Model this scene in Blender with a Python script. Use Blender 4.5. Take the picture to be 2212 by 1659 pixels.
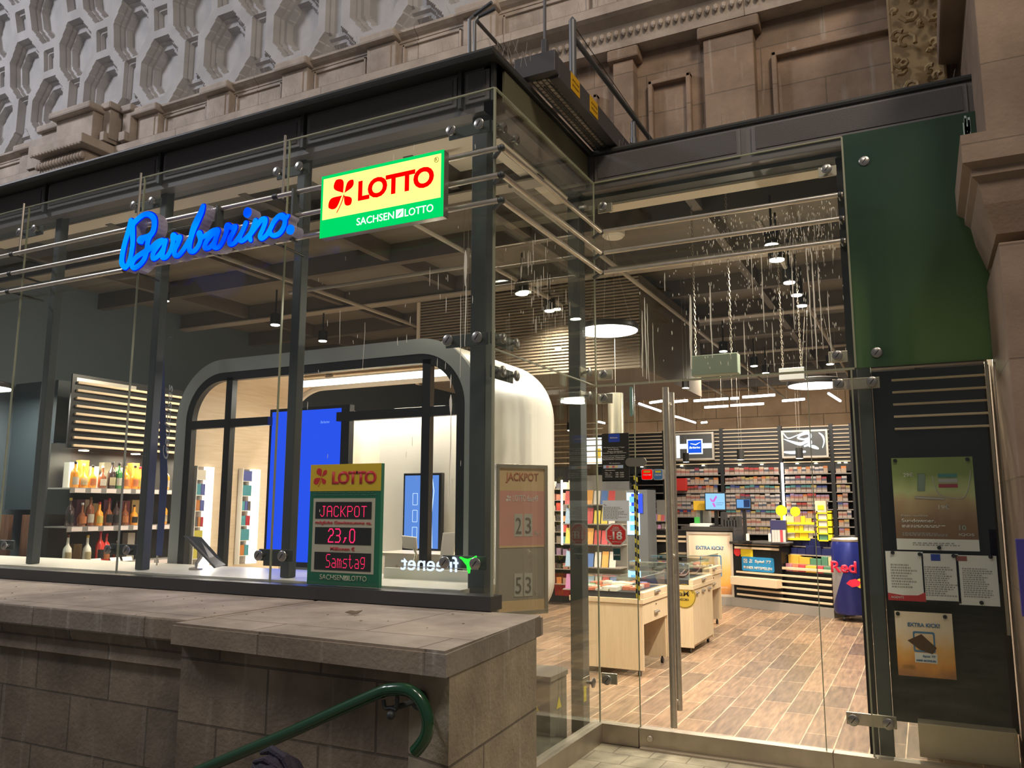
import bpy, bmesh, math, random
import numpy as np
from mathutils import Vector, Matrix
for o in list(bpy.data.objects): bpy.data.objects.remove(o)
random.seed(7)
PI = math.pi
S = bpy.context.scene
COL = S.collection
# ---------------------------------------------------------------- camera, world, big lights, exposure
FPX = 1756.0; YAW, PITCH, ROLL = 0.46643, 0.14927, 0.00264; EYE = Vector((0, 0, 1.65))
Fv = Vector((-math.sin(YAW)*math.cos(PITCH), math.cos(YAW)*math.cos(PITCH), math.sin(PITCH)))
Rv = Vector((math.cos(YAW), math.sin(YAW), 0)); Uv = Rv.cross(Fv)
Rv, Uv = math.cos(ROLL)*Rv+math.sin(ROLL)*Uv, -math.sin(ROLL)*Rv+math.cos(ROLL)*Uv
cam = bpy.data.cameras.new('camera'); camo = bpy.data.objects.new('camera', cam); COL.objects.link(camo)
cam.sensor_width = 36; cam.lens = FPX*36/2212; cam.clip_start = 0.05; cam.clip_end = 200
camo.matrix_world = Matrix(((Rv.x, Uv.x, -Fv.x, EYE.x), (Rv.y, Uv.y, -Fv.y, EYE.y), (Rv.z, Uv.z, -Fv.z, EYE.z), (0, 0, 0, 1)))
S.camera = camo
def at(px, py, ax, v):                      # where a sight line of the photo meets the plane axis = v
    d = Fv+Rv*((px-1106)/FPX)-Uv*((py-829.5)/FPX)
    return EYE+d*((v-EYE[ax])/d[ax])
S.view_settings.view_transform = 'Standard'; S.view_settings.look = 'None'
S.view_settings.exposure = 0.12; S.view_settings.gamma = 1
W = bpy.data.worlds.new('hall'); S.world = W; W.use_nodes = True
W.node_tree.nodes['Background'].inputs[0].default_value = (0.62, 0.60, 0.62, 1)
W.node_tree.nodes['Background'].inputs[1].default_value = 0.19
def area(name, loc, target, size, power, color, size_y=None, shape=None, spread=None):
    l = bpy.data.lights.new(name, 'AREA'); l.energy = power; l.color = color; l.size = size
    if size_y: l.shape = 'RECTANGLE'; l.size_y = size_y
    if shape: l.shape = shape
    if spread: l.spread = spread
    o = bpy.data.objects.new(name, l); COL.objects.link(o); o.location = loc
    d = Vector(target)-Vector(loc); o.rotation_euler = d.to_track_quat('-Z', 'Y').to_euler()
    return o
def point(name, loc, power, color, r=0.08):
    l = bpy.data.lights.new(name, 'POINT'); l.energy = power; l.color = color; l.shadow_soft_size = r
    o = bpy.data.objects.new(name, l); COL.objects.link(o); o.location = loc; return o
# station hall lamps: high, behind and to both sides of the visitor
area('hall_lamp', (3.0, 0.2, 10.5), (-0.6, 6.6, 4.0), 1.6, 400, (1.0, 0.82, 0.62))
area('hall_lamp', (-17.0, -1.5, 13.5), (-7.0, 7.0, 7.5), 2.0, 1050, (0.93, 0.93, 1.0))
area('hall_lamp', (-1.0, 0.8, 8.5), (-2.6, 3.4, 1.0), 1.0, 70, (1.0, 0.90, 0.80))
# window row of the shop: ceiling daylight strips light the sales floor
WARM = (1.0, 0.87, 0.68); NEUT = (1.0, 0.93, 0.82)

# ---------------------------------------------------------------- helpers
def obj(name, bm, mat, parent=None, smooth=False, **kw):
    me = bpy.data.meshes.new(name)
    if isinstance(bm, bmesh.types.BMesh):
        bmesh.ops.recalc_face_normals(bm, faces=bm.faces); bm.to_mesh(me); bm.free()
    else: me = bm
    mats = mat if isinstance(mat, (list, tuple)) else [mat]
    for m in mats: me.materials.append(m)
    if smooth:
        for p in me.polygons: p.use_smooth = True
        try: me.set_sharp_from_angle(angle=math.radians(38))
        except Exception: pass
    o = bpy.data.objects.new(name, me); COL.objects.link(o)
    if parent:
        o.parent = parent
        o.matrix_parent_inverse = Matrix.LocRotScale(parent.location, parent.rotation_euler, None).inverted() if parent.type == 'EMPTY' else Matrix()
    for k, v in kw.items(): o[k] = v
    return o
def tag(o, label, cat, group=None, kind=None):
    o['label'] = label; o['category'] = cat
    if group: o['group'] = group
    if kind: o['kind'] = kind
    return o
def thing(name, label, cat, group=None, loc=(0, 0, 0), rz=0):
    o = bpy.data.objects.new(name, None); COL.objects.link(o); o.location = loc; o.rotation_euler = (0, 0, rz)
    o.empty_display_size = 0.05
    return tag(o, label, cat, group)
def struct(name, bm, mat, label=None, parent=None, **k):
    o = obj(name, bm, mat, parent, **k); o['kind'] = 'structure'
    if label: o['label'] = label
    return o
def lab(o, s): o['label'] = s; return o
def copy_tree(o, parent=None):
    c = o.copy(); COL.objects.link(c); c.parent = parent
    for ch in list(o.children): copy_tree(ch, c)
    return c
def NB(): return bmesh.new()
def box(bm, x0, x1, y0, y1, z0, z1, mi=0, bev=0):
    if x0 > x1: x0, x1 = x1, x0
    if y0 > y1: y0, y1 = y1, y0
    if z0 > z1: z0, z1 = z1, z0
    v = [bm.verts.new(p) for p in ((x0,y0,z0),(x1,y0,z0),(x1,y1,z0),(x0,y1,z0),(x0,y0,z1),(x1,y0,z1),(x1,y1,z1),(x0,y1,z1))]
    fs = [bm.faces.new([v[i] for i in q]) for q in ((0,3,2,1),(4,5,6,7),(0,1,5,4),(1,2,6,5),(2,3,7,6),(3,0,4,7))]
    for f in fs: f.material_index = mi
    if bev:
        es = list({e for f in fs for e in f.edges})
        r = bmesh.ops.bevel(bm, geom=es, offset=bev, segments=2, affect='EDGES', profile=.5)
        for f in r['faces']: f.material_index = mi
    return bm
def bx(*a, **k): return box(NB(), *a, **k)
def xf(bm, M, start=0):
    bm.verts.ensure_lookup_table()
    for v in bm.verts[start:]: v.co = M @ v.co
    return bm
def cyl(bm, p, q, r, n=16, r2=None, mi=0):
    p, q = Vector(p), Vector(q); d = (q-p); L = d.length; z = d.normalized()
    a = Vector((0, 0, 1)) if abs(z.z) < .9 else Vector((1, 0, 0)); x = z.cross(a).normalized(); y = z.cross(x)
    r2 = r if r2 is None else r2
    A = [bm.verts.new(p+(x*math.cos(t)+y*math.sin(t))*r) for t in [2*PI*i/n for i in range(n)]]
    B = [bm.verts.new(q+(x*math.cos(t)+y*math.sin(t))*r2) for t in [2*PI*i/n for i in range(n)]]
    for i in range(n):
        f = bm.faces.new((A[i], A[(i+1) % n], B[(i+1) % n], B[i])); f.material_index = mi
    for c, V in ((0, A[::-1]), (1, B)):
        f = bm.faces.new(V); f.material_index = mi
    return bm
def tube(bm, pts, r, n=10, cap=True):
    pts = [Vector(p) for p in pts]; rings = []
    rr = r if isinstance(r, (list, tuple)) else [r]*len(pts)
    x = None
    for i, p in enumerate(pts):
        d = (pts[min(i+1, len(pts)-1)]-pts[max(i-1, 0)]).normalized()
        if x is None:
            a = Vector((0, 0, 1)) if abs(d.z) < .9 else Vector((1, 0, 0)); x = d.cross(a).normalized()
        else: x = (x-d*x.dot(d)).normalized()
        y = d.cross(x)
        rings.append([bm.verts.new(p+(x*math.cos(t)+y*math.sin(t))*rr[i]) for t in [2*PI*k/n for k in range(n)]])
    for A, B in zip(rings, rings[1:]):
        for k in range(n): bm.faces.new((A[k], A[(k+1) % n], B[(k+1) % n], B[k]))
    if cap: bm.faces.new(rings[0][::-1]); bm.faces.new(rings[-1])
    return bm
def lathe(bm, c, prof, n=20, mi=0):
    c = Vector(c); rings = []
    for r, z in prof: rings.append([bm.verts.new(c+Vector((r*math.cos(2*PI*k/n), r*math.sin(2*PI*k/n), z))) for k in range(n)])
    for A, B in zip(rings, rings[1:]):
        for k in range(n):
            f = bm.faces.new((A[k], A[(k+1) % n], B[(k+1) % n], B[k])); f.material_index = mi
    f = bm.faces.new(rings[0][::-1]); f.material_index = mi
    f = bm.faces.new(rings[-1]); f.material_index = mi
    return bm
def prism(bm, pts2, T, d0, d1, mi=0):      # polygon pts2 (u,v) in frame T (4x4: u,v,n), from depth d0 to d1
    A = [bm.verts.new(T @ Vector((u, v, d0))) for u, v in pts2]; B = [bm.verts.new(T @ Vector((u, v, d1))) for u, v in pts2]
    n = len(pts2)
    for V in (A[::-1], B):
        f = bm.faces.new(V); f.material_index = mi
    for i in range(n):
        f = bm.faces.new((A[i], A[(i+1) % n], B[(i+1) % n], B[i])); f.material_index = mi
    return bm
def ring(bm, P, Q, T, d0, d1, mi=0, mif=None):       # P outer, Q inner loops of the same length
    n = len(P); mif = mi if mif is None else mif
    V = [[bm.verts.new(T @ Vector((u, v, d))) for u, v in L] for L in (P, Q) for d in (d0, d1)]
    Pa, Pb, Qa, Qb = V
    for i in range(n):
        j = (i+1) % n
        for q, m in (((Pa[i], Pa[j], Pb[j], Pb[i]), mi), ((Qa[i], Qb[i], Qb[j], Qa[j]), mi), ((Pa[i], Qa[i], Qa[j], Pa[j]), mif), ((Pb[i], Pb[j], Qb[j], Qb[i]), mif)):
            f = bm.faces.new(q); f.material_index = m
    return bm
def frame(o, u, v):                          # 4x4 with columns u, v, n=u x v
    u = Vector(u).normalized(); v = Vector(v).normalized(); n = u.cross(v)
    return Matrix(((u.x, v.x, n.x, o[0]), (u.y, v.y, n.y, o[1]), (u.z, v.z, n.z, o[2]), (0, 0, 0, 1)))
FX = lambda x, y, z: frame((x, y, z), (1, 0, 0), (0, 0, 1))       # facing the visitor (-Y)
def rrect(x0, x1, y0, y1, rt, rb=None, n=10):
    rb = rt if rb is None else rb; P = []
    for cx, cy, r, a in ((x1-rt, y1-rt, rt, 0), (x0+rt, y1-rt, rt, 90), (x0+rb, y0+rb, rb, 180), (x1-rb, y0+rb, rb, 270)):
        for k in range(n+1):
            t = math.radians(a+90*k/n); P.append((cx+r*math.cos(t), cy+r*math.sin(t)))
    return P
def circ(cx, cy, r, n=24, ry=None): return [(cx+r*math.cos(2*PI*k/n), cy+(ry or r)*math.sin(2*PI*k/n)) for k in range(n)]
def text(name, s, T, w, h, mat, parent=None, depth=0.002, bold=0.0, align='L', off=0.001, shear=0, keep=False, spacing=1):
    """lettering whose bounding box fills w x h in frame T (origin = lower left)"""
    cu = bpy.data.curves.new('t', 'FONT'); cu.body = s; cu.size = 1; cu.offset = bold; cu.shear = shear; cu.extrude = 0
    cu.space_character = spacing; cu.resolution_u = 4; cu.align_x = {'L': 'LEFT', 'C': 'CENTER', 'R': 'RIGHT'}[align]
    to = bpy.data.objects.new('t', cu); COL.objects.link(to)
    dg = bpy.context.evaluated_depsgraph_get(); me = bpy.data.meshes.new_from_object(to.evaluated_get(dg))
    bpy.data.objects.remove(to); bpy.data.curves.remove(cu)
    bm = bmesh.new(); bm.from_mesh(me); bpy.data.meshes.remove(me)
    xs = [v.co.x for v in bm.verts]; ys = [v.co.y for v in bm.verts]
    if not xs: bm.free(); return None
    sx = w/(max(xs)-min(xs)); sy = h/(max(ys)-min(ys)); x0, y0 = min(xs), min(ys)
    g = bmesh.ops.extrude_face_region(bm, geom=bm.faces[:])
    for v in [e for e in g['geom'] if isinstance(e, bmesh.types.BMVert)]: v.co.z = 1
    for v in bm.verts: v.co = T @ Vector(((v.co.x-x0)*sx, (v.co.y-y0)*sy, off+depth*(1 if v.co.z > .5 else 0)))
    return obj(name, bm, mat, parent)
# ---------------------------------------------------------------- materials
MT = {}
def mat(name, col, rough=.5, metal=0, emit=None, es=0, noise=0, nscale=8, bump=0, bscale=40, spec=None, coat=0):
    if name in MT: return MT[name]
    m = bpy.data.materials.new(name); m.use_nodes = True; nt = m.node_tree; b = nt.nodes['Principled BSDF']
    b.inputs['Base Color'].default_value = (*col, 1); b.inputs['Roughness'].default_value = rough; b.inputs['Metallic'].default_value = metal
    if spec is not None: b.inputs['Specular IOR Level'].default_value = spec
    if coat: b.inputs['Coat Weight'].default_value = coat
    if emit: b.inputs['Emission Color'].default_value = (*emit, 1); b.inputs['Emission Strength'].default_value = es
    tc = nt.nodes.new('ShaderNodeTexCoord')
    if noise:
        n = nt.nodes.new('ShaderNodeTexNoise'); n.inputs['Scale'].default_value = nscale; n.inputs['Detail'].default_value = 6
        r = nt.nodes.new('ShaderNodeValToRGB'); r.color_ramp.elements[0].position = .3; r.color_ramp.elements[1].position = .7
        r.color_ramp.elements[0].color = (*[c*(1-noise) for c in col], 1); r.color_ramp.elements[1].color = (*[min(1, c*(1+noise)) for c in col], 1)
        nt.links.new(tc.outputs['Object'], n.inputs['Vector']); nt.links.new(n.outputs[0], r.inputs[0]); nt.links.new(r.outputs[0], b.inputs['Base Color'])
    if bump:
        n = nt.nodes.new('ShaderNodeTexNoise'); n.inputs['Scale'].default_value = bscale; n.inputs['Detail'].default_value = 5
        u = nt.nodes.new('ShaderNodeBump'); u.inputs['Strength'].default_value = bump; u.inputs['Distance'].default_value = .01
        nt.links.new(tc.outputs['Object'], n.inputs['Vector']); nt.links.new(n.outputs[0], u.inputs['Height']); nt.links.new(u.outputs[0], b.inputs['Normal'])
    MT[name] = m; return m
def glow(name, col, s):
    if name in MT: return MT[name]
    m = bpy.data.materials.new(name); m.use_nodes = True; nt = m.node_tree; nt.nodes.clear()
    e = nt.nodes.new('ShaderNodeEmission'); e.inputs[0].default_value = (*col, 1); e.inputs[1].default_value = s
    o = nt.nodes.new('ShaderNodeOutputMaterial'); nt.links.new(e.outputs[0], o.inputs[0]); MT[name] = m; return m
def glassm(name, tint=(.93, .97, .94), refl=.045, power=4, scale=.75, rough=0.0):
    m = bpy.data.materials.new(name); m.use_nodes = True; nt = m.node_tree; nt.nodes.clear(); N = nt.nodes.new; L = nt.links.new
    lw = N('ShaderNodeLayerWeight'); lw.inputs[0].default_value = .5
    p = N('ShaderNodeMath'); p.operation = 'POWER'; p.inputs[1].default_value = power; L(lw.outputs['Facing'], p.inputs[0])
    a = N('ShaderNodeMath'); a.operation = 'MULTIPLY_ADD'; a.inputs[1].default_value = scale; a.inputs[2].default_value = refl; a.use_clamp = True; L(p.outputs[0], a.inputs[0])
    t = N('ShaderNodeBsdfTransparent'); t.inputs[0].default_value = (*tint, 1)
    g = N('ShaderNodeBsdfGlossy'); g.inputs['Roughness'].default_value = rough; g.inputs[0].default_value = (.95, 1, .97, 1)
    x = N('ShaderNodeMixShader'); L(a.outputs[0], x.inputs[0]); L(t.outputs[0], x.inputs[1]); L(g.outputs[0], x.inputs[2])
    o = N('ShaderNodeOutputMaterial'); L(x.outputs[0], o.inputs[0]); MT[name] = m; return m
def stone(name, c1, c2, mortar, bw=.9, bh=.42, axis='XZ', stain=.5, offset=.5, msize=.006, bump=.5, drip=0):
    """sandstone blocks with joints, blotches and optional whitish runs"""
    m = bpy.data.materials.new(name); m.use_nodes = True; nt = m.node_tree; b = nt.nodes['Principled BSDF']; N = nt.nodes.new; L = nt.links.new
    b.inputs['Roughness'].default_value = .85
    tc = N('ShaderNodeTexCoord'); sp = N('ShaderNodeSeparateXYZ'); L(tc.outputs['Object'], sp.inputs[0])
    cb = N('ShaderNodeCombineXYZ')
    L(sp.outputs[{'X': 0, 'Y': 1, 'Z': 2}[axis[0]]], cb.inputs[0]); L(sp.outputs[{'X': 0, 'Y': 1, 'Z': 2}[axis[1]]], cb.inputs[1])
    br = N('ShaderNodeTexBrick'); br.inputs['Scale'].default_value = 1; br.inputs['Brick Width'].default_value = bw; br.inputs['Row Height'].default_value = bh
    br.inputs['Mortar Size'].default_value = msize; br.offset = offset; br.inputs['Mortar Smooth'].default_value = .3
    br.inputs['Color1'].default_value = (*c1, 1); br.inputs['Color2'].default_value = (*c2, 1); br.inputs['Mortar'].default_value = (*mortar, 1)
    L(cb.outputs[0], br.inputs['Vector'])
    n1 = N('ShaderNodeTexNoise'); n1.inputs['Scale'].default_value = 2.3; n1.inputs['Detail'].default_value = 8; n1.inputs['Roughness'].default_value = .62; L(tc.outputs['Object'], n1.inputs['Vector'])
    r1 = N('ShaderNodeValToRGB'); r1.color_ramp.elements[0].position = .32; r1.color_ramp.elements[1].position = .68
    v = 1-stain; r1.color_ramp.elements[0].color = (v, v*.97, v*.95, 1); r1.color_ramp.elements[1].color = (1.1, 1.1, 1.1, 1); L(n1.outputs[0], r1.inputs[0])
    mx = N('ShaderNodeMix'); mx.data_type = 'RGBA'; mx.blend_type = 'MULTIPLY'; mx.inputs[0].default_value = 1
    L(br.outputs[0], mx.inputs[6]); L(r1.outputs[0], mx.inputs[7]); out = mx.outputs[2]
    mp = N('ShaderNodeMapping'); mp.inputs['Scale'].default_value = (9, 9, .8); L(tc.outputs['Object'], mp.inputs[0])
    n2 = N('ShaderNodeTexNoise'); n2.inputs['Scale'].default_value = 2; n2.inputs['Detail'].default_value = 4; L(mp.outputs[0], n2.inputs['Vector'])
    r2 = N('ShaderNodeValToRGB'); r2.color_ramp.elements[0].position = .6; r2.color_ramp.elements[1].position = .76
    r2.color_ramp.elements[0].color = (0, 0, 0, 1); r2.color_ramp.elements[1].color = (drip, drip, drip, 1); L(n2.outputs[0], r2.inputs[0])
    m2 = N('ShaderNodeMix'); m2.data_type = 'RGBA'; L(r2.outputs[0], m2.inputs[0]); L(out, m2.inputs[6]); m2.inputs[7].default_value = (.5, .47, .42, 1)
    L(m2.outputs[2], b.inputs['Base Color'])
    n3 = N('ShaderNodeTexNoise'); n3.inputs['Scale'].default_value = 45; n3.inputs['Detail'].default_value = 6; L(tc.outputs['Object'], n3.inputs['Vector'])
    ad = N('ShaderNodeMath'); ad.operation = 'MULTIPLY_ADD'; ad.inputs[1].default_value = .35; L(n3.outputs[0], ad.inputs[0])
    iv = N('ShaderNodeMath'); iv.operation = 'SUBTRACT'; iv.inputs[0].default_value = 1; L(br.outputs['Fac'], iv.inputs[1]); L(iv.outputs[0], ad.inputs[2])
    bu = N('ShaderNodeBump'); bu.inputs['Strength'].default_value = bump; bu.inputs['Distance'].default_value = .012; L(ad.outputs[0], bu.inputs['Height']); L(bu.outputs[0], b.inputs['Normal'])
    MT[name] = m; return m
def wood(name, c1, c2, scale=(1, 12, 12), rough=.45, axis=0):
    m = bpy.data.materials.new(name); m.use_nodes = True; nt = m.node_tree; b = nt.nodes['Principled BSDF']; N = nt.nodes.new; L = nt.links.new
    b.inputs['Roughness'].default_value = rough
    tc = N('ShaderNodeTexCoord'); mp = N('ShaderNodeMapping'); mp.inputs['Scale'].default_value = scale; L(tc.outputs['Object'], mp.inputs[0])
    n = N('ShaderNodeTexNoise'); n.inputs['Scale'].default_value = 3; n.inputs['Detail'].default_value = 6; n.inputs['Distortion'].default_value = .8; L(mp.outputs[0], n.inputs['Vector'])
    r = N('ShaderNodeValToRGB'); r.color_ramp.elements[0].position = .3; r.color_ramp.elements[1].position = .7
    r.color_ramp.elements[0].color = (*c1, 1); r.color_ramp.elements[1].color = (*c2, 1); L(n.outputs[0], r.inputs[0]); L(r.outputs[0], b.inputs['Base Color'])
    MT[name] = m; return m
GL = glassm('facade_glass', tint=(.965, .98, .96), refl=.03, scale=.55)
GLS = glassm('showcase_glass', tint=(.96, .98, .97), refl=.05, scale=.6)
BOT = {}
for nm, t in (('amber', (.85, .33, .04)), ('brown', (.22, .07, .03)), ('green', (.06, .22, .06)), ('clear', (.86, .86, .78)), ('dark', (.05, .03, .03)), ('red', (.65, .05, .04))):
    BOT[nm] = mat('bottle_'+nm, t, .12, spec=.8, coat=.5)
SAND = stone('sandstone_right', (.33, .235, .17), (.27, .20, .15), (.20, .16, .12), 1.1, .42, stain=.38, drip=.35)
SANDB = stone('sandstone_balustrade', (.54, .46, .39), (.50, .43, .37), (.28, .22, .18), 2.4, 1.3, stain=.35, drip=.5)
SANDP = stone('sandstone_parapet', (.27, .215, .16), (.20, .16, .12), (.13, .105, .08), .62, .30, stain=.55, drip=.25, bump=.8)
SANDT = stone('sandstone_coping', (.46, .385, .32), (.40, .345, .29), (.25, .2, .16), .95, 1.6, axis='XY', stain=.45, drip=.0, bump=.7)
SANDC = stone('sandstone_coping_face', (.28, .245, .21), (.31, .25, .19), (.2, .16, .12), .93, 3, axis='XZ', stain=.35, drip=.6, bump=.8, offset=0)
SANDY = stone('sandstone_pier_side', (.37, .31, .22), (.33, .28, .2), (.16, .13, .1), 2.2, .62, axis='YZ', stain=.45, drip=.55, bump=1.0)
COLM = stone('sandstone_column', (.27, .195, .14), (.24, .175, .128), (.2, .15, .11), 2, .60, stain=.3, drip=0)
PLAST = mat('vault_plaster', (.47, .455, .45), .9, noise=.12, nscale=3, bump=.3, bscale=60)
STEEL = mat('dark_steel', (.06, .068, .068), .5, .15)
FASC = mat('fascia_metal', (.13, .12, .12), .5, .2)
MESHM = mat('fascia_mesh', (.085, .08, .08), .7, .1, bump=.5, bscale=160)
CAP = mat('roof_cap_metal', (.045, .046, .045), .5, .3)
HEADM = mat('fitting_head_steel', (.34, .33, .31), .30, .85)
OLIVE = mat('olive_soffit_metal', (.15, .14, .085), .5, .3)
BEIGE = mat('beige_beam_paint', (.66, .58, .47), .6)
INOX = mat('brushed_stainless', (.58, .53, .46), .32, .75, noise=.08, nscale=20)
INOXD = mat('dull_sill_metal', (.46, .41, .34), .42, .85, noise=.15, nscale=6)
CEIL = mat('ceiling_dark_paint', (.17, .155, .13), .8)
BEAMD = mat('ceiling_beam_paint', (.115, .10, .085), .6)
PIPE = mat('pipe_paint', (.36, .32, .27), .5)
BLACK = mat('black_laminate', (.012, .012, .013), .35)
WHITE = mat('white_laminate', (.82, .78, .70), .4)
CREAM = mat('cream_laminate', (.80, .72, .58), .4)
PAPER = mat('paper_white', (.86, .85, .83), .7)
GREYF = mat('grey_frame_paint', (.27, .285, .28), .5)
LIGHTW = wood('light_oak', (.60, .45, .30), (.70, .55, .39), (1, 1, 14))
MAPLE = wood('maple_panel', (.60, .46, .29), (.68, .54, .36), (14, 14, 1))
SLAT = mat('slat_wood', (.72, .56, .38), .45)
def setlab(o, s): o['label'] = s
# ================================================================ SETTING: ground, station wall, vault
YA, YC, XB = 4.09, 5.745, -2.181           # glass planes: long window front, entrance front, short side
ZG0, ZG1, ZCAP = .13, 4.17, 4.40
# granite landing
pv = stone('granite_paving', (.36, .32, .23), (.31, .28, .20), (.20, .17, .12), .25, .22, axis='XY', stain=.5, msize=.005, bump=.5)
struct('floor', bx(-1.88, 6, -6, 5.69, -.2, 0), pv, 'speckled granite paving of the landing')
bm = NB(); nstep = 16
for i in range(nstep):                       # stairs going down to the left in front of the window wall
    x1 = -1.88-i*.34; box(bm, x1-.34-.03, x1, -3, 2.97, -3.2, -(i+1)*.15)
struct('stairs_down', bm, pv)
struct('floor', bx(-2.23, -1.88, 3.9, 5.69, -.2, 0), pv)
struct('floor', bx(-16, -1.88-nstep*.34, -6, 2.97, -3.3, -2.5), pv)
# parapet and pier of the stairs
zt = 1.073
tp = struct('wall_parapet', bx(-12, -3.36, 3.14, YA-.02, -3, .90), SANDP)
bm = NB(); box(bm, -12, -3.40, 3.085, YA+.02, .955, zt, 0, .012)
for f in bm.faces:
    if f.normal.z > .9 or all(abs(v.co.z-zt) < 1e-4 for v in f.verts): f.material_index = 1
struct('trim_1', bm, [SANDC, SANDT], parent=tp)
bm = NB()                                   # hollow moulding under the coping
T = frame((-12, 0, 0), (0, 1, 0), (0, 0, 1))
prism(bm, [(3.145, .80), (3.145, .955), (3.10, .955), (3.105, .93), (3.12, .89), (3.125, .86), (3.12, .82)], T, 0, 8.62)
struct('trim_2', bm, SANDP, parent=tp)
pier = struct('wall_pier', None or (lambda b: b)(bx(-3.36, -1.91, 3.02, YA-.02, -3, .97)), SANDP)
bm = NB(); P = [(-3.38, 2.965), (-1.752, 2.90), (-1.858, 3.985), (-1.87, YA-.0), (-3.38, YA-.0)]
TP = frame((0, 0, 0), (1, 0, 0), (0, 1, 0))
prism(bm, P, TP, .972, zt)
bmesh.ops.bevel(bm, geom=[e for e in bm.edges if all(abs(v.co.z-zt) < 1e-4 for v in e.verts)], offset=.012, segments=2, affect='EDGES')
bm.normal_update()
for f in bm.faces:
    c = f.calc_center_median()
    if c.z > zt-.002: f.material_index = 1
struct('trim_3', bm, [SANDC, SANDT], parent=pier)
bm = NB(); prism(bm, [(-2.9, 3.3), (-1.762, 2.945), (-1.860, 3.985), (-2.9, 3.985)], TP, -3, .972)
struct('trim_4', bm, SANDY, parent=pier)
# crumbs of dirt on the ledge
random.seed(3); bm = NB()
for i in range(46):
    x = random.uniform(-6.5, -2.0); y = random.uniform(3.2, 4.02); r = random.uniform(.002, .007)
    g = bmesh.ops.create_icosphere(bm, subdivisions=1, radius=r, matrix=Matrix.Translation((x, y, zt+r*.3)) @ Matrix.Diagonal((1.4, 1, .5, 1)))
tag(obj('dirt_crumbs', bm, mat('dirt', (.38, .33, .27), .9)), 'scattered crumbs of dirt and droppings on the stone ledge', 'debris', kind='stuff')
lf = NB(); prism(lf, [(-.045, 0), (-.02, .018), (.01, .012), (.045, .022), (.03, -.01), (0, -.015)], frame((-2.77, 3.62, zt+.012), (1, .3, 0), (-.3, 1, .5)), 0, .003)
tag(obj('dry_leaf', lf, mat('leaf_dry', (.16, .12, .08), .8)), 'small dry curled leaf on the stone ledge', 'leaf')

# station wall above the kiosk roof
YW = 7.2
ws = struct('wall_station', bx(-18, 3.0, YW+.12, YW+.6, 4.5, 6.40), SAND)
pil = [(-9.6, -9.1), (-7.2, -6.7), (-4.95, -4.45), (-2.50, -2.29), (-1.60, -1.14), (.30, .62)]
bm = NB()
for a, b_ in pil:
    box(bm, a, b_, YW-.02, YW+.13, 4.5, 6.02, 0, .01)
    box(bm, a-.05, b_+.06, YW-.06, YW+.13, 6.02, 6.14, 0, .02)
struct('trim_5', bm, SAND, parent=ws)
bm = NB()
for a, b_ in ((-6.5, -5.15), (-4.25, -2.7), (-2.17, -1.75), (-1.0, .15)):    # panel mouldings
    w = .045; z0, z1 = 4.5, 5.78
    for q in ((a, a+w, z0, z1), (b_-w, b_, z0, z1), (a, b_, z1-w, z1)):
        box(bm, q[0], q[1], YW+.05, YW+.13, q[2], q[3], 0, .01)
struct('trim_6', bm, SAND, parent=ws)
bm = NB()                                   # frieze with egg mouldings, projecting ledge
T = frame((-18, 0, 0), (0, 1, 0), (0, 0, 1))
prism(bm, [(YW+.2, 6.14), (YW+.2, 6.5), (6.93, 6.5), (6.93, 6.405), (6.97, 6.38), (7.08, 6.34), (7.12, 6.22), (7.14, 6.14)], T, 0, 21)
struct('trim_7', bm, SANDB, parent=ws)
bm = NB()
for i in range(110):
    x = -6.4+i*.075
    bmesh.ops.create_icosphere(bm, subdivisions=1, radius=.03, matrix=Matrix.Translation((x, 7.085, 6.265)) @ Matrix.Diagonal((.85, .7, 1.3, 1)))
o = obj('egg_moulding', bm, SANDB, ws); o['kind'] = 'structure'
bal = struct('wall_balustrade', bx(-18, 3, YW-.05, YW+.4, 6.5, 6.94), SANDB)
px_edges = [at(x, y, 1, 7.0).x for x, y in ((333, 240), (487, 190), (656, 140), (847, 80), (1064, 20))]
edges = px_edges+[px_edges[-1]+1.5, px_edges[-1]+3.0, px_edges[0]-2.6, px_edges[0]-4.0]
bm = NB()
for e in edges:
    box(bm, e-.40, e, YW-.13, YW, 6.5, 6.91, 0, .008)
    box(bm, e-.46, e+.04, YW-.22, YW, 6.91, 7.02, 0, .025)
    box(bm, e-.34, e-.06, YW-.142, YW-.12, 6.56, 6.86, 0, .006)
struct('trim_8', bm, SANDB, parent=bal)
bm = NB(); prism(bm, [(YW+.4, 6.89), (YW+.4, 7.0), (YW-.14, 7.0), (YW-.14, 6.97), (YW-.10, 6.94), (YW-.06, 6.92), (YW-.06, 6.89)], T, 0, 21)
struct('trim_9', bm, SANDB, parent=bal)
bm = NB(); es = sorted(edges)
for a, b_ in zip(es, es[1:]):
    a += .06; b_ -= .46
    if b_-a > .3:
        for q in ((a, b_, 6.83, 6.855), (a, b_, 6.56, 6.585), (a, a+.025, 6.56, 6.855), (b_-.025, b_, 6.56, 6.855)): box(bm, q[0], q[1], YW-.075, YW-.04, q[2], q[3], 0, .005)
struct('trim_10', bm, SANDB, parent=bal)
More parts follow.
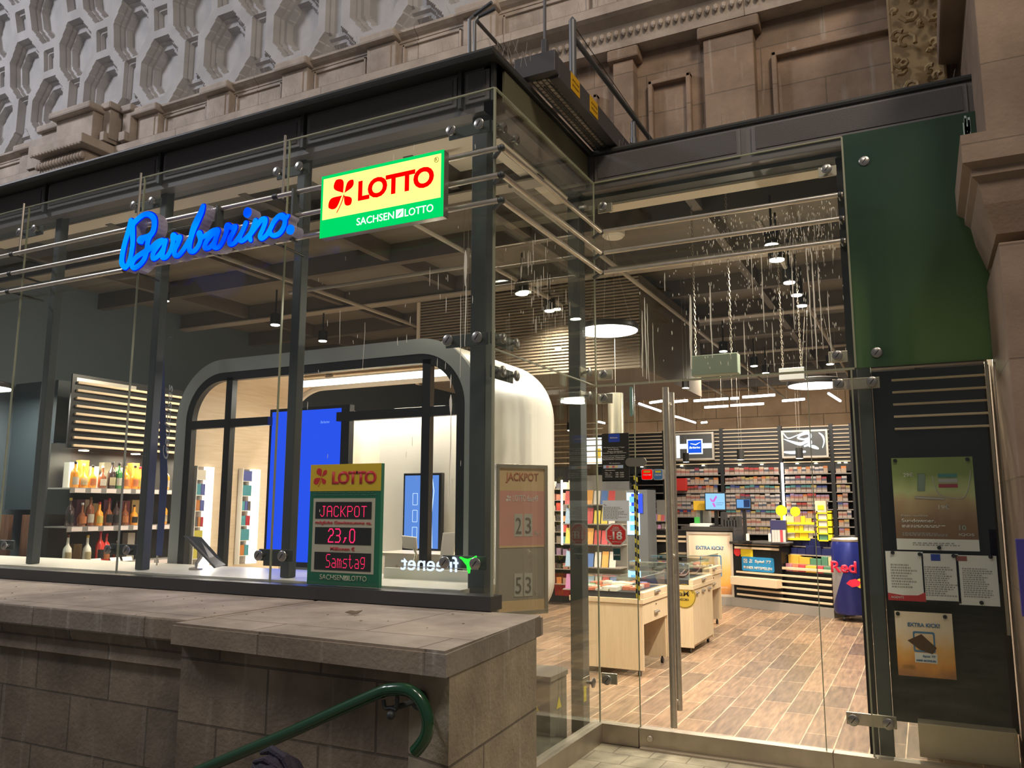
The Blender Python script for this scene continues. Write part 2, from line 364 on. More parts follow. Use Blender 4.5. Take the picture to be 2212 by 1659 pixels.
# corbelled balcony block at the left
bm = NB(); xc0, xc1 = -10.55, -9.78
box(bm, xc0, xc1, 6.72, YW, 6.50, 6.97, 0, .01); box(bm, xc0-.06, xc1+.05, 6.62, YW, 6.97, 7.07, 0, .025)
box(bm, xc0-.12, xc1+.20, 6.45, YW, 6.37, 6.50, 0, .012); box(bm, xc0-.1, xc1+.05, 6.58, YW, 6.12, 6.37, 0, .05)
box(bm, xc1+.02, xc1+.16, 6.86, YW, 6.6, 7.02, 0, .01); box(bm, xc1+.0, xc1+.2, 6.82, YW, 7.02, 7.12, 0, .02)
box(bm, xc1+.26, xc1+.42, 6.98, YW, 6.55, 6.98, 0, .01); box(bm, xc1+.24, xc1+.46, 6.94, YW, 6.98, 7.08, 0, .02)
box(bm, xc1+.04, xc1+.14, 6.80, YW, 6.55, 6.68, 0, .01); box(bm, xc1+.28, xc1+.4, 6.92, YW, 6.55, 6.68, 0, .01)
box(bm, xc0-.9, xc0-.45, 6.9, YW, 6.5, 6.95, 0, .01); box(bm, xc0-.45, xc0+.05, 6.80, YW, 6.50, 6.92, 0, .01); box(bm, xc0-.5, xc0+.0, 6.74, YW, 6.92, 7.02, 0, .02)
cb = struct('trim_11', bm, SANDB, parent=bal)
bm = NB()
for k in range(16):
    bmesh.ops.create_icosphere(bm, subdivisions=2, radius=.05, matrix=Matrix.Translation((xc0-.08+k*.062, 6.56, 6.25)) @ Matrix.Diagonal((.65, .8, 1.1, 1)))
    bmesh.ops.create_icosphere(bm, subdivisions=1, radius=.03, matrix=Matrix.Translation((xc0-.08+k*.066, 6.46, 6.365)) @ Matrix.Diagonal((1, .6, .8, 1)))
o = obj('carved_leaves', bm, SANDB, bal); o['kind'] = 'structure'
# bird spikes on the ledges
random.seed(11); bm = NB()
def spike(x, y, z, h):
    dx, dy = random.uniform(-.35, .35)*h, random.uniform(-.5, .25)*h
    cyl(bm, (x, y, z), (x+dx, y+dy, z+h), .0016, 3, .0012)
for i in range(150): spike(random.uniform(-8.3, -2.0), random.uniform(6.95, 7.05), 6.5, random.uniform(.07, .16))
for i in range(90): spike(random.uniform(-8.3, -1.5), 7.08, 7.0, random.uniform(.06, .12))
for i in range(46): spike(random.uniform(-2.1, 0.4), random.uniform(5.85, 5.95), 4.46, random.uniform(.05, .11))
for i in range(26): spike(random.uniform(-2.35, -2.0), random.uniform(4.1, 4.4), 4.45, random.uniform(.06, .12))
tag(obj('bird_spikes', bm, mat('spike_wire', (.30, .27, .23), .6, .2)), 'thin wire bird spikes along the stone ledges and roof edge', 'bird spikes', kind='stuff')

# coffered vault behind the balustrade
def coffer_height(u, v):
    """depth of recess at lattice coordinates (metres): octagons in staggered rows, small squares between"""
    PX, PY = 1.24, .746
    best = 0
    r = round(v/PY)
    for row in (r-1, r, r+1):
        off = .5*PX if row % 2 else 0
        c = round((u-off)/PX)*PX+off
        du, dv = abs(u-c), abs(v-row*PY)/1.26
        d = max(du, dv, (du+dv)*.7071*1.03)       # octagonal norm
        for rad, dep in ((.36, .09), (.315, .13), (.25, .20), (.235, .22)):
            if d < rad: best = max(best, dep)
        # filler between octagons of the same row: tall slot on the lowest row, small square elsewhere
        c2 = c+.5*PX if u > c else c-.5*PX
        hv = .30 if row == 0 else .15; hu = .115
        dv2 = abs(v-(row*PY-(.03 if row == 0 else 0))); du2 = abs(u-c2)
        if du2 < hu and dv2 < hv: best = max(best, .05)
        if du2 < hu-.04 and dv2 < hv-.04: best = max(best, .10)
        if du2 < hu-.05 and dv2 < hv-.05: best = max(best, .085)
    return best
x0c, z0c = at(483, 98, 1, 7.3).x, at(483, 98, 1, 7.3).z
xs = np.arange(-15.5, -3.0, .0225); zs = np.arange(6.97, 10.9, .0225)
vid = []; verts = []; faces = []
nx, nz = len(xs), len(zs)
for j, z in enumerate(zs):
    lean = 7.3-.085*max(0, z-7.9)**2
    for i, x in enumerate(xs):
        verts.append((x, lean+coffer_height(x-x0c, z-z0c), z))
for j in range(nz-1):
    for i in range(nx-1):
        a = j*nx+i; faces.append((a, a+1, a+nx+1, a+nx))
me = bpy.data.meshes.new('ceiling_vault'); me.from_pydata(verts, [], faces)
struct('ceiling_vault', me, PLAST, 'grey coffered vault with octagonal recesses')

# large stone column at the right with carved head
col = struct('wall_column', bx(.45, 2.6, 5.16, YC+.9, 3.66, 6.9, bev=.006), COLM)
struct('trim_12', bx(.43, 2.6, 4.80, YC+.5, 0, 3.02, bev=.006), COLM, parent=col)
bm = NB(); T = frame((0, 0, 0), (1, 0, 0), (0, 0, 1))
PR = [(0, 2.98), (0, 3.66), (.14, 3.66), (.14, 3.50), (.10, 3.47), (.10, 3.43), (.07, 3.40), (.05, 3.28), (.015, 3.17), (0, 3.12)]
for (o1, z1), (o2, z2) in zip(PR[2:], PR[3:]):
    pass
lv = [(o, z) for o, z in PR[2:]]
ringsv = []
for o_, z in lv:
    ringsv.append([bm.verts.new(p) for p in ((.44-o_, YC-.01, z), (.44-o_, 5.0-o_-.02, z), (2.6, 5.0-o_-.02, z), (2.6, YC-.01, z))])
for A, B in zip(ringsv, ringsv[1:]):
    for k in range(4): bm.faces.new((A[k], A[(k+1) % 4], B[(k+1) % 4], B[k]))
bm.faces.new(ringsv[0][::-1]); bm.faces.new(ringsv[-1])
struct('trim_13', bm, COLM, parent=col)
struct('trim_14', bx(.30, 2.6, 5.0, YC+.9, 4.98, 5.14, bev=.02), COLM, parent=col)
bm = NB(); random.seed(5)
TAN = stone('sandstone_carved', (.42, .30, .15), (.38, .27, .14), (.3, .2, .1), 3, 3, stain=.35, drip=.2)
for k in range(30):                          # scrolling leaves of the carved bracket
    t = k/29; x = .02+.28*math.sin(k*2.4)**2; z = 4.56+1.5*t
    R_ = .05+.03*math.sin(k*1.7)
    tube(bm, [(x+R_*(1-a/9)*math.cos(a*.8+k), 6.62-.09*(1-a/12)-.12*t, z+R_*(1-a/9)*math.sin(a*.8+k)) for a in range(8)], [.018]*8, 6)
box(bm, -.02, .36, 6.60, 7.3, 4.5, 6.4, 0, .02)
for k in range(14):
    tube(bm, [(.5+k*.11+.04*math.cos(a*.9+k*2), 4.98, 5.24+.05*math.sin(a*.9+k*2)) for a in range(7)], .016, 6)
box(bm, .42, 2.6, 5.0, YC+.6, 5.14, 6.9)
o = obj('carved_bracket', bm, TAN, col); o['kind'] = 'structure'
# ================================================================ KIOSK SHELL
zf = 0
TILE = bpy.data.materials.new('wood_tile_floor'); TILE.use_nodes = True; nt = TILE.node_tree; b = nt.nodes['Principled BSDF']; N = nt.nodes.new; L = nt.links.new
tc = N('ShaderNodeTexCoord'); mp = N('ShaderNodeMapping'); mp.inputs['Rotation'].default_value = (0, 0, PI/2); L(tc.outputs['Object'], mp.inputs[0])
br = N('ShaderNodeTexBrick'); br.inputs['Scale'].default_value = 1; br.inputs['Brick Width'].default_value = .9; br.inputs['Row Height'].default_value = .225; br.inputs['Mortar Size'].default_value = .004; br.offset = .37
br.inputs['Color1'].default_value = (.27, .18, .12, 1); br.inputs['Color2'].default_value = (.135, .10, .077, 1); br.inputs['Mortar'].default_value = (.55, .42, .30, 1); L(mp.outputs[0], br.inputs['Vector'])
m2 = N('ShaderNodeMapping'); m2.inputs['Scale'].default_value = (14, 1.6, 1); L(tc.outputs['Object'], m2.inputs[0])
n = N('ShaderNodeTexNoise'); n.inputs['Scale'].default_value = 2.2; n.inputs['Detail'].default_value = 6; L(m2.outputs[0], n.inputs['Vector'])
r = N('ShaderNodeValToRGB'); r.color_ramp.elements[0].position = .3; r.color_ramp.elements[1].position = .7; r.color_ramp.elements[0].color = (.6, .6, .6, 1); r.color_ramp.elements[1].color = (1.35, 1.3, 1.2, 1); L(n.outputs[0], r.inputs[0])
mx = N('ShaderNodeMix'); mx.data_type = 'RGBA'; mx.blend_type = 'MULTIPLY'; mx.inputs[0].default_value = 1; L(br.outputs[0], mx.inputs[6]); L(r.outputs[0], mx.inputs[7]); L(mx.outputs[2], b.inputs['Base Color'])
b.inputs['Roughness'].default_value = .32
struct('floor_shop', box(bx(-9.2, XB, YA, YC, -.15, 0), -9.2, 1.3, YC, 18.4, -.15, 0), TILE, 'wood look tiles of the shop floor')
struct('wall_back', bx(-9.2, 1.3, 18.2, 18.5, 0, 4.4), stone('brown_wall_tiles', (.30, .20, .12), (.26, .175, .105), (.12, .08, .05), .9, .6, stain=.25, msize=.01), 'brown stone blocks of the back wall')
struct('wall_left', bx(-9.4, -9.2, YA+.3, 18.5, 0, 4.4), mat('teal_grey_wall', (.10, .13, .15), .6))
struct('wall_right', bx(1.3, 1.5, YC+.3, 18.5, 0, 4.4), mat('dark_wall_paint', (.06, .055, .05), .6))
struct('ceiling', bx(-13, -2.36, YA+.16, 7.2, 4.30, 4.41), CEIL)
struct('ceiling', bx(-2.36, 1.5, YC+.15, 7.2, 4.30, 4.41), CEIL)
struct('ceiling', bx(-9.4, 1.5, 7.2, 18.5, 4.30, 4.41), CEIL)
random.seed(2)
def beam(x0, x1, y0, y1, z0, z1, m=None): struct('ceiling_beam', bx(x0, x1, y0, y1, z0, z1), m or BEAMD)
for i, y in enumerate((5.3, 6.6, 7.9, 9.2, 10.5, 11.8, 13.1, 14.4, 15.7, 17.0)):
    xe = 1.3 if y > 6 else -2.45
    beam(-9.2, xe, y, y+.10, 4.10, 4.30)
    if i % 2 == 0: beam(-9.2, xe, y-.03, y+.13, 4.085, 4.10, PIPE)
for x in (-8.0, -6.4, -4.8, -3.2, -1.6, -.1): beam(x, x+.08, 4.6 if x < -2.4 else 6.1, 18.2, 4.13, 4.30)
pipes = NB()
for x, z in ((-5.5, 3.86), (-3.45, 3.85), (-2.48, 3.90), (-1.02, 3.86)): tube(pipes, [(x, 4.9 if x < -2.4 else 6.25, z), (x, 17.8, z)], .022, 8)
tube(pipes, [(-3.6, 4.9, 3.78), (-3.0, 4.9, 3.78)], .02, 8); tube(pipes, [(-2.3, 6.4, 3.66), (-.5, 6.4, 3.66)], .02, 8)
tube(pipes, [(-5.4, 5.9, 3.7), (-3.4, 5.9, 3.7), (-3.4, 5.9, 3.86)], .018, 8)
struct('ceiling_pipes', pipes, PIPE)
# ribbed bulkhead box hanging under the ceiling
RIB = bpy.data.materials.new('ribbed_panel'); RIB.use_nodes = True; nt = RIB.node_tree; b = nt.nodes['Principled BSDF']; b.inputs['Base Color'].default_value = (.20, .16, .115, 1); b.inputs['Roughness'].default_value = .55
tc = nt.nodes.new('ShaderNodeTexCoord'); wv = nt.nodes.new('ShaderNodeTexWave'); wv.bands_direction = 'Z'; wv.inputs['Scale'].default_value = 9; bu = nt.nodes.new('ShaderNodeBump'); bu.inputs['Strength'].default_value = .9; bu.inputs['Distance'].default_value = .03
nt.links.new(tc.outputs['Object'], wv.inputs[0]); nt.links.new(wv.outputs[0], bu.inputs['Height']); nt.links.new(bu.outputs[0], b.inputs['Normal'])
bk = struct('ceiling_bulkhead', bx(-5.30, -2.56, 8.05, 8.07, 3.08, 4.08), RIB, 'ribbed brown box under the shop ceiling')
struct('bulkhead_side', bx(-5.30, -2.54, 8.07, 10.6, 3.08, 4.08), mat('bulkhead_brown', (.12, .095, .065), .6), parent=bk)
struct('bulkhead_edge', bx(-5.33, -5.29, 8.03, 8.1, 3.08, 4.08), BEIGE, parent=bk)
# frosted lettering left on the bulkhead side
# ---- roof edge: cap and perforated fascia
def run(name, segs, m, parent=None, lb=None):
    bm = NB()
    for s in segs: box(bm, *s)
    return struct(name, bm, m, lb, parent)
roof = run('trim_15', [(-13, -2.20, 4.10, 4.35, 4.425, 4.46), (-2.40, -2.20, 4.35, YC+.05, 4.425, 4.46), (-2.40, .50, YC+.05, 6.1, 4.425, 4.46)], CAP, lb='dark metal roof edge of the kiosk')
bm = NB(); tube(bm, [(-13, 4.11, 4.44), (-2.205, 4.11, 4.44), (-2.205, YC+.05, 4.44), (.48, YC+.05, 4.44)], .024, 8); struct('trim_16', bm, CAP, parent=roof)
run('trim_17', [(-13, -2.24, 4.24, 4.34, 4.13, 4.425), (-2.34, -2.24, 4.24, YC, 4.13, 4.425), (-2.30, .49, YC+.05, YC+.14, 4.13, 4.425)], FASC, roof)
# fascia panels
jx = [-13, -9.6, -8.14, -6.69, -5.26, -3.80, -2.50, -2.26]
for a, b_ in zip(jx[1:], jx[2:]):
    o = struct('fascia_panel', bx(a+.03, b_-.03, 4.222, 4.24, 4.19, 4.40, bev=.004), FASC, parent=roof)
    struct('fascia_mesh', bx(a+.06, b_-.06, 4.216, 4.222, 4.22, 4.385), MESHM, parent=o)
    struct('fascia_joint', bx(b_-.012, b_+.012, 4.205, 4.24, 4.17, 4.425), CAP, parent=o)
for a, b_ in ((4.30, 5.74),):
    o = struct('fascia_panel', bx(-2.24, -2.222, a, b_, 4.19, 4.40), OLIVE, parent=roof)
for a, b_ in ((-2.20, -1.02), (-.98, .44)):
    o = struct('fascia_panel', bx(a+.02, b_-.02, YC+.03, YC+.05, 4.19, 4.40, bev=.004), FASC, parent=roof)
    struct('fascia_mesh', bx(a+.05, b_-.05, YC+.024, YC+.03, 4.215, 4.385), MESHM, parent=o)
# box beams behind the top of the glass
run('ceiling_beam', [(-13, -2.34, 4.34, 4.50, 4.15, 4.40), (-2.45, -2.34, 4.5, YC+.1, 4.15, 4.40), (-2.34, .45, YC+.14, YC+.34, 4.10, 4.40)], STEEL)
run('ceiling_beam', [(-13, -2.46, 4.47, 4.64, 4.135, 4.15), (-2.60, -2.44, 4.64, YC+.2, 4.135, 4.15), (-2.2, -.45, YC+.28, YC+.44, 4.08, 4.10)], BEIGE)
struct('ceiling_soffit', bx(-4.3, -2.5, 4.65, 5.28, 4.27, 4.30), BEIGE)
# ---- steel posts behind the glass
def post(x, y, z0=1.17, z1=4.2, w=.11, d=.13, name='steel_post', lb=None):
    o = struct(name, bx(x-w/2, x+w/2, y-d/2, y+d/2, z0, z1, bev=.006), STEEL, lb); return o
for x in (-8.1, -6.62, -5.31, -3.885): post(x, 4.35, w=.075, d=.075)
post(-2.40, 4.36, 0)
post(-2.40, 5.92, 0, w=.10)
post(-.315, 5.95, 0, w=.085, d=.06)
struct('door_jamb', bx(-.415, -.362, 5.93, 5.97, 0, 4.1), BLACK)
# ---- glass panes
def pane(name, x0, x1, y0, y1, z0, z1, lb):
    o = struct(name, bx(x0, x1, y0, y1, z0, z1), GL, lb); return o
gx = [-12.5, -11.05, -9.6, -8.14, -6.69, -5.26, -3.80, XB-.006]
for i, (a, b_) in enumerate(zip(gx, gx[1:])): pane('window_%d' % (i+1), a+.004, b_-.004, YA-.006, YA+.006, zt+.08, ZG1, None)
pane('window_8', XB-.006, XB+.006, YA+.008, YC-.008, ZG0, 2.551, None)
pane('window_9', XB-.006, XB+.006, YA+.008, YC-.008, 2.559, ZG1, None)
pane('window_10', XB+.012, -1.875, YC-.006, YC+.006, ZG0, 2.551, None)
upper = pane('window_11', XB+.012, -.352, YC-.006, YC+.006, 2.559, ZG1, None)
pane('window_12', -.385, .40, YC-.006, YC+.006, ZG0, 2.551, None)
EDGE = mat('glass_edge_green', (.30, .31, .22), .3)
run('glass_edges', [(XB-.006, XB+.007, YA-.007, YA+.006, zt+.02, ZG1), (XB-.001, XB+.009, YC-.009, YC+.003, ZG0, ZG1), (-13, XB, YA-.007, YA+.007, ZG1, ZG1+.008), (XB-.007, XB+.007, YA, YC, ZG1, ZG1+.008),
    (XB, -.352, YC-.007, YC+.007, ZG1, ZG1+.008), (XB, -.36, YC-.008, YC+.008, 2.548, 2.562), (XB-.007, XB+.007, YA, YC, 2.551, 2.559), (-.358, -.346, YC-.009, YC+.007, 2.56, ZG1), (-.386, -.376, YC-.009, YC+.007, ZG0, 2.55)]
    +[(x-.0035, x+.0035, YA-.007, YA+.007, 1.16, ZG1) for x in gx[1:-1]], EDGE)
# frosted green pane
GREENG = bpy.data.materials.new('frosted_green_glass'); GREENG.use_nodes = True; nt = GREENG.node_tree; b = nt.nodes['Principled BSDF']
b.inputs['Base Color'].default_value = (.045, .105, .078, 1); b.inputs['Roughness'].default_value = .28; b.inputs['Specular IOR Level'].default_value = .6
tr = nt.nodes.new('ShaderNodeBsdfTranslucent'); tr.inputs[0].default_value = (.24, .31, .17, 1); mxs = nt.nodes.new('ShaderNodeMixShader'); mxs.inputs[0].default_value = .55
nt.links.new(b.outputs[0], mxs.inputs[1]); nt.links.new(tr.outputs[0], mxs.inputs[2]); nt.links.new(mxs.outputs[0], nt.nodes['Material Output'].inputs[0])
gp = struct('window_13', bx(-.346, .449, YC-.008, YC+.006, 2.556, ZG1+.01), GREENG, 'frosted green glass pane above the notice window')
bm = NB(); random.seed(21)
for k in range(26):
    x = .40+random.uniform(-.02, .03); z = 4.16-random.uniform(0, .5); h = random.uniform(.05, .2); box(bm, x-.006, x+.007, YC-.0105, YC-.008, z-h, z)
o = obj('paint_run', bm, mat('lime_run', (.50, .62, .54), .7), gp); o['kind'] = 'stuff'
# sills
run('trim_18', [(-13, -2.17, YA-.035, YA+.10, 1.078, 1.155)], mat('anthracite_sill', (.075, .075, .078), .45, .5), lb='anthracite metal sill of the long window')
run('trim_19', [(XB-.05, XB+.035, YA-.0, YC+.03, 0, ZG0), (XB+.035, -1.882, YC-.045, YC+.04, 0, ZG0), (-1.874, -.62, YC-.045, YC+.04, 0, ZG0), (-.612, .45, YC-.045, YC+.04, 0, ZG0)], INOXD, lb='dull metal kick plates under the entrance glass')
bm = NB(); lathe(bm, (0, 0, 0), [(.024, 0), (.024, .008), (.018, .012)], 20); box(bm, -.004, .004, -.014, .014, .0121, .014)
xf(bm, Matrix.Translation((-1.80, YC-.045, .068)) @ Matrix.Rotation(PI/2, 4, 'X')); struct('door_lock', bm, INOX, 'round lock in the door kick plate')
run('trim_20', [(-1.86, -.5, YC-.09, YC-.03, -.01, .012)], mat('threshold_strip', (.42, .36, .28), .6))
# white window ledge inside
run('window_ledge', [(-9, -2.44, YA+.10, 4.93, 1.10, 1.168)], WHITE, lb='white display ledge inside the long window')
run('wall_window', [(-12, -2.2, YA+.03, YA+.10, 0, 1.08)], SANDP)
# ---- stainless rails in front of the glass
def rail(z, idx):
    w = ['topmost', 'middle', 'lowest'][idx]
    t = thing('facade_rail', '%s of the three steel rails running across the whole glass front' % w, 'rail', 'steel rails in front of the glass', (-2.18, YA, z))
    yf, xr, yc = YA-.10, XB+.10, YC-.10
    bm = NB(); tube(bm, [(-12.5, yf, z), (xr-.02, yf, z)], .017, 12); obj('long_rail', bm, INOX, t, True)
    bm = NB(); tube(bm, [(xr, yf+.02, z), (xr, yc-.02, z)], .017, 12); obj('side_rail', bm, INOX, t, True)
    bm = NB(); tube(bm, [(xr+.02, yc, z), (-.36, yc, z)], .017, 12); obj('entrance_rail', bm, INOX, t, True)
    for a, b_ in (((xr, yf, z), (XB, YA, z)), ((xr, yc, z), (XB, YC, z)), ((-.38, yc, z), (-.38, YC-.01, z))):
        bm = NB(); a, b_ = Vector(a), Vector(b_); cyl(bm, a, b_, .014, 10)
        bmesh.ops.create_icosphere(bm, subdivisions=2, radius=.021, matrix=Matrix.Translation(a)); obj('corner_bracket', bm, STEEL, t, True)
    for x in gx[2:-1]:
        bm = NB(); cyl(bm, (x-.01, yf, z), (x-.01, YA+.20, z-.01), .009, 8); cyl(bm, (x-.03, yf, z), (x+.01, yf, z), .021, 12); obj('rail_arm', bm, CAP, t, True)
for i, z in enumerate((3.727, 3.56, 3.405)): rail(z, i)
# vertical joint rods over the upper glass
for x, w in ((-3.815, 'beside the square sign'), (-5.27, 'above the blue script sign'), (-6.72, 'at the left end')):
    bm = NB(); tube(bm, [(x, YA-.03, 3.74), (x, YA-.03, 4.20)], .009, 8)
    tag(obj('glass_joint_rod', bm, INOX), 'short vertical steel rod on the glass joint '+w, 'rod', 'joint rods on the upper glass')
# ---- point fittings of the glass
def fitting(p, n, u, span, lb, arm=True, grp='round glass fittings with arms'):
    """plate arm with two round steel heads clamping a pane; p centre, n outward, u direction of the arm"""
    p, n, u = Vector(p), Vector(n).normalized(), Vector(u).normalized()
    t = thing('glass_fitting', lb, 'fitting', grp, tuple(p))
    if arm:
        bm = NB(); xf(box(bm, -.145 if span > .05 else -.06, .145 if span > .05 else .06, -.038, .038, -.006, .006, 0, .004), frame(p-n*.045, u, Vector((0, 0, 1)))); obj('arm_plate', bm, STEEL if p.y < 5 else INOXD, t)
    for s in ((-1, 1) if span > 0 else (0,)):
        c = p+u*s*span; bm = NB(); cyl(bm, c-n*.045, c+n*.006, .012, 10); cyl(bm, c+n*.006, c+n*.014, .034, 24, .034); cyl(bm, c+n*.014, c+n*.018, .034, 24, .028)
        h = obj('round_head', bm, HEADM, t, True)
        bm = NB(); xf(box(bm, -.020, .020, -.0022, .0022, 0, .0012), frame(c+n*.018, Matrix.Rotation(.9, 3, n) @ u, n.cross(Matrix.Rotation(.9, 3, n) @ u))); obj('slot', bm, BLACK, h)
where = {-6.69: 'at the far left joint', -5.26: 'above the blue script sign', -3.80: 'left of the square sign'}
for x in (-6.69, -5.26, -3.80): fitting((x, YA, 3.96), (0, -1, 0), (1, 0, 0), .10, 'pair of round glass fittings, top of the long window, '+where[x])
wl = {-6.69: 'at the far left', -5.26: 'in front of the bottle shelf', -3.80: 'left of the jackpot display'}
for x in (-6.69, -5.26, -3.80): fitting((x, YA, 1.33), (0, -1, 0), (1, 0, 0), .10, 'pair of round steel glass fittings low on the window '+wl[x])
for z, w in ((3.96, 'top'), (2.63, 'middle'), (1.33, 'bottom')): fitting((-2.385, YA, z), (0, -1, 0), (1, 0, 0), .10, 'pair of round glass fittings left of the glass corner, %s one' % w)
for z, w in ((3.96, 'just under the roof edge'), (2.635, 'above the horizontal joint'), (2.435, 'below the horizontal joint')):
    fitting((XB, 4.285, z), (1, 0, 0), (0, 1, 0), .09, 'pair of round fittings, side glass near outer corner, '+w)
for z, w in ((2.64, 'above the joint'), (2.46, 'below the joint'), (.42, 'low at the floor')):
    fitting((XB, 5.60, z), (1, 0, 0), (0, 1, 0), 0, 'single round fitting on the inner edge of the side glass, '+w)
    fitting((-2.12, YC, z), (0, -1, 0), (1, 0, 0), 0, 'single round fitting on the left edge of entrance glass, '+w)
fitting((-2.10, YC, 3.97), (0, -1, 0), (1, 0, 0), 0, 'single round fitting at the very top left of the entrance glass')
fitting((-.46, YC, 3.96), (0, -1, 0), (1, 0, 0), 0, 'single round fitting high on the entrance glass left of the green pane')
fitting((-.22, YC, 3.97), (0, -1, 0), (1, 0, 0), 0, 'single round fitting at the top left of the green pane')
fitting((-.22, YC, 2.65), (0, -1, 0), (1, 0, 0), 0, 'single round fitting at the bottom left of the green pane')
fitting((-.46, YC, 2.65), (0, -1, 0), (1, 0, 0), 0, 'single round fitting above the door, just left of the green pane')
fitting((-.36, YC, 2.46), (0, -1, 0), (1, 0, 0), .10, 'pair of round fittings under the green pane at the door top')
fitting((-.39, YC, .33), (0, -1, 0), (1, 0, 0), .10, 'pair of round fittings low beside the notice window')
# droppings running down the glass
DROP = mat('lime_streak', (.88, .85, .76), .8)
def streaks(parent, pts, axis, off, seed, wmul=1.0, name='dropping_streaks'):
    random.seed(seed); bm = NB()
    for a, z, h, w in pts:
        w *= wmul*random.uniform(.7, 1.3); n = max(3, int(h/.03)); P = []; a0 = a
        L_, R_ = [], []
        for k in range(n+1):
            t = k/n; ww = w*(.35+.65*math.sin(PI*min(1, t*.9+.1)))*(1 if k else .3); a += random.uniform(-.0016, .0016)
            L_.append((a-ww, z-h*t)); R_.append((a+ww, z-h*t))
        P = L_+R_[::-1]
        T = FX(0, off, 0) if axis == 'X' else frame((off, 0, 0), (0, 1, 0), (0, 0, 1))
        prism(bm, P, T, 0, .0015)
    o = obj(name, bm, DROP, parent); o['kind'] = 'stuff'
random.seed(4); pts = []
for i in range(620):
    x = random.gauss(-.88, .33); z = random.gauss(3.25, .42)
    if -2.1 < x < -.40 and 2.62 < z < 3.7: pts.append((x, z, random.uniform(.008, .035), random.uniform(.0012, .0028)))
for i in range(260):
    x = random.uniform(-1.35, -.42); z = random.uniform(3.40, 3.74); pts.append((x, z, random.uniform(.006, .03), random.uniform(.0012, .003)))
for i in range(90):
    x = random.gauss(-.62, .13); z = random.uniform(3.35, 3.7)
    if x < -.40: pts.append((x, z, random.uniform(.02, .12), .0018))
for x, z, h, w in ((-1.435, 3.18, .55, .0075), (-1.29, 3.25, .55, .004), (-.99, 3.55, .42, .003), (-.92, 3.45, .60, .003), (-.72, 3.4, .55, .003), (-.62, 3.5, .80, .004), (-.585, 3.42, .85, .0045), (-.55, 3.3, .6, .003), (-.50, 3.1, .5, .003), (-1.78, 3.2, .62, .003), (-1.80, 3.1, .5, .003), (-1.76, 3.15, .6, .0022), (-1.72, 3.0, .45, .0022), (-1.06, 2.95, .3, .004), (-.87, 2.92, .35, .003), (-1.62, 3.37, .14, .003)): pts.append((x, z, h, w))
streaks(upper, pts, 'X', YC-.0082, 9)
w9 = bpy.data.objects['window_9']; pts = []
for i in range(80):
    y = random.gauss(4.72, .22); z = random.gauss(3.0, .25)
    if 4.2 < y < 5.6 and 2.6 < z < 3.6: pts.append((y, z, random.uniform(.01, .12), random.uniform(.0008, .002)))
streaks(w9, pts, 'Y', XB+.0065, 10)
w7 = bpy.data.objects['window_7']
streaks(w7, [(random.uniform(-3.7, -2.3), random.uniform(1.6, 4.0), random.uniform(.01, .06), .0014) for _ in range(40)]+ [(-2.37, 3.17, .22, .012), (-2.365, 3.0, .42, .003), (-2.40, 2.9, .5, .002), (-2.46, 2.42, .08, .004), (-2.458, 2.3, .12, .007), (-2.455, 2.2, .5, .003), (-2.62, 3.1, .12, .002), (-2.56, 3.05, .10, .002), (-2.5, 2.9, .1, .002), (-3.3, 2.9, .22, .001), (-3.1, 2.8, .3, .001)], 'X', YA-.0082, 12)
# ================================================================ SIGNS
def smooth(P, n=5):
    out = []
    for i in range(len(P)-1):
        p0, p1, p2, p3 = P[max(i-1, 0)], P[i], P[i+1], P[min(i+2, len(P)-1)]
        for k in range(n):
            t = k/n; out.append(tuple(.5*((2*p1[j])+(-p0[j]+p2[j])*t+(2*p0[j]-5*p1[j]+4*p2[j]-p3[j])*t*t+(-p0[j]+3*p1[j]-3*p2[j]+p3[j])*t**3) for j in range(len(p1))))
    out.append(P[-1]); return out
def stroke(bm, pts, T, d0, d1, rs=1.0):
    """flat channel-letter stroke through (u, v, r) points"""
    for i, (u, v, r) in enumerate(pts): prism(bm, circ(u, v, r*rs, 12), T, d0, d1)
    for (u, v, r), (a, b, q) in zip(pts, pts[1:]):
        L = math.hypot(a-u, b-v)
        if L < 1e-6: continue
        nx, ny = -(b-v)/L*rs, (a-u)/L*rs
        prism(bm, [(u+nx*r, v+ny*r), (u-nx*r, v-ny*r), (a-nx*q, b-ny*q), (a+nx*q, b+ny*q)], T, d0, d1)
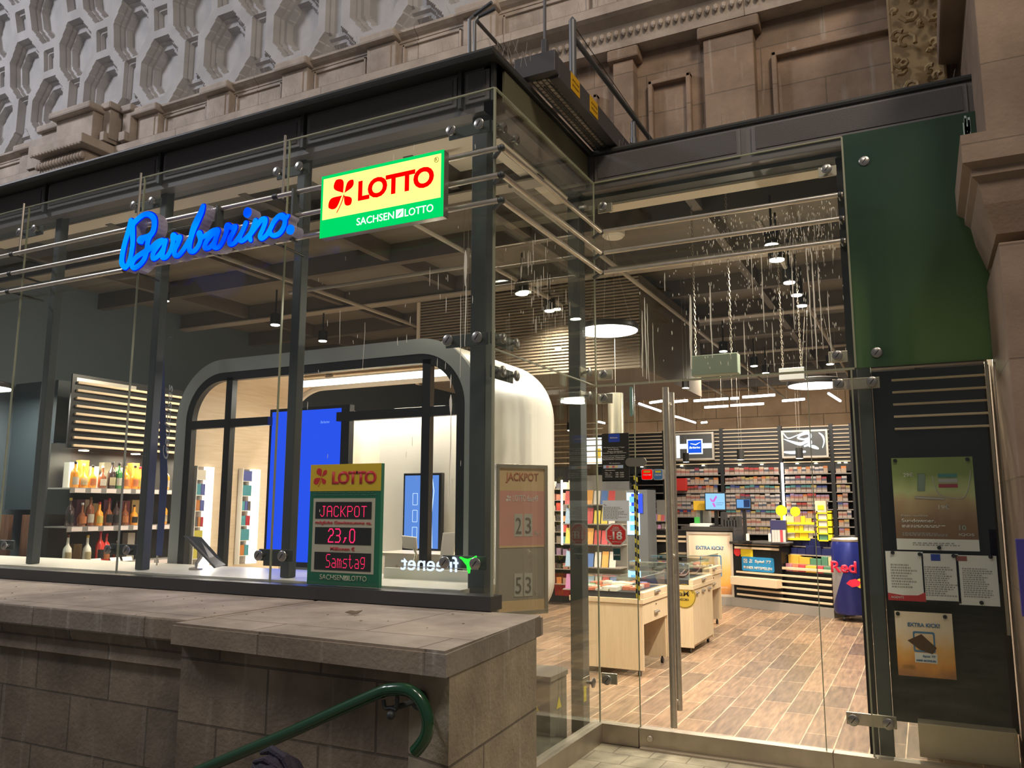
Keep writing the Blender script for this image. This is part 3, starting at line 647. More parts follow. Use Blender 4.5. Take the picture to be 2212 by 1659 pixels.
SC = [
 [(222,285,24),(195,400,26),(155,540,27),(130,660,28),(125,745,28),(160,795,24),(200,745,24),(228,640,25),(243,520,25),(240,410,30),(245,330,28),(300,268,25),(365,222,24),(425,222,27),(470,262,30),(478,330,30),(462,405,30),(425,450,28),(370,475,30),(322,495,36),(340,515,26)],
 [(440,440,24),(408,510,26),(396,600,26),(375,690,25),(325,760,24),(262,800,24),(235,775,22),(262,705,24),(330,650,26),(400,612,28),(450,575,26)],
 [(450,575,24),(515,520,26),(570,503,24),(520,560,22),(465,640,25),(465,700,22),(520,670,22),(575,590,22),(600,505,24),(575,610,24),(565,685,24),(610,680,22),(655,610,22),(680,520,24),(682,450,32),(715,478,26),(755,468,26),(735,530,26),(700,600,26),(700,660,24),(745,660,22),(800,590,24),(860,490,24)],
 [(1005,130,25),(985,195,34),(940,290,40),(905,370,38),(880,450,32),(862,540,26),(862,610,26),(905,620,24),(950,570,24),(978,495,26),(965,425,32),(990,470,24)],
 [(978,480,24),(1050,440,24),(1110,400,26),(1165,388,24),(1105,440,22),(1045,510,25),(1025,580,24),(1075,580,22),(1130,510,22),(1170,400,24),(1140,500,24),(1128,575,24),(1180,570,22),(1230,490,22),(1258,410,25),(1268,345,34),(1310,362,24),(1355,352,26),(1335,410,26),(1300,480,26),(1295,540,24),(1345,530,22),(1405,450,23),(1445,380,24),(1470,312,26),(1440,390,24),(1405,470,24),(1415,510,22),(1470,480,24),(1530,410,24),(1560,340,25),(1575,285,26),(1545,370,24),(1515,450,24),(1522,500,22)],
 [(1530,430,22),(1590,345,24),(1640,280,28),(1680,270,26),(1680,310,26),(1655,380,26),(1625,450,25),(1640,485,22),(1690,450,24),(1735,380,25),(1775,300,27),(1830,240,28),(1875,235,28),(1895,290,26),(1880,360,26),(1835,425,26),(1775,450,24),(1735,425,24),(1735,370,20)],
 [(1860,250,28),(1900,265,22),(1930,232,16)],
]
YS = 3.87
def cp(u, v): return at(240+u/5.027, 420+v/5.027, 1, YS)
sg = thing('script_sign', 'glowing blue script sign mounted on the rails of the long window', 'sign', None, (-4.7, YS, 3.5))
lt = NB(); bk_ = NB(); rim_ = NB(); TS = FX(0, YS, 0)
for st in SC:
    P = []
    for u, v, r in smooth(st, 4):
        c = cp(u, v); e = cp(u+r, v); P.append((c.x, c.z, abs(e.x-c.x)))
    stroke(lt, P, TS, .002, .012, .74); stroke(rim_, P, TS, -.003, .001, 1.0);  stroke(bk_, P[::2], TS, -.085, -.004, 1.06)
BLUEG = bpy.data.materials.new('blue_neon_face'); BLUEG.use_nodes = True; nt = BLUEG.node_tree; nt.nodes.clear(); N = nt.nodes.new; L = nt.links.new
tc = N('ShaderNodeTexCoord'); nz_ = N('ShaderNodeTexNoise'); nz_.inputs['Scale'].default_value = 2.4; L(tc.outputs['Object'], nz_.inputs['Vector'])
r = N('ShaderNodeValToRGB'); r.color_ramp.elements[0].position = .4; r.color_ramp.elements[1].position = .62; r.color_ramp.elements[0].color = (0, .07, 1, 1); r.color_ramp.elements[1].color = (0, .27, 1, 1); L(nz_.outputs[0], r.inputs[0])
e = N('ShaderNodeEmission'); e.inputs[1].default_value = 1.15; L(r.outputs[0], e.inputs[0]); o_ = N('ShaderNodeOutputMaterial'); L(e.outputs[0], o_.inputs[0])
for u, v in ((1487, 200), (1953, 385)):
    c = cp(u, v); q = cp(u+38, v); rr = q.x-c.x
    prism(lt, circ(c.x, c.z, rr, 24, rr*1.12), TS, 0, .012); prism(bk_, circ(c.x, c.z, rr*1.1, 24, rr*1.25), TS, -.085, -.004)
obj('lettering', lt, BLUEG, sg); obj('blue_edge', rim_, glow('blue_edge_light', (0, .01, .75), 1.0), sg)
ACR = bpy.data.materials.new('clear_acrylic_return'); ACR.use_nodes = True; nt = ACR.node_tree; b = nt.nodes['Principled BSDF']; b.inputs['Base Color'].default_value = (.55, .5, .62, 1); b.inputs['Roughness'].default_value = .12; b.inputs['Alpha'].default_value = .35
obj('acrylic_back', bk_, ACR, sg)
for u, v in ((200, 400), (1040, 250), (1860, 330)):
    c = cp(u, v); obj('bracket', bx(c.x-.008, c.x+.008, YS+.08, YA-.08, 3.38, 3.74), STEEL, sg)
point('script_sign_glow', (-4.75, YS-.10, 3.42), .35, (.05, .15, 1), .2)
# ---- square lottery sign
YL = 3.88
def lp(u, v): return at(660+u/6.506, 310+v/6.506, 1, YL)
def quad(f, u0, v0, u1, v1): a, b = f(u0, v1), f(u1, v0); return a.x, b.x, a.z, b.z
a, b_ = lp(195, 1335), lp(1945, 80); X0, X1, Z0, Z1 = a.x, b_.x, (lp(195, 1335).z+lp(1945, 1015).z)/2, (lp(205, 475).z+lp(1945, 80).z)/2
ls = thing('lightbox_sign', 'illuminated yellow and green lottery sign with red clover on the rails', 'sign', None, (X0, YL, Z0))
obj('housing', bx(X0, X1, YL+.004, YL+.06, Z0, Z1, bev=.004), mat('sign_housing', (.24, .22, .19), .4, .6), ls)
G_ = glow('sign_green', (.0, .66, .13), 1.0); Y_ = glow('sign_yellow', (1.0, .93, .24), 1.22); RED_ = glow('sign_red', (1, .0, .0), .95); WH_ = glow('sign_white', (.86, 1, .95), 1.1)
obj('green_face', bx(X0, X1, YL, YL+.004, Z0, Z1), G_, ls)
yx0, yx1 = X0+.018, X1-.018; yz1 = Z1-.022; yz0 = (lp(230, 1080).z+lp(1910, 755).z)/2
obj('yellow_face', bx(yx0, yx1, YL-.002, YL, yz0, yz1), Y_, ls)
W_, H_ = X1-X0, yz1-yz0
def clover(bm, cx, cz, s, T, d0=0, d1=.002):
    """four petals and a curved stem, s = overall height"""
    def petal(c, ax, L, Wd, sk=0):
        P = []; a = math.radians(ax); ux, uz = math.cos(a), math.sin(a); n = 16
        for k in range(n):
            t = k/(n-1)
            w = Wd*math.sin(PI*t**1.55)**.75
            P.append((t*L, w))
        Q = P+[(x, -w) for x, w in P[::-1][1:-1]]
        prism(bm, [(c[0]+x*ux-w*uz+sk*x*x/L, c[1]+x*uz+w*ux) for x, w in Q], T, d0, d1)
    petal((cx-.01*s, cz+.04*s), 122, .52*s, .185*s); petal((cx+.04*s, cz+.03*s), 50, .46*s, .12*s)
    petal((cx-.05*s, cz-.03*s), 212, .56*s, .18*s); petal((cx+.02*s, cz-.05*s), -50, .40*s, .135*s)
    P = [(cx+.02*s, cz-.02*s), (cx-.04*s, cz-.20*s), (cx-.12*s, cz-.36*s), (cx-.22*s, cz-.52*s)]
    P = smooth(P, 4)
    prism(bm, [(x-.012*s, z) for x, z in P]+[(x+.016*s, z) for x, z in P[::-1]], T, d0, d1)
TL_ = FX(0, YL-.002, 0); bm = NB(); clover(bm, X0+W_*.198, yz0+H_*.53, H_*.80, TL_); obj('clover_emblem', bm, RED_, ls)
text('lettering', 'LOTTO', FX(X0+W_*.325, YL-.002, yz0+H_*.285), W_*.605, H_*.48, RED_, ls, bold=.038, spacing=.9)
text('lettering', 'R', FX(X0+W_*.938, YL-.002, yz0+H_*.835), W_*.018, H_*.075, mat('ochre_line', (.35, .3, .02), .5), ls)
bm = NB(); ring(bm, circ(X0+W_*.947, yz0+H_*.872, .017, 20), circ(X0+W_*.947, yz0+H_*.872, .0145, 20), TL_, 0, .002); obj('ring_mark', bm, MT['ochre_line'], ls)
g0 = Z0; gh = yz0-Z0
text('lettering', 'SACHSEN', FX(X0+W_*.318, YL, g0+gh*.33), W_*.305, gh*.40, WH_, ls, bold=.006)
text('lettering', 'LOTTO', FX(X0+W_*.708, YL, g0+gh*.33), W_*.22, gh*.40, WH_, ls, bold=.006)
def checkmark(parent, x, z, s, y, m, m2):
    bm = NB(); prism(bm, [(0, 0), (s, .06*s), (s, s), (0, s)], FX(x, y, z), 0, .002); q = obj('square_emblem', bm, m, parent)
    bm = NB(); prism(bm, [(.2*s, .12*s), (.5*s, .28*s), (.88*s, .8*s), (.45*s, .48*s)], FX(x, y-.002, z), 0, .001); obj('tick', bm, m2, q)
checkmark(ls, X0+W_*.638, g0+gh*.33, W_*.058, YL, WH_, G_)
for x in (X0+.1, X1-.1): obj('bracket', bx(x-.012, x+.012, YL+.06, YL+.10, 3.38, 3.74), STEEL, ls)
area('lightbox_glow', ((X0+X1)/2, YL-.05, (Z0+Z1)/2), ((X0+X1)/2, 0, Z0), W_*.9, 2.2, (.9, 1, .4), size_y=Z1-Z0, shape='RECTANGLE')
# ---- jackpot display leaning behind the window
YJ = 4.125
def jp(u, v): return at(650+u/5.72, 990+v/5.72, 1, YJ)
p0, p1 = jp(130, 1560), jp(965, 80); X0, X1, Z0, Z1 = jp(95, 900).x, jp(975, 900).x, 1.16, p1.z+.01
jd = thing('jackpot_display', 'green and yellow lottery jackpot display with red lights in the window', 'sign', None, (X0, YJ, Z0))
W_, H_ = X1-X0, Z1-Z0
DG = mat('lotto_green', (.0, .16, .085), .45); DY = mat('lotto_yellow', (.82, .56, .02), .45); DR = mat('lotto_red', (.72, .02, .03), .45); DW = mat('display_white', (.62, .58, .48), .6)
obj('housing', bx(X0, X1, YJ, YJ+.035, Z0, Z1, bev=.003), DG, jd)
TJ = lambda fx, fz, y=YJ: FX(X0+W_*fx, y, Z0+H_*fz)
def jrect(name, fx0, fx1, fz0, fz1, m, y, par=jd, d=.002): return obj(name, bx(X0+W_*fx0, X0+W_*fx1, y-d, y, Z0+H_*fz0, Z0+H_*fz1), m, par)
yp = jrect('header_panel', 0, 1, .775, 1, DY, YJ)
bm = NB(); clover(bm, X0+W_*.165, Z0+H_*.893, H_*.155, FX(0, YJ-.002, 0)); obj('clover_emblem', bm, DR, jd)
text('lettering', 'LOTTO', TJ(.32, .832, YJ-.002), W_*.62, H_*.108, DR, jd, bold=.038, spacing=.9)
text('lettering', 'Gewinnwahrscheinlichkeit 1 : 140 Mio. Spiel 77 ab 18', TJ(.07, .757, YJ), W_*.83, H_*.011, mat('print_pale', (.12, .3, .25), .6), jd)
text('lettering', 'Glücksspiel kann süchtig machen. Hilfe unter 0800 1372700', TJ(.04, .736, YJ), W_*.9, H_*.011, MT['print_pale'], jd)
jrect('white_panel', .06, .93, .105, .715, DW, YJ)
LED = glow('led_red', (1.0, .015, .10), 2.2)
scr = [(.095, .885, .545, .685), (.10, .89, .335, .475), (.105, .895, .125, .27)]
for q in scr: jrect('led_screen', *q, BLACK, YJ-.002)
F57 = {'J': '00111 00010 00010 00010 00010 10010 01100', 'A': '01110 10001 10001 11111 10001 10001 10001', 'C': '01110 10001 10000 10000 10000 10001 01110', 'K': '10001 10010 10100 11000 10100 10010 10001', 'P': '11110 10001 10001 11110 10000 10000 10000', 'O': '01110 10001 10001 10001 10001 10001 01110', 'T': '11111 00100 00100 00100 00100 00100 00100',
 '2': '01110 10001 00001 00110 01000 10000 11111', '3': '11110 00001 00001 01110 00001 00001 11110', '0': '01110 10001 10001 10001 10001 10001 01110', ',': '00000 00000 00000 00000 00110 00100 01000', 'S': '01111 10000 10000 01110 00001 00001 11110', 'a': '00000 00000 01110 00001 01111 10001 01111', 'm': '00000 00000 11010 10101 10101 10101 10101', 's': '00000 00000 01111 10000 01110 00001 11110', 't': '01000 01000 11100 01000 01000 01001 00110', 'g': '00000 01111 10001 10001 01111 00001 01110'}
def led(s, fx0, fx1, fz0, fz1, par, fat=.42, seg=False):
    bm = NB(); nchar = len(s); cw = W_*(fx1-fx0)/nchar; ch = H_*(fz1-fz0)/7; dx = cw/6
    sub = 2
    for i, c in enumerate(s):
        rows = F57[c].split()
        for r_ in range(7):
            for k in range(5):
                if rows[r_][k] != '1': continue
                x = X0+W_*fx0+i*cw+(k+.5)*dx; z = Z0+H_*fz1-(r_+.5)*ch
                prism(bm, circ(x, z, min(dx, ch)*fat, 8), FX(0, YJ-.004, 0), 0, .0015)
                if k < 4 and rows[r_][k+1] == '1': prism(bm, circ(x+dx/2, z, min(dx, ch)*fat, 8), FX(0, YJ-.004, 0), 0, .0015)
                if r_ < 6 and rows[r_+1][k] == '1': prism(bm, circ(x, z-ch/2, min(dx, ch)*fat, 8), FX(0, YJ-.004, 0), 0, .0015)
                for q in (1, -1):
                    if r_ < 6 and 0 <= k+q < 5 and rows[r_+1][k+q] == '1' and rows[r_][k+q] == '0' and rows[r_+1][k] == '0': prism(bm, circ(x+q*dx/2, z-ch/2, min(dx, ch)*fat, 8), FX(0, YJ-.004, 0), 0, .0015)
    obj('led_dots', bm, LED, par)
led('JACKPOT', .165, .84, .558, .655, jd, .24); led('23,0', .29, .69, .345, .47, jd, .38); led('Samstag', .27, .83, .14, .26, jd, .26)
text('lettering', 'mögliche Gewinnsumme ca.', TJ(.10, .492, YJ-.002), W_*.79, H_*.036, DR, jd, bold=.012)
text('lettering', 'Millionen €', TJ(.33, .285, YJ-.002), W_*.34, H_*.032, DR, jd, bold=.012)
CRM = mat('print_cream', (.62, .66, .5), .6)
text('lettering', 'SACHSEN', TJ(.19, .045, YJ), W_*.34, H_*.042, CRM, jd, bold=.006); text('lettering', 'LOTTO', TJ(.60, .045, YJ), W_*.24, H_*.042, CRM, jd, bold=.006)
checkmark(jd, X0+W_*.535, Z0+H_*.045, W_*.055, YJ, CRM, DG)
# ---- jackpot poster in a snap frame behind the side glass
A_, B_ = Vector((-2.425, 4.60, 0)), Vector((-2.225, 4.90, 0)); u = (B_-A_).normalized(); PW = (B_-A_).length
pz0, pz1 = .985, 1.905; TP_ = frame((A_.x, A_.y, pz0), u, (0, 0, 1)); PH = pz1-pz0
js = thing('jackpot_poster', 'silver snap frame with faded jackpot poster behind the corner side glass', 'poster', None, (A_.x, A_.y, pz0))
def tb(name, u0, u1, v0, v1, d0, d1, m, par, T=TP_, bev=0): return obj(name, xf(box(NB(), u0, u1, v0, v1, d0, d1, 0, bev), T), m, par)
fr = NB()
for q in ((-.012, .012, 0, PH), (PW-.012, PW+.012, 0, PH), (-.012, PW+.012, -.012, .014), (-.012, PW+.012, PH-.014, PH+.012)): box(fr, q[0], q[1], q[2], q[3], 0, .022, 0, .003)
xf(fr, TP_); obj('snap_frame', fr, mat('champagne_aluminium', (.62, .56, .46), .35, .7), js)
tb('poster', 0, PW, 0, PH, .002, .006, mat('poster_grey_brown', (.46, .40, .33), .6), js)
tb('poster_band', .012, PW-.012, PH*.83, PH-.014, .006, .008, mat('poster_faded_orange', (.88, .62, .36), .6), js)
tb('poster_band', .012, PW-.012, PH*.445, PH*.83, .006, .008, mat('poster_faded_red', (.85, .42, .36), .6), js)
tb('poster_band', .012, PW-.012, .014, PH*.085, .006, .008, MT['poster_faded_orange'], js)
tb('poster_band', .012, PW-.012, PH*.44, PH*.455, .0085, .009, MT['poster_faded_orange'], js)
T2 = lambda fu, fv, d=.008: TP_ @ Matrix.Translation((PW*fu, PH*fv, d))
text('lettering', 'JACKPOT', T2(.17, .88), PW*.68, PH*.075, mat('poster_dull_red', (.60, .22, .12), .6), js, bold=.02)
text('lettering', 'LOTTO 6aus49', T2(.32, .757), PW*.52, PH*.042, PAPER, js)
bm = NB(); clover(bm, PW*.24, PH*.775, .04, TP_ @ Matrix.Translation((0, 0, .008))); obj('clover_emblem', bm, PAPER, js)
for s, fv in (('2', .515), ('5', .11)):
    for k, c in enumerate((s, '3')):
        q = tb('digit_card', PW*(.35+.2*k), PW*(.52+.2*k), PH*fv, PH*(fv+.155), .008, .010, mat('digit_card', (.66, .62, .55), .6), js)
        text('lettering', c, T2(.375+.2*k, fv+.02, .010), PW*.115, PH*.11, mat('digit_grey', (.22, .2, .17), .6), js)
    text('lettering', 'Mio. €', T2(.77, fv), PW*.13, PH*.04, MT['digit_card'], js)
# ---- reflection of a provider sign in the glass, built as glowing mirrored letters
REFL_GLOW = glow('reflection_pale_blue', (.62, .74, 1.0), 1.5)
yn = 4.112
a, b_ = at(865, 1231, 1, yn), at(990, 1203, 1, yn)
ns = thing('sign_reflection', 'pale blue glowing lettering and green triangle imitating a sign reflected in the window', 'sign', None, (a.x, yn, a.z))
text('lettering', 'freenet', frame((b_.x, yn, a.z), (-1, 0, 0), (0, 0, 1)), b_.x-a.x, b_.z-a.z, REFL_GLOW, ns, bold=.008)
GN = glow('reflection_green', (.03, 1.0, .05), 1.3)
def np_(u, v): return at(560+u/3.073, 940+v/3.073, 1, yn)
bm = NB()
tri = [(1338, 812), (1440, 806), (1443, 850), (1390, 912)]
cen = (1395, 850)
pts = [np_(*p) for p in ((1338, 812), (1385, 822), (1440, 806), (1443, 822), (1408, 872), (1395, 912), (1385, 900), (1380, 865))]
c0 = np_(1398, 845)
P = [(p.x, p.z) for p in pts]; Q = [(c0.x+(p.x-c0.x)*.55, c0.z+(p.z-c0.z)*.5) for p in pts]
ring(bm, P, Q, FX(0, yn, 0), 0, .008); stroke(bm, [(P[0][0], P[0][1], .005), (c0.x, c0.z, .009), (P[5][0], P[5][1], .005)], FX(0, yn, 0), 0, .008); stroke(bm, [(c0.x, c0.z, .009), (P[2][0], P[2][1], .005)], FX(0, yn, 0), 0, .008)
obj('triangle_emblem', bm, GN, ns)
wb = struct('wall_plinth', bx(at(828, 1250, 1, 4.66).x, -2.50, 4.66, 4.70, 1.16, 1.235), WHITE); wb['kind'] = 'thing'; wb.name = 'display_board'; tag(wb, 'low cream board standing across the right end of the window ledge', 'board')
obj('letter_bar', bx(a.x, b_.x+.13, yn, yn+.003, a.z+.02, a.z+.024), mat('clear_strip', (.7, .7, .66), .2), ns)
# ---- emblem stickers and notices on the entrance glass
yd = YC-.008
def notice(name, lb, x0, y0, x1, y1, m, cat='notice', y=yd, d=.0015):
    a, b_ = at(x0, y1, 1, y), at(x1, y0, 1, y); t = thing(name, lb, cat, None, (a.x, y, a.z))
    obj('sheet', bx(a.x, b_.x, y-d, y, a.z, b_.z), m, t); return t, a.x, a.z, b_.x-a.x, b_.z-a.z
INK = mat('ink_dark', (.08, .08, .08), .6); GREYT = mat('grey_print', (.36, .36, .35), .6)
BLK = mat('black_vinyl', (.018, .016, .014), .5); BLU = mat('brand_blue', (.02, .06, .42), .45); VW = mat('vinyl_white', (.72, .70, .66), .5)
def lines(t, x, z, w, h, rows, m, y, par=None, seed=0, name='lettering', lw=.62):
    """small print: rows of short word-like bars"""
    random.seed(seed); bm = NB(); rh = h/rows
    for r_ in range(rows):
        zz = z+h-(r_+.5)*rh; cx = 0; end = w*random.uniform(.6, 1)
        while cx < end:
            ww = random.uniform(.03, .11)*w; ww = min(ww, end-cx)
            box(bm, x+cx, x+cx+ww*.85, y-.0008, y, zz-rh*lw/2, zz+rh*lw/2); cx += ww+.012*w
    o = obj('small_print', bm, m, t); o['kind'] = 'stuff'; return o
t, x, z, w, h = notice('hours_sticker', 'black opening hours sticker with blue square on the left of the entrance glass', 1301, 935, 1358, 1040, BLK, 'sticker')
y = yd-.0015
obj('blue_square', bx(x+w*.26, x+w*.67, y-.001, y, z+h*.82, z+h*.99), BLU, t)
text('lettering', 'Barbarino', FX(x+w*.32, y-.001, z+h*.895), w*.28, h*.03, VW, t, shear=.3)
for i, (s, f0, fw, fz) in enumerate((('Wir bieten Ihnen an 7 Tagen', .06, .78, .69), ('in der Woche:', .26, .38, .655), ('Presse Sortiment', .22, .56, .61), ('Bücher Zigarren Spirituosen', .06, .84, .575), ('Unsere Serviceleistungen:', .04, .82, .515), ('internationale Tabakwaren', .06, .8, .48), ('Raucherbedarf Geschenke', .04, .78, .445), ('Wir akzeptieren', .27, .40, .36))):
    text('lettering', s, FX(x+w*f0, y, z+h*fz), w*fw, h*.026, VW, t)
obj('payment_strip', bx(x+w*.05, x+w*.78, y-.001, y, z+h*.27, z+h*.335), mat('payment_blue', (.45, .55, .75), .5), t)
bm = NB()
for k, c in enumerate(range(4)): box(bm, x+w*(.16+.11*k), x+w*(.25+.11*k), y-.002, y-.001, z+h*.28, z+h*.325, k % 2)
obj('card_marks', bm, [mat('card_red', (.6, .15, .12), .5), mat('card_yellow', (.75, .55, .2), .5)], t)
text('lettering', 'Öffnungszeiten', FX(x+w*.12, y, z+h*.215), w*.36, h*.028, VW, t)
for k, (s, q) in enumerate((('Mo. - Fr.', '6:00 - 22:00'), ('Sa.', '7:00 - 22:00'), ('So./Feiertag', '8:00 - 22:00'))):
    text('lettering', s, FX(x+w*.12, y, z+h*(.165-.042*k)), w*.26, h*.024, VW, t); text('lettering', q, FX(x+w*.5, y, z+h*(.165-.042*k)), w*.30, h*.024, VW, t)
t, x, z, w, h = notice('grey_sticker', 'grey sticker strip under the black opening hours sticker', 1301, 1037, 1359, 1060, mat('grey_vinyl', (.42, .42, .42), .5), 'sticker'); lines(t, x+w*.15, z+h*.1, w*.7, h*.8, 5, GREYT, yd-.0015, seed=2)
t, x, z, w, h = notice('white_notice', 'white letter sized notice taped to the entrance glass above the red octagon', 1302, 1081, 1359, 1125, mat('paper_cool', (.74, .79, .88), .6)); lines(t, x+w*.05, z+h*.08, w*.88, h*.62, 9, GREYT, yd-.0015, seed=3)
bm = NB(); stroke(bm, [(x+w*.06, z+h*.82, .0015), (x+w*.1, z+h*.76, .002), (x+w*.16, z+h*.76, .001)], FX(0, yd-.0015, 0), 0, .001); obj('logo_mark', bm, INK, t)
c = at(1331.5, 1155, 1, yd); r_ = (at(1355.5, 1155, 1, yd)-c).x
t = thing('age_sticker', 'red octagonal age 18 sticker on the entrance glass', 'sticker', None, tuple(c))
oct_ = lambda r: [(c.x+r*math.cos(PI/8+k*PI/4), c.z+r*math.sin(PI/8+k*PI/4)) for k in range(8)]
bm = NB(); prism(bm, oct_(r_*1.06), FX(0, yd, 0), 0, .0015); obj('white_rim', bm, VW, t)
bm = NB(); prism(bm, oct_(r_*.90), FX(0, yd, 0), .0015, .003); obj('red_field', bm, mat('signal_red', (.62, .03, .03), .45), t)
y = yd-.003
text('lettering', '18', FX(c.x-r_*.32, y, c.z-r_*.45), r_*.85, r_*.72, VW, t, bold=.03)
for s, fx_, fw, fz in (('TABAK', -.3, .55, .58), ('PRODUKTE', -.36, .66, .44), ('E-ZIGARETTEN', -.48, .95, .30), ('NUR', -.70, .28, -.2), ('AB', -.62, .2, -.38), ('Jugendschutzgesetz', -.4, .9, -.66)): text('lettering', s, FX(c.x+fx_*r_, y, c.z+fz*r_), fw*r_, r_*.10, VW, t)
t, x, z, w, h = notice('dark_sticker', 'small dark green sticker with dumbbell mark below the octagon', 1325, 1185, 1340, 1210, mat('dark_teal', (.01, .06, .06), .5), 'sticker')
bm = NB(); stroke(bm, [(x+w*.2, z+h*.45, .006), (x+w*.35, z+h*.45, .003), (x+w*.65, z+h*.45, .003), (x+w*.8, z+h*.45, .006)], FX(0, yd-.0015, 0), 0, .001); obj('dumbbell_mark', bm, VW, t)
# sliding door pull, floor-to-transom bars, warning tape, thumb lock
xh = at(1447, 1200, 1, YC-.07).x; z0h, z1h = .17, 2.50
t = thing('door_pull', 'tall double stainless steel pull bar of the glass door', 'door pull', None, (xh, YC, z0h))
bm = NB(); tube(bm, [(xh, YC-.075, z0h), (xh, YC-.075, z1h)], .023, 20); obj('outer_bar', bm, INOX, t, True)
bm = NB(); tube(bm, [(xh+.0, YC+.075, z0h+.08), (xh+.0, YC+.075, z1h-.02)], .021, 20); obj('inner_bar', bm, INOX, t, True)
for z in (z0h+.15, 1.3, z1h-.12):
    bm = NB(); cyl(bm, (xh, YC-.07, z), (xh, YC+.07, z), .010, 12); cyl(bm, (xh, YC-.02, z), (xh, YC-.007, z), .022, 16); obj('spacer', bm, INOX, t, True)
xt = at(1376, 1150, 1, yd).x; a, b_ = at(1378, 1022, 1, yd), at(1386, 1297, 1, yd); w = .030; zz = b_.z; n = 28; dz = (a.z-b_.z)/n
t = thing('warning_tape', 'yellow and black diagonal warning tape down the door edge', 'tape', None, (xt, yd, zz))
bm = NB()
for k in range(n):
    q0, q1 = zz+k*dz, zz+(k+1)*dz; x0 = -1.876-w/2; s = dz*.55
    prism(bm, [(x0, q0+s), (x0+w, q0), (x0+w, q1), (x0, q1+s)], FX(0, yd, 0), 0, .0015, k % 2)
obj('tape_strip', bm, [mat('tape_yellow', (.78, .68, .05), .5), mat('tape_black', (.015, .015, .02), .5)], t)
bm = NB(); cz = at(1380, 998, 1, yd).z
prism(bm, rrect(-1.876-.072, -1.876+.085, cz-.032, cz+.032, .031), FX(0, YC-.008, 0), 0, .012); tag(obj('door_stop', bm, mat('grey_rubber', (.16, .15, .13), .5)), 'grey oval plate across the glass door joint', 'door fitting')
# thin joints of the door leaf
run('door_seals', [(-1.880, -1.872, YC-.010, YC-.006, ZG0, 2.55), (-.660, -.654, YC-.010, YC-.006, ZG0, 2.55)], EDGE)
for zc, xx in ((2.42, -1.897),):
    bm = NB(); prism(bm, rrect(xx-.012, xx+.012, zc-.11, zc+.11, .011), FX(0, YC-.008, 0), 0, .008); tag(obj('seal_clip', bm, mat('glass_green_clip', (.18, .3, .27), .2)), 'small green glass clip hanging under the transom by the door pull', 'door fitting')
# ---- notice window: black board, slats and posters
bd = struct('wall_notice', bx(-.27, .42, 5.98, 6.02, .3, 2.56), BLACK, 'black board behind the notice window')
for k in range(5): struct('notice_slat', bx(-.15, .40, 5.955, 5.98, 2.485-k*.082, 2.50-k*.082, bev=.003), SLAT, parent=bd)
struct('trim_21', bx(-.13, .40, 5.86, 6.6, .13, .33, bev=.004), mat('sand_metal', (.55, .46, .33), .4, .5))
run('trim_22', [(.385, .402, 5.78, 5.80, .9, 2.55), (.425, .447, 5.70, 5.74, .7, 2.55)], INOXD)
yb = 5.86
AD = bpy.data.materials.new('poster_dunes'); AD.use_nodes = True; nt = AD.node_tree; b = nt.nodes['Principled BSDF']; b.inputs['Roughness'].default_value = .4; N = nt.nodes.new; L = nt.links.new
tc = N('ShaderNodeTexCoord'); sp = N('ShaderNodeSeparateXYZ'); L(tc.outputs['Generated'], sp.inputs[0]); r = N('ShaderNodeValToRGB'); nn = N('ShaderNodeTexNoise'); nn.inputs['Scale'].default_value = 3; L(tc.outputs['Generated'], nn.inputs['Vector'])
ma = N('ShaderNodeMath'); ma.operation = 'MULTIPLY_ADD'; ma.inputs[1].default_value = .3; L(nn.outputs[0], ma.inputs[0]); L(sp.outputs[2], ma.inputs[2]); L(ma.outputs[0], r.inputs[0])
els = r.color_ramp.elements; els[0].position = .15; els[0].color = (.17, .085, .04, 1); els[1].position = .98; els[1].color = (.26, .34, .10, 1)
for p, c in ((.45, (.30, .17, .09, 1)), (.66, (.55, .40, .22, 1)), (.78, (.55, .62, .28, 1))): e = els.new(p); e.color = c
L(r.outputs[0], b.inputs['Base Color'])
SUNS = bpy.data.materials.new('poster_sunset'); SUNS.use_nodes = True; nt = SUNS.node_tree; b = nt.nodes['Principled BSDF']; b.inputs['Roughness'].default_value = .45; N = nt.nodes.new; L = nt.links.new
tc = N('ShaderNodeTexCoord'); sp = N('ShaderNodeSeparateXYZ'); L(tc.outputs['Generated'], sp.inputs[0]); r = N('ShaderNodeValToRGB'); nn = N('ShaderNodeTexNoise'); nn.inputs['Scale'].default_value = 2.5; L(tc.outputs['Generated'], nn.inputs['Vector'])
ma = N('ShaderNodeMath'); ma.operation = 'MULTIPLY_ADD'; ma.inputs[1].default_value = .5; L(nn.outputs[0], ma.inputs[0]); L(sp.outputs[2], ma.inputs[2]); L(ma.outputs[0], r.inputs[0])
els = r.color_ramp.elements; els[0].position = .25; els[0].color = (.42, .18, .07, 1); els[1].position = 1.1; els[1].color = (.95, .78, .60, 1)
for p, c in ((.5, (.85, .36, .07, 1)), (.66, (.92, .52, .17, 1)), (.8, (.95, .70, .46, 1))): e = els.new(p); e.color = c
L(r.outputs[0], b.inputs['Base Color'])
def poster(lb, x0, y0, x1, y1, m, mags=(), y=yb):
    a, b_ = at(x0, y1, 1, y), at(x1, y0, 1, y); t = thing('poster', lb, 'poster', None, (a.x, y, a.z)); w, h = b_.x-a.x, b_.z-a.z
    obj('sheet', bx(a.x, b_.x, y-.002, y, a.z, b_.z), m, t)
    for fx_, fz in mags: 
        bm = NB(); cyl(bm, (a.x+w*fx_, y-.002, a.z+h*fz), (a.x+w*fx_, y-.014, a.z+h*fz), .012, 14); obj('magnet', bm, BLACK, t)
    return t, a.x, a.z, w, h, y-.002
WT = mat('print_white', (.75, .74, .70), .5)
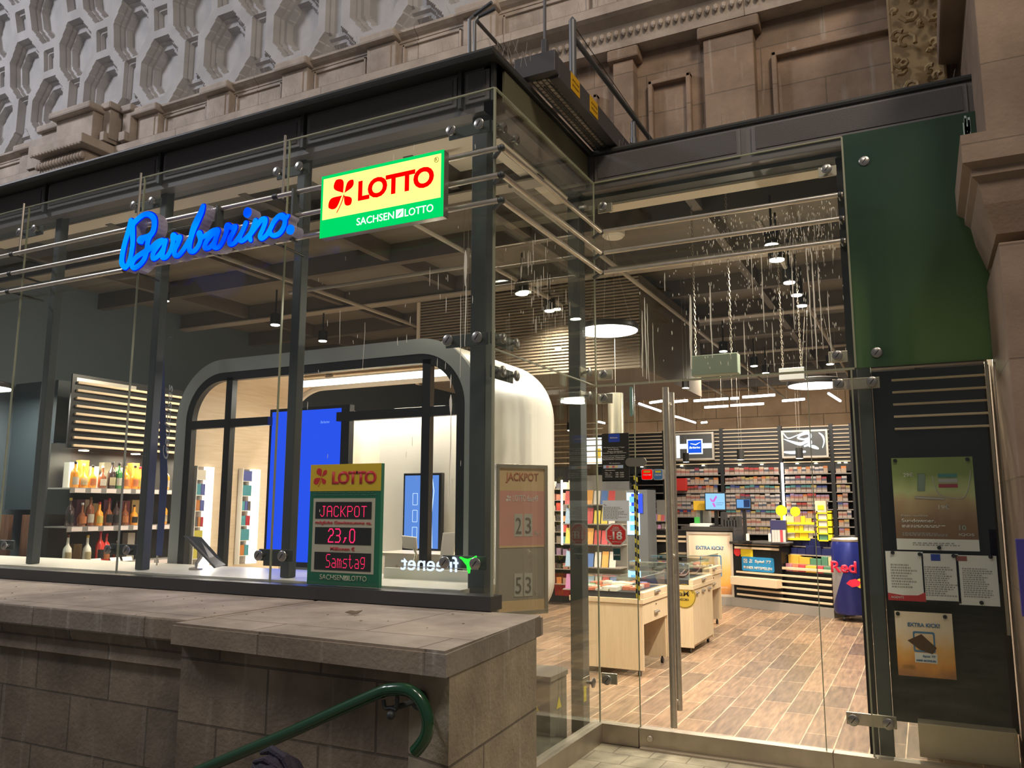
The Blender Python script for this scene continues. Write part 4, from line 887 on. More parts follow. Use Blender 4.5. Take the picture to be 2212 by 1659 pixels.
t, x, z, w, h, y = poster('large landscape poster with prices 29 and 19 in the notice window', 1938, 986, 2100, 1187, AD, ((.05, .97), (.94, .97), (.52, .03)))
obj('white_strip', bx(x, x+w, y-.001, y, z, z+h*.12), PAPER, t); lines(t, x+w*.2, z+h*.045, w*.6, h*.04, 2, GREYT, y-.001, seed=5)
text('lettering', '29€', FX(x+w*.14, y, z+h*.79), w*.12, h*.045, WT, t); text('lettering', '19€', FX(x+w*.55, y, z+h*.44), w*.13, h*.045, WT, t)
text('lettering', 'Sundowner.', FX(x+w*.08, y, z+h*.295), w*.42, h*.04, WT, t, bold=.015); text('lettering', 'Erlebe rauchfreie', FX(x+w*.08, y, z+h*.36), w*.33, h*.02, WT, t)
text('lettering', '10', FX(x+w*.78, y, z+h*.22), w*.08, h*.05, mat('pale_teal', (.35, .55, .5), .5), t); text('lettering', 'IQOS', FX(x+w*.77, y, z+h*.155), w*.18, h*.03, WT, t)
lines(t, x+w*.08, z+h*.24, w*.6, h*.03, 2, WT, y, seed=6); lines(t, x+w*.08, z+h*.15, w*.6, h*.04, 3, MT['grey_print'], y, seed=7)
bm = NB(); xf(box(bm, -.022, .022, -.055, .055, 0, .002, 0, .004), FX(x+w*.36, y, z+h*.73) @ Matrix.Rotation(-.08, 4, 'Z')); obj('printed_device', bm, mat('print_sage', (.22, .30, .24), .4), t)
bm = NB(); xf(box(bm, -.085, .085, -.007, .007, 0, .002, 0, .004), FX(x+w*.45, y, z+h*.56) @ Matrix.Rotation(-.06, 4, 'Z')); obj('printed_device', bm, mat('print_silver', (.5, .48, .44), .4), t)
bm = NB(); tube(bm, smooth([(x+w*.5, y, z+h*.8), (x+w*.55, y, z+h*.62), (x+w*.66, y, z+h*.57), (x+w*.85, y, z+h*.56), (x+w*.93, y, z+h*.68), (x+w*.97, y, z+h*.86)], 4), .003, 6); obj('printed_cord', bm, MT['print_silver'], t)
for k, c in enumerate(((.08, .28, .26), (.5, .5, .5), (.4, .05, .08))): obj('printed_pack', bx(x+w*.57, x+w*.80, y-.0015, y, z+h*(.78-.055*(k+0)), z+h*(.82-.055*k)), mat('pack_band_%d' % k, c, .5), t)
t, x, z, w, h, y = poster('white notice sheet with a red curved foot under the landscape poster', 1919, 1192, 1993, 1296, PAPER, ((.2, .97),)); lines(t, x+w*.12, z+h*.25, w*.7, h*.5, 9, GREYT, y, seed=8)
bm = NB(); prism(bm, [(0, 0), (w, 0), (w, h*.19), (w*.8, h*.12), (w*.4, h*.11), (0, h*.15)], FX(x, y, z), 0, .001); q = obj('red_foot', bm, mat('notice_red', (.55, .04, .05), .5), t); text('lettering', 'AGENTS', FX(x+w*.08, y-.001, z+h*.045), w*.34, h*.045, WT, t)
t, x, z, w, h, y = poster('white notice sheet with small blue square, middle of the three', 1997, 1197, 2069, 1300, PAPER, ((-.04, .98),)); lines(t, x+w*.06, z+h*.12, w*.88, h*.62, 14, GREYT, y, seed=9); obj('blue_square', bx(x+w*.26, x+w*.52, y-.001, y, z+h*.85, z+h*.99), BLU, t); obj('dark_foot', bx(x+w*.05, x+w, y-.001, y, z, z+h*.04), BLACK, t)
t, x, z, w, h, y = poster('white notice sheet with coloured logos, right of the three', 2072, 1201, 2152, 1306, PAPER, ((-.05, .98), (.86, .98), (.55, .06))); lines(t, x+w*.14, z+h*.15, w*.74, h*.6, 14, GREYT, y, seed=10); obj('logo_block', bx(x+w*.02, x+w*.28, y-.001, y, z+h*.88, z+h*.98), mat('logo_brown', (.35, .1, .08), .5), t)
t, x, z, w, h, y = poster('orange sunset poster asking EXTRA KICK at the bottom of the notice window', 1941, 1326, 2056, 1458, SUNS, ((.06, .96), (.88, .95)))
KB = mat('kick_blue', (.08, .22, .42), .5)
text('lettering', 'EXTRA KICK?', FX(x+w*.22, y, z+h*.77), w*.56, h*.062, KB, t, bold=.03)
bm = NB(); ring(bm, rrect(x+w*.30, x+w*.68, z+h*.38, z+h*.70, .012), rrect(x+w*.33, x+w*.65, z+h*.41, z+h*.67, .008), FX(0, y, 0), 0, .001); obj('printed_frame', bm, KB, t)
bm = NB(); prism(bm, [(x+w*.2, z+h*.55), (x+w*.45, z+h*.66), (x+w*.7, z+h*.46), (x+w*.62, z+h*.36), (x+w*.4, z+h*.42)], FX(0, y, 0), .001, .002); obj('printed_shape', bm, mat('print_brown', (.10, .045, .02), .5), t)
obj('white_field', bx(x+w*.31, x+w*.70, y-.0015, y, z+h*.22, z+h*.37), PAPER, t); text('lettering', 'Spiel 77', FX(x+w*.45, y-.0015, z+h*.30), w*.22, h*.04, KB, t, bold=.02); text('lettering', 'IMMER MITSPIELEN', FX(x+w*.33, y-.0015, z+h*.24), w*.34, h*.03, KB, t, bold=.02)
text('lettering', 'LOTTO SPIELEN', FX(x+w*.08, y, z+h*.12), w*.22, h*.05, mat('print_gold', (.55, .33, .05), .5), t)
a, b_ = at(2203, 1290, 1, 5.05), at(2218, 1122, 1, 5.05)
obj_ = tag(obj('advert_board', bx(at(2201, 1250, 1, 4.77).x, .9, 4.768, 4.80, at(2205, 1335, 1, 4.7).z, at(2205, 1165, 1, 4.7).z, bev=.003), mat('advert_indigo', (.05, .04, .22), .4)), 'edge of a dark blue advert board fixed to the stone column', 'board')
# ================================================================ INTERIOR: rounded booth behind the long window
Y0, Y1 = 5.0, 6.28
bX0, bX1, bZ0, bZ1 = -5.80, -2.78, .72, 2.885
bt = thing('rounded_booth', 'rounded grey and cream display booth standing behind the long window', 'booth', None, (-4.3, Y0, bZ0))
def rr(k, **q): return rrect(bX0+k, bX1-k, bZ0+k, bZ1-k, max(.05, .52-k), max(.05, .34-k), 14)
TB = frame((0, 0, 0), (1, 0, 0), (0, 0, 1))
bm = NB(); ring(bm, rr(0), rr(.115), TB, -Y0, -(Y0+.05)); obj('front_ring', bm, GREYF, bt, True)
bm = NB(); ring(bm, rr(0), rr(.04), TB, -(Y0+.05), -Y1); obj('outer_shell', bm, WHITE, bt, True)
bm = NB(); ring(bm, rr(0), rr(.10), TB, -Y1, -(Y1+.04)); obj('rear_ring', bm, mat('cream_ring', (.7, .64, .55), .5), bt, True)
bm = NB(); ring(bm, rr(.115), rr(.185), TB, -(Y0+.005), -(Y0+.06)); obj('inner_ring', bm, BLACK, bt, True)
bm = NB()
for px in (480, 915):
    x = at(px, 1100, 1, Y0).x; box(bm, x-.035, x+.035, Y0+.005, Y0+.06, bZ0+.1, bZ1-.16)
zb = 2.335
box(bm, bX0+.15, -4.75, Y0+.006, Y0+.059, zb-.035, zb+.035); box(bm, -4.05, bX1-.15, Y0+.006, Y0+.059, zb-.035, zb+.035)
obj('mullion_frame', bm, BLACK, bt)
bm = NB(); ring(bm, rr(.045), rr(.06), TB, -(Y0+.07), -Y1+.01); obj('oak_lining', bm, LIGHTW, bt, True)
obj('inner_floor', bx(bX0+.2, bX1-.2, Y0+.1, Y1, bZ0+.06, bZ0+.09), WHITE, bt)
# oak wall panel with lit niches just inside the left side
obj('oak_wall', bx(-5.70, -5.66, 5.08, 6.2, bZ0+.15, 2.72), LIGHTW, bt)
NL = glow('niche_light', (1.0, .93, .80), 3.2)
cols_ = [(.45, .03, .05), (.08, .3, .35), (.6, .5, .08), (.12, .1, .1), (.7, .62, .5), (.35, .06, .2), (.55, .2, .05), (.1, .12, .35)]
CM = [mat('carton_%d' % i, c, .5) for i, c in enumerate(cols_)]
random.seed(8)
for k, (pa, pb) in enumerate(((412, 451), (512, 552))):
    y0, y1 = at(pa, 1100, 0, -5.66).y, at(pb, 1100, 0, -5.66).y
    n = obj('lit_niche', bx(-5.66, -5.655, y0, y1, 1.12, 1.985), mat('niche_back', (.25, .2, .16), .6), bt)
    lw = y0+(y1-y0)*.52
    obj('light_strip', bx(-5.655, -5.62, lw+.01, y1, 1.12, 1.985), NL, bt)
    obj('niche_frame', bx(-5.656, -5.60, y0-.008, y0, 1.12, 1.99), WHITE, bt)
    z = 1.20
    for i in range(6):
        obj('niche_shelf', bx(-5.655, -5.60, y0, lw, z-.006, z), WHITE, bt)
        h = random.uniform(.07, .115); nn_ = random.choice((1, 2, 3)); wy = (lw-y0-.01)/nn_
        for j in range(nn_):
            o = obj('accessory_carton', bx(-5.650, -5.604, y0+.004+j*wy, y0+(j+1)*wy, z+.0, z+h), random.choice(CM))
            tag(o, 'small boxed accessory in the %s lit niche of the booth' % ('left' if k == 0 else 'right'), 'carton', 'boxed accessories in the %s niche' % ('left' if k == 0 else 'right'))
        z += .135
    area('niche_lamp', (-5.58, (lw+y1)/2, 1.55), (-4, (lw+y1)/2+.4, 1.5), .1, 5, NEUT, size_y=.8, shape='RECTANGLE')
# linear lamp under the booth ceiling
a, b_ = at(648, 829, 1, 5.75), at(985, 805, 1, 5.75)
t = thing('linear_lamp', 'long white linear lamp under the booth ceiling', 'lamp', None, (a.x, 5.75, 2.72))
zl = (a.z+b_.z)/2
obj('diffuser', bx(a.x, b_.x, 5.70, 5.80, zl-.02, zl+.02, bev=.005), glow('lamp_white', (1, .97, .9), 6), t)
obj('housing', bx(a.x-.01, b_.x+.01, 5.69, 5.81, zl+.02, zl+.035), WHITE, t)
bm = NB(); lathe(bm, ((a.x+b_.x)/2-.5, 5.75, zl+.035), [(.03, 0), (.04, .03), (.012, .05), (.012, .08)], 16); obj('hanger', bm, INOX, t, True)
area('linear_lamp_light', ((a.x+b_.x)/2, 5.75, zl-.03), ((a.x+b_.x)/2, 5.7, 0), b_.x-a.x, 26, NEUT, size_y=.1, shape='RECTANGLE')
# blue banner screen in a black frame
yb2 = 5.10
t = thing('blue_light_panel', 'tall glowing blue panel in a black frame inside the booth', 'panel', None, (-4.4, yb2, 1.2))
q0, q1 = at(574, 1100, 1, yb2).x, at(735, 1100, 1, yb2).x
obj('frame', bx(q0, q1+.06, yb2, yb2+.06, 1.17, 2.44), BLACK, t)
BG = glow('panel_blue', (.018, .085, .88), 1.0)
obj('panel', bx(q0+.03, q1-.02, yb2-.006, yb2, 1.21, 2.415), BG, t)
text('lettering', 'Barbarino', FX(q1-.22, yb2-.006, 2.30), .09, .022, glow('panel_pale', (.15, .3, 1), 1), t, shear=.3)
area('blue_panel_glow', ((q0+q1)/2, yb2-.03, 1.8), ((q0+q1)/2, 0, 1.8), .6, 2.0, (.1, .2, 1), size_y=1.2, shape='RECTANGLE')
# cream wall panels, arch and screen at the right side of the booth
yp2 = 6.05
a, b_ = at(757, 905, 1, yp2), at(822, 905, 1, yp2)
struct('wall_panel_cream', bx(a.x-.35, b_.x, yp2, yp2+.05, .8, 2.52), CREAM, 'cream wall panel inside the booth')
struct('wall_panel_post', bx(a.x-.06, a.x+.06, yp2-.06, yp2, .8, 2.52), CREAM)
a, b_ = at(829, 905, 1, 5.95), at(1000, 905, 1, 5.95)
P = rrect(a.x, b_.x, .8, 2.50, .16, .02, 10); bm = NB(); prism(bm, P, TB, -5.95, -5.90); struct('wall_panel_round', bm, WHITE, 'cream round-cornered partition behind the screen')
bm = NB(); ring(bm, rrect(b_.x+.03, b_.x+.62, .7, 2.48, .28, .05, 12), rrect(b_.x+.08, b_.x+.57, .75, 2.42, .24, .04, 12), TB, -5.9, -5.80); struct('arch_frame', bm, WHITE)
struct('arch_edge', (lambda bm: ring(bm, rrect(b_.x+.08, b_.x+.57, .75, 2.42, .24, .04, 12), rrect(b_.x+.10, b_.x+.55, .77, 2.40, .23, .04, 12), TB, -5.88, -5.79))(NB()), BLACK)
SCRB = glow('screen_blue', (.13, .30, .85), .9); SCRL = glow('screen_light', (.55, .7, 1), 1.4)
ys = 5.80
a, b_ = at(868, 1190, 1, ys), at(954, 1021, 1, ys)
t = thing('wall_screen', 'upright blue screen in a black frame on the cream partition', 'screen', None, (a.x, ys, a.z))
obj('bezel', bx(a.x, b_.x, ys, ys+.05, a.z, b_.z, bev=.005), BLACK, t); obj('display', bx(a.x+.02, b_.x-.025, ys-.003, ys, a.z+.025, b_.z-.02), SCRB, t)
bm = NB(); tube(bm, [(b_.x-.08, ys-.004, a.z+.03), (b_.x-.09, ys-.004, a.z+.3), (b_.x-.07, ys-.004, b_.z-.15), (b_.x-.09, ys-.004, b_.z-.03)], .004, 5); obj('light_streak', bm, SCRL, t)
bm = NB()
for k in range(3): ring(bm, rrect(a.x+.10, a.x+.15, a.z+.1+k*.14, a.z+.2+k*.14, .006), rrect(a.x+.104, a.x+.146, a.z+.104+k*.14, a.z+.196+k*.14, .004), TB, -(ys-.004), -(ys-.003))
obj('display_icons', bm, SCRL, t)
# card terminal, leaflet stand and small white cabinet on the counter in the booth
t = thing('payment_terminal', 'small white tablet terminal on an arm in front of the blue screen', 'terminal', None, tuple(at(893, 1215, 1, 5.3)))
p = at(885, 1172, 1, 5.3); bm = NB(); xf(box(bm, -.06, .06, -.05, .05, -.008, .008, 0, .004), frame(p, (1, .2, -.1), (.1, -.35, 1))); obj('tablet', bm, WHITE, t)
q = at(893, 1222, 1, 5.3); bm = NB(); tube(bm, [p+Vector((.01, .02, -.01)), (p+q)/2+Vector((.03, .02, 0)), q], .010, 8); obj('arm', bm, INOX, t, True)
p = at(968, 1180, 1, 5.35); bm = NB(); xf(box(bm, -.055, .055, -.11, .11, -.006, .006, 0, .004), frame(p, (1, .15, .05), (-.15, .45, 1))); box(bm, p.x-.03, p.x+.05, 5.33, 5.42, p.z-.16, p.z-.11)
tag(obj('leaflet_stand', bm, WHITE), 'white leaning leaflet stand right of the blue wall screen', 'stand')
a, b_ = at(830, 1250, 1, 5.4), at(1000, 1205, 1, 5.4); t = thing('white_counter', 'low white counter with a drawer knob inside the booth', 'counter', None, (a.x, 5.4, .8))
obj('body', bx(a.x, b_.x+.3, 5.4, 5.75, .82, b_.z), WHITE, t); obj('top', bx(a.x-.1, b_.x+.32, 5.36, 5.78, b_.z, b_.z+.02), CREAM, t)
bm = NB(); bmesh.ops.create_icosphere(bm, subdivisions=2, radius=.012, matrix=Matrix.Translation((a.x+.12, 5.39, b_.z-.08))); obj('knob', bm, INOX, t)
# tablet sign leaning on its foot, left part of the ledge
p = at(440, 1192, 1, 4.6)
t = thing('tablet_display', 'grey tablet display leaning back on a chrome foot on the window ledge', 'display', None, (p.x, 4.6, 1.168))
P = [at(x, y, 1, 4.6) for x, y in ((397, 1160), (430, 1163), (481, 1222), (462, 1226))]
bm = NB(); c_ = Vector((p.x, 4.6, 1.29)); 
q0, q1, q2, q3 = at(395, 1158, 1, 4.52), at(432, 1162, 1, 4.60), at(484, 1222, 1, 4.60), at(462, 1228, 1, 4.50); prism(bm, [(0, 0), (1, 0), (1, 1), (0, 1)], Matrix(), 0, .012)
bm.verts.ensure_lookup_table()
for v in bm.verts:
    c2 = {(0, 0): q0, (1, 0): q1, (1, 1): q2, (0, 1): q3}[(round(v.co.x), round(v.co.y))]; v.co = c2+Vector((.010, .010, .006))*(1 if v.co.z > .006 else 0)
bmesh.ops.bevel(bm, geom=bm.edges[:], offset=.002, segments=1, affect='EDGES'); obj('tablet', bm, mat('tablet_grey', (.10, .105, .11), .25), t)
bm = NB(); tube(bm, [(p.x-.01, 4.6, 1.28), (p.x-.05, 4.58, 1.21), (p.x-.03, 4.56, 1.18)], .014, 8); lathe(bm, (p.x-.03, 4.56, 1.168), [(.05, 0), (.05, .012), (.02, .02)], 20); obj('foot', bm, INOX, t, True)
# dark blue beach flag
t = thing('feather_flag', 'tall dark blue feather flag with pale script behind the second post', 'flag', None, (-5.56, 4.72, 1.168))
yf = 4.72; a = at(352, 640, 1, yf); b_ = at(341, 1200, 1, yf)
FL = mat('flag_blue', (.035, .05, .16), .6)
P = [(b_.x-.02, b_.z), (b_.x-.03, b_.z+.6), (a.x-.02, a.z-.25), (a.x+.015, a.z), (a.x+.03, a.z-.05), (a.x+.03, a.z-.3), (b_.x+.06, b_.z+.6), (b_.x+.05, b_.z)]
bm = NB(); prism(bm, P, FX(0, yf, 0), 0, .003); obj('cloth', bm, FL, t)
bm = NB(); tube(bm, [(b_.x-.02, yf+.012, 1.168), (b_.x-.028, yf+.012, 2.0), (a.x-.02, yf+.012, a.z-.25), (a.x+.015, yf+.012, a.z)], .007, 8); obj('pole', bm, INOX, t, True)
text('lettering', 'Gauloises', frame((a.x-.012, yf-.004, b_.z+.72), (0, 0, 1), (-1, 0, 0)) @ Matrix.Diagonal((1, 1, 1, 1)) if False else frame((b_.x+.05, yf-.003, b_.z+.78), (0, 0, 1), (-1, 0, 0)), .62, .065, mat('flag_print', (.5, .5, .55), .6), t, shear=.3)
# ================================================================ whisky shelving along the left wall
XL = -7.9
random.seed(31)
cab = thing('bottle_shelving', 'black shelving with price strips holding rows of spirit bottles behind the left window', 'shelving', None, (XL, 6.2, 0))
ya, yz_ = 5.52, 8.6
obj('back_panel', bx(XL-.40, XL-.36, ya, yz_, 0, 2.30), mat('shelf_back_dark', (.045, .04, .038), .6), cab)
obj('side_panel', bx(XL-.40, XL+.02, ya-.03, ya, 0, 2.3), GLS, cab)
obj('side_panel', bx(XL-.40, XL+.02, yz_, yz_+.03, 0, 2.3), BLACK, cab)
shz = [1.04, 1.43, 1.83]
for z in shz:
    s = obj('shelf', bx(XL-.38, XL, ya, yz_, z-.015, z), mat('shelf_grey', (.35, .33, .32), .35), cab)
    obj('price_rail', bx(XL, XL+.008, ya, yz_, z-.055, z-.0), mat('price_rail', (.22, .21, .21), .4), s)
    for k in range(16):
        y = ya+.05+k*.185; obj('price_tag', bx(XL+.008, XL+.011, y, y+.12, z-.05, z-.006), mat('tag_pink_white', (.70, .62, .62), .6), s)
def bottle(kind, h, r, label_col, name='spirit_bottle', flat=1.0):
    t = bpy.data.objects.new(name, None); COL.objects.link(t); bm = NB()
    prof = {0: [(r*.9, 0), (r, .01), (r, h*.55), (r*.85, h*.64), (r*.32, h*.76), (r*.28, h*.93)],
            1: [(r*.9, 0), (r, .012), (r*1.0, h*.42), (r*.9, h*.55), (r*.34, h*.68), (r*.30, h*.92)],
            2: [(r*.95, 0), (r*1.05, .05), (r*1.15, h*.3), (r*.8, h*.5), (r*.3, h*.62), (r*.28, h*.9)]}[kind%3]
    lathe(bm, (0, 0, 0), prof, 16)
    if flat != 1: xf(bm, Matrix.Diagonal((flat, 1, 1, 1)))
    g = obj('glass_body', bm, BOT[BK], t, True)
    bm = NB(); lathe(bm, (0, 0, h*.92), [(r*.33, 0), (r*.35, .01), (r*.35, h*.09), (r*.3, h*.1)], 12); obj('cap', bm, mat('cap_'+CK[0], CK[1], .4, .3), t, True)
    bm = NB()
    z0, z1 = h*.12, h*.42; n = 8; rr_ = r*(1.17 if kind % 3 == 2 else 1.03)
    A = [bm.verts.new((rr_*flat*math.cos(a), rr_*math.sin(a), z0)) for a in [math.radians(-58+116*k/n) for k in range(n+1)]]
    B = [bm.verts.new((v.co.x, v.co.y, z1)) for v in A]
    for k in range(n): bm.faces.new((A[k], A[k+1], B[k+1], B[k]))
    bmesh.ops.solidify(bm, geom=bm.faces[:], thickness=.001)
    obj('paper_label', bm, label_col, t, True)
    return t
LW_ = [mat('label_white', (.72, .68, .6), .6), mat('label_cream', (.66, .58, .38), .6), mat('label_orange', (.7, .28, .12), .6), mat('label_black', (.05, .05, .05), .5), mat('label_yellow', (.75, .66, .2), .6)]
CAPS = [('black', (.03, .03, .03)), ('red', (.5, .03, .05)), ('gold', (.6, .42, .1)), ('silver', (.6, .6, .6)), ('brown', (.2, .08, .04))]
protos = {}
def get_bottle(bk, kind, lab_i, ci, h):
    global BK, CK
    key = (bk, kind, lab_i, ci, h)
    if key in protos: return copy_tree(protos[key])
    BK = bk; CK = CAPS[ci]; protos[key] = bottle(kind, h, .043, LW_[lab_i]); return protos[key]
def carton(x, y, z, w, h, c, lb, grp=None):
    o = obj('gift_carton', bx(x-.045, x+.045, y-w/2, y+w/2, z, z+h, bev=.002), mat('gift_%s' % ''.join('%02d' % int(v*99) for v in c), c, .45)); tag(o, lb, 'carton', grp); return o
rows = [  # (shelf, [(px, colour, kind, label, cap, height)])
 (1.83, [(158, 'amber', 0, 0, 0, .27), (176, 'amber', 2, 1, 3, .25), (196, 'amber', 1, 2, 0, .24), (218, 'brown', 1, 0, 3, .24), (238, 'dark', 0, 1, 0, .29), (253, 'green', 0, 0, 0, .28), (268, 'amber', 0, 2, 2, .25), (288, 'amber', 1, 2, 0, .26), (299, 'amber', 1, 4, 1, .25), (356, 'amber', 0, 0, 0, .26)]),
 (1.43, [(154, 'dark', 0, 3, 2, .29), (180, 'brown', 2, 2, 3, .24), (197, 'brown', 0, 0, 4, .30), (217, 'amber', 1, 4, 1, .25), (237, 'brown', 2, 3, 1, .29), (253, 'dark', 0, 3, 0, .27), (272, 'brown', 1, 2, 4, .25), (292, 'amber', 1, 3, 0, .22), (356, 'amber', 0, 1, 0, .27)]),
 (1.04, [(155, 'clear', 1, 1, 4, .30), (197, 'clear', 1, 1, 2, .29), (224, 'red', 0, 3, 1, .33), (237, 'red', 0, 2, 1, .30), (262, 'brown', 2, 3, 3, .22)])]
cn = {'amber': 'amber', 'brown': 'brown', 'dark': 'dark', 'green': 'green', 'clear': 'clear glass', 'red': 'red'}
sn = {1.83: 'top', 1.43: 'middle', 1.04: 'lowest'}; ln = ['white', 'cream', 'orange', 'black', 'yellow']; kn = ['straight', 'square shouldered', 'round bellied']
seen = {}
for z, L_ in rows:
    prev = None
    for px, bk, kd, li, ci, h in L_:
        p = at(px, 1080, 0, XL-.07)
        b = get_bottle(bk, kd, li, ci, h); b.location = (XL-.075, p.y, z)
        s = '%s %s bottle, %s label, %s cap, on the %s bottle shelf' % (cn[bk], kn[kd], ln[li], CAPS[ci][0], sn[z])
        if s in seen: s += ', farther along'
        seen[s] = 1; tag(b, s, 'bottle', 'spirit bottles on the %s shelf' % sn[z])
    k = 0
for px, z, h, c, s in ((147, 1.83, .27, (.7, .66, .6), 'white'), (172, 1.83, .30, (.75, .25, .03), 'orange'), (195, 1.83, .24, (.6, .55, .45), 'beige'), (222, 1.83, .29, (.3, .28, .2), 'olive grey'), (247, 1.83, .24, (.5, .42, .28), 'tan'), (283, 1.83, .30, (.8, .24, .04), 'bright orange'),
    (170, 1.43, .28, (.16, .07, .1), 'plum'), (186, 1.43, .28, (.5, .38, .28), 'light brown'), (205, 1.43, .24, (.55, .4, .2), 'golden'), (228, 1.43, .28, (.2, .07, .12), 'dark plum'), (268, 1.43, .27, (.3, .08, .1), 'maroon'), (288, 1.43, .28, (.68, .5, .22), 'yellow'), (284, 1.04, .30, (.66, .62, .56), 'cream framed'), (171, 1.04, .2, (.3, .2, .1), 'small brown')):
    p = at(px, 1080, 0, XL-.24); carton(XL-.24, p.y, z, .095, h, c, '%s gift carton behind the bottles on the %s bottle shelf' % (s, sn[z]))
for px in (172, 205, 246, 272):
    p = at(px, 1230, 0, XL+.0); o = tag(obj('price_card', xf(bx(-.002, .002, -.06, .06, 0, .05), Matrix.Translation((XL+.02, p.y, 1.045)) @ Matrix.Rotation(-.5, 4, 'Y')), PAPER), 'white price card tilted on the lowest bottle shelf front', 'price card', 'price cards on the lowest bottle shelf')
# slatted light wood canopy above the bottles
can = thing('slat_canopy', 'black canopy with horizontal light wood slats above the bottle shelving', 'canopy', None, (XL, 6.5, 2.3))
obj('canopy_panel', bx(XL-.05, XL-.03, ya-.05, 8.9, 2.24, 3.02), BLACK, can)
for k in range(9):
    z = 2.255+k*.083+.0; obj('slat', bx(XL-.03, XL+.0, ya, 8.9, z, z+.026, bev=.004), SLAT, can)
obj('light_panel', bx(XL-.04, XL-.028, ya, 6.25, 2.93, 2.985), mat('brushed_light', (.6, .56, .5), .3, .6), can)
for y in (5.75, 6.4, 7.3, 8.1):
    bm = NB(); cyl(bm, (XL-.15, y, 2.235), (XL-.15, y, 2.225), .05, 20); tag(obj('shelf_downlight', bm, glow('spot_warm', (1, .9, .7), 8)), 'small round downlight in the canopy over the bottles', 'lamp', 'canopy downlights over the bottles')
    area('bottle_light', (XL-.10, y, 2.21), (XL-.12, y, 1), .25, 9, WARM)
area('bottle_front_light', (XL+1.1, 6.3, 3.4), (XL-.1, 6.5, 1.6), .5, 22, WARM)
bm = NB()
for (a, b_) in (((-8.6, 5.2), (-8.35, 5.2)), ((-8.3, 5.3), (-8.1, 5.3))): box(bm, a[0], b_[0], a[1], a[1]+.04, 0, 1.55)
tag(obj('wooden_crate_posts', bm, wood('dark_timber', (.10, .05, .03), (.2, .1, .06), (12, 12, 1))), 'dark wooden uprights beside the left end of the bottle shelving', 'timber')
bm = NB(); box(bm, -9.1, -8.35, 5.6, 6.0, 1.6, 3.0); struct('dark_wall_panel', bm, mat('slate_panel', (.03, .045, .055), .5))
# small framed picture past the bottles
t = thing('small_light_frame', 'small white framed light box at the booth left edge', 'frame', None, (XL, 7.3, 2.2))
obj('frame', bx(XL+.03, XL+.05, 6.92, 7.3, 2.2, 2.9), WHITE, t); obj('picture', bx(XL+.05, XL+.053, 6.96, 7.26, 2.25, 2.85), mat('picture_dark', (.06, .05, .05), .5), t)
# ================================================================ lamps of the sales floor
DISC = glow('disc_lamp_white', (1, .96, .88), 7)
def disc_lamp(p, r, lb, power=55):
    t = thing('disc_pendant', lb, 'pendant lamp', None, tuple(p)); p = Vector(p)
    bm = NB(); lathe(bm, p, [(r*.97, 0), (r, .012), (r, .05), (r*.9, .06)], 48); obj('drum', bm, mat('lamp_drum_black', (.03, .03, .03), .4), t, True)
    bm = NB(); lathe(bm, p-Vector((0, 0, .006)), [(r*.955, 0), (r*.96, .006)], 48); obj('diffuser', bm, DISC, t)
    bm = NB()
    for a in (0, 2.1, 4.2): cyl(bm, p+Vector((r*.8*math.cos(a), r*.8*math.sin(a), .05)), (p.x, p.y, 4.29), .0015, 4)
    obj('wires', bm, INOX, t); area('pendant_light', p-Vector((0, 0, .02)), p-Vector((0, 0, 1)), r*1.8, power, NEUT, shape='DISK')
disc_lamp(at(1313, 715, 1, 7.1), .29, 'large glowing disc pendant lamp just behind the entrance glass on the left')
disc_lamp(at(1761, 833, 1, 8.6), .27, 'large glowing disc pendant lamp over the right side of the shop floor')
disc_lamp(at(-38, 838, 1, 4.95), .28, 'glowing disc pendant lamp at the left edge of the long window', 30)
disc_lamp(at(1390, 815, 1, 9.4), .36, 'unlit looking dark disc lamp between the door pull and the hanging box', 0) if False else None
t = thing('dark_disc_panel', 'dark round disc hanging under the shop ceiling above the door pull', 'ceiling disc', None, tuple(at(1390, 812, 1, 9.4)))
p = at(1390, 812, 1, 9.4); bm = NB(); lathe(bm, p, [(.31, 0), (.33, .02), (.33, .04)], 40); obj('disc', bm, mat('disc_brown', (.06, .05, .045), .4), t, True); bm = NB(); lathe(bm, p-Vector((0, 0, .012)), [(.2, 0), (.25, .012)], 40); obj('inner_disc', bm, BLACK, t, True)
bm = NB(); cyl(bm, p+Vector((0, 0, .04)), (p.x, p.y, 4.30), .02, 8); obj('stem', bm, STEEL, t)
SPOT = glow('downlight_white', (1, .93, .80), 14)
def spotlight(name, p, power, r=.06, ang=150):
    l = bpy.data.lights.new(name, 'SPOT'); l.energy = power; l.color = WARM; l.shadow_soft_size = r; l.spot_size = math.radians(ang); l.spot_blend = .8
    o = bpy.data.objects.new(name, l); COL.objects.link(o); o.location = p; return o
spots = [at(px, py, 2, 3.72) for px, py in ((1667, 530), (1678, 562), (1705, 611), (1721, 638), (1732, 661), (1127, 635), (1187, 672), (1226, 692), (1253, 712), (697, 737), (1629, 791), (1793, 787))]+[Vector(q) for q in ((-2.3, 10.9, 3.72), (-2.1, 13.0, 3.72), (-5.6, 9.5, 2.9), (-5.2, 12.5, 2.9), (-6.6, 7.0, 3.72), (-.3, 12.4, 3.72))]  # the last six are extra fixtures, mostly unseen, added for more shop light
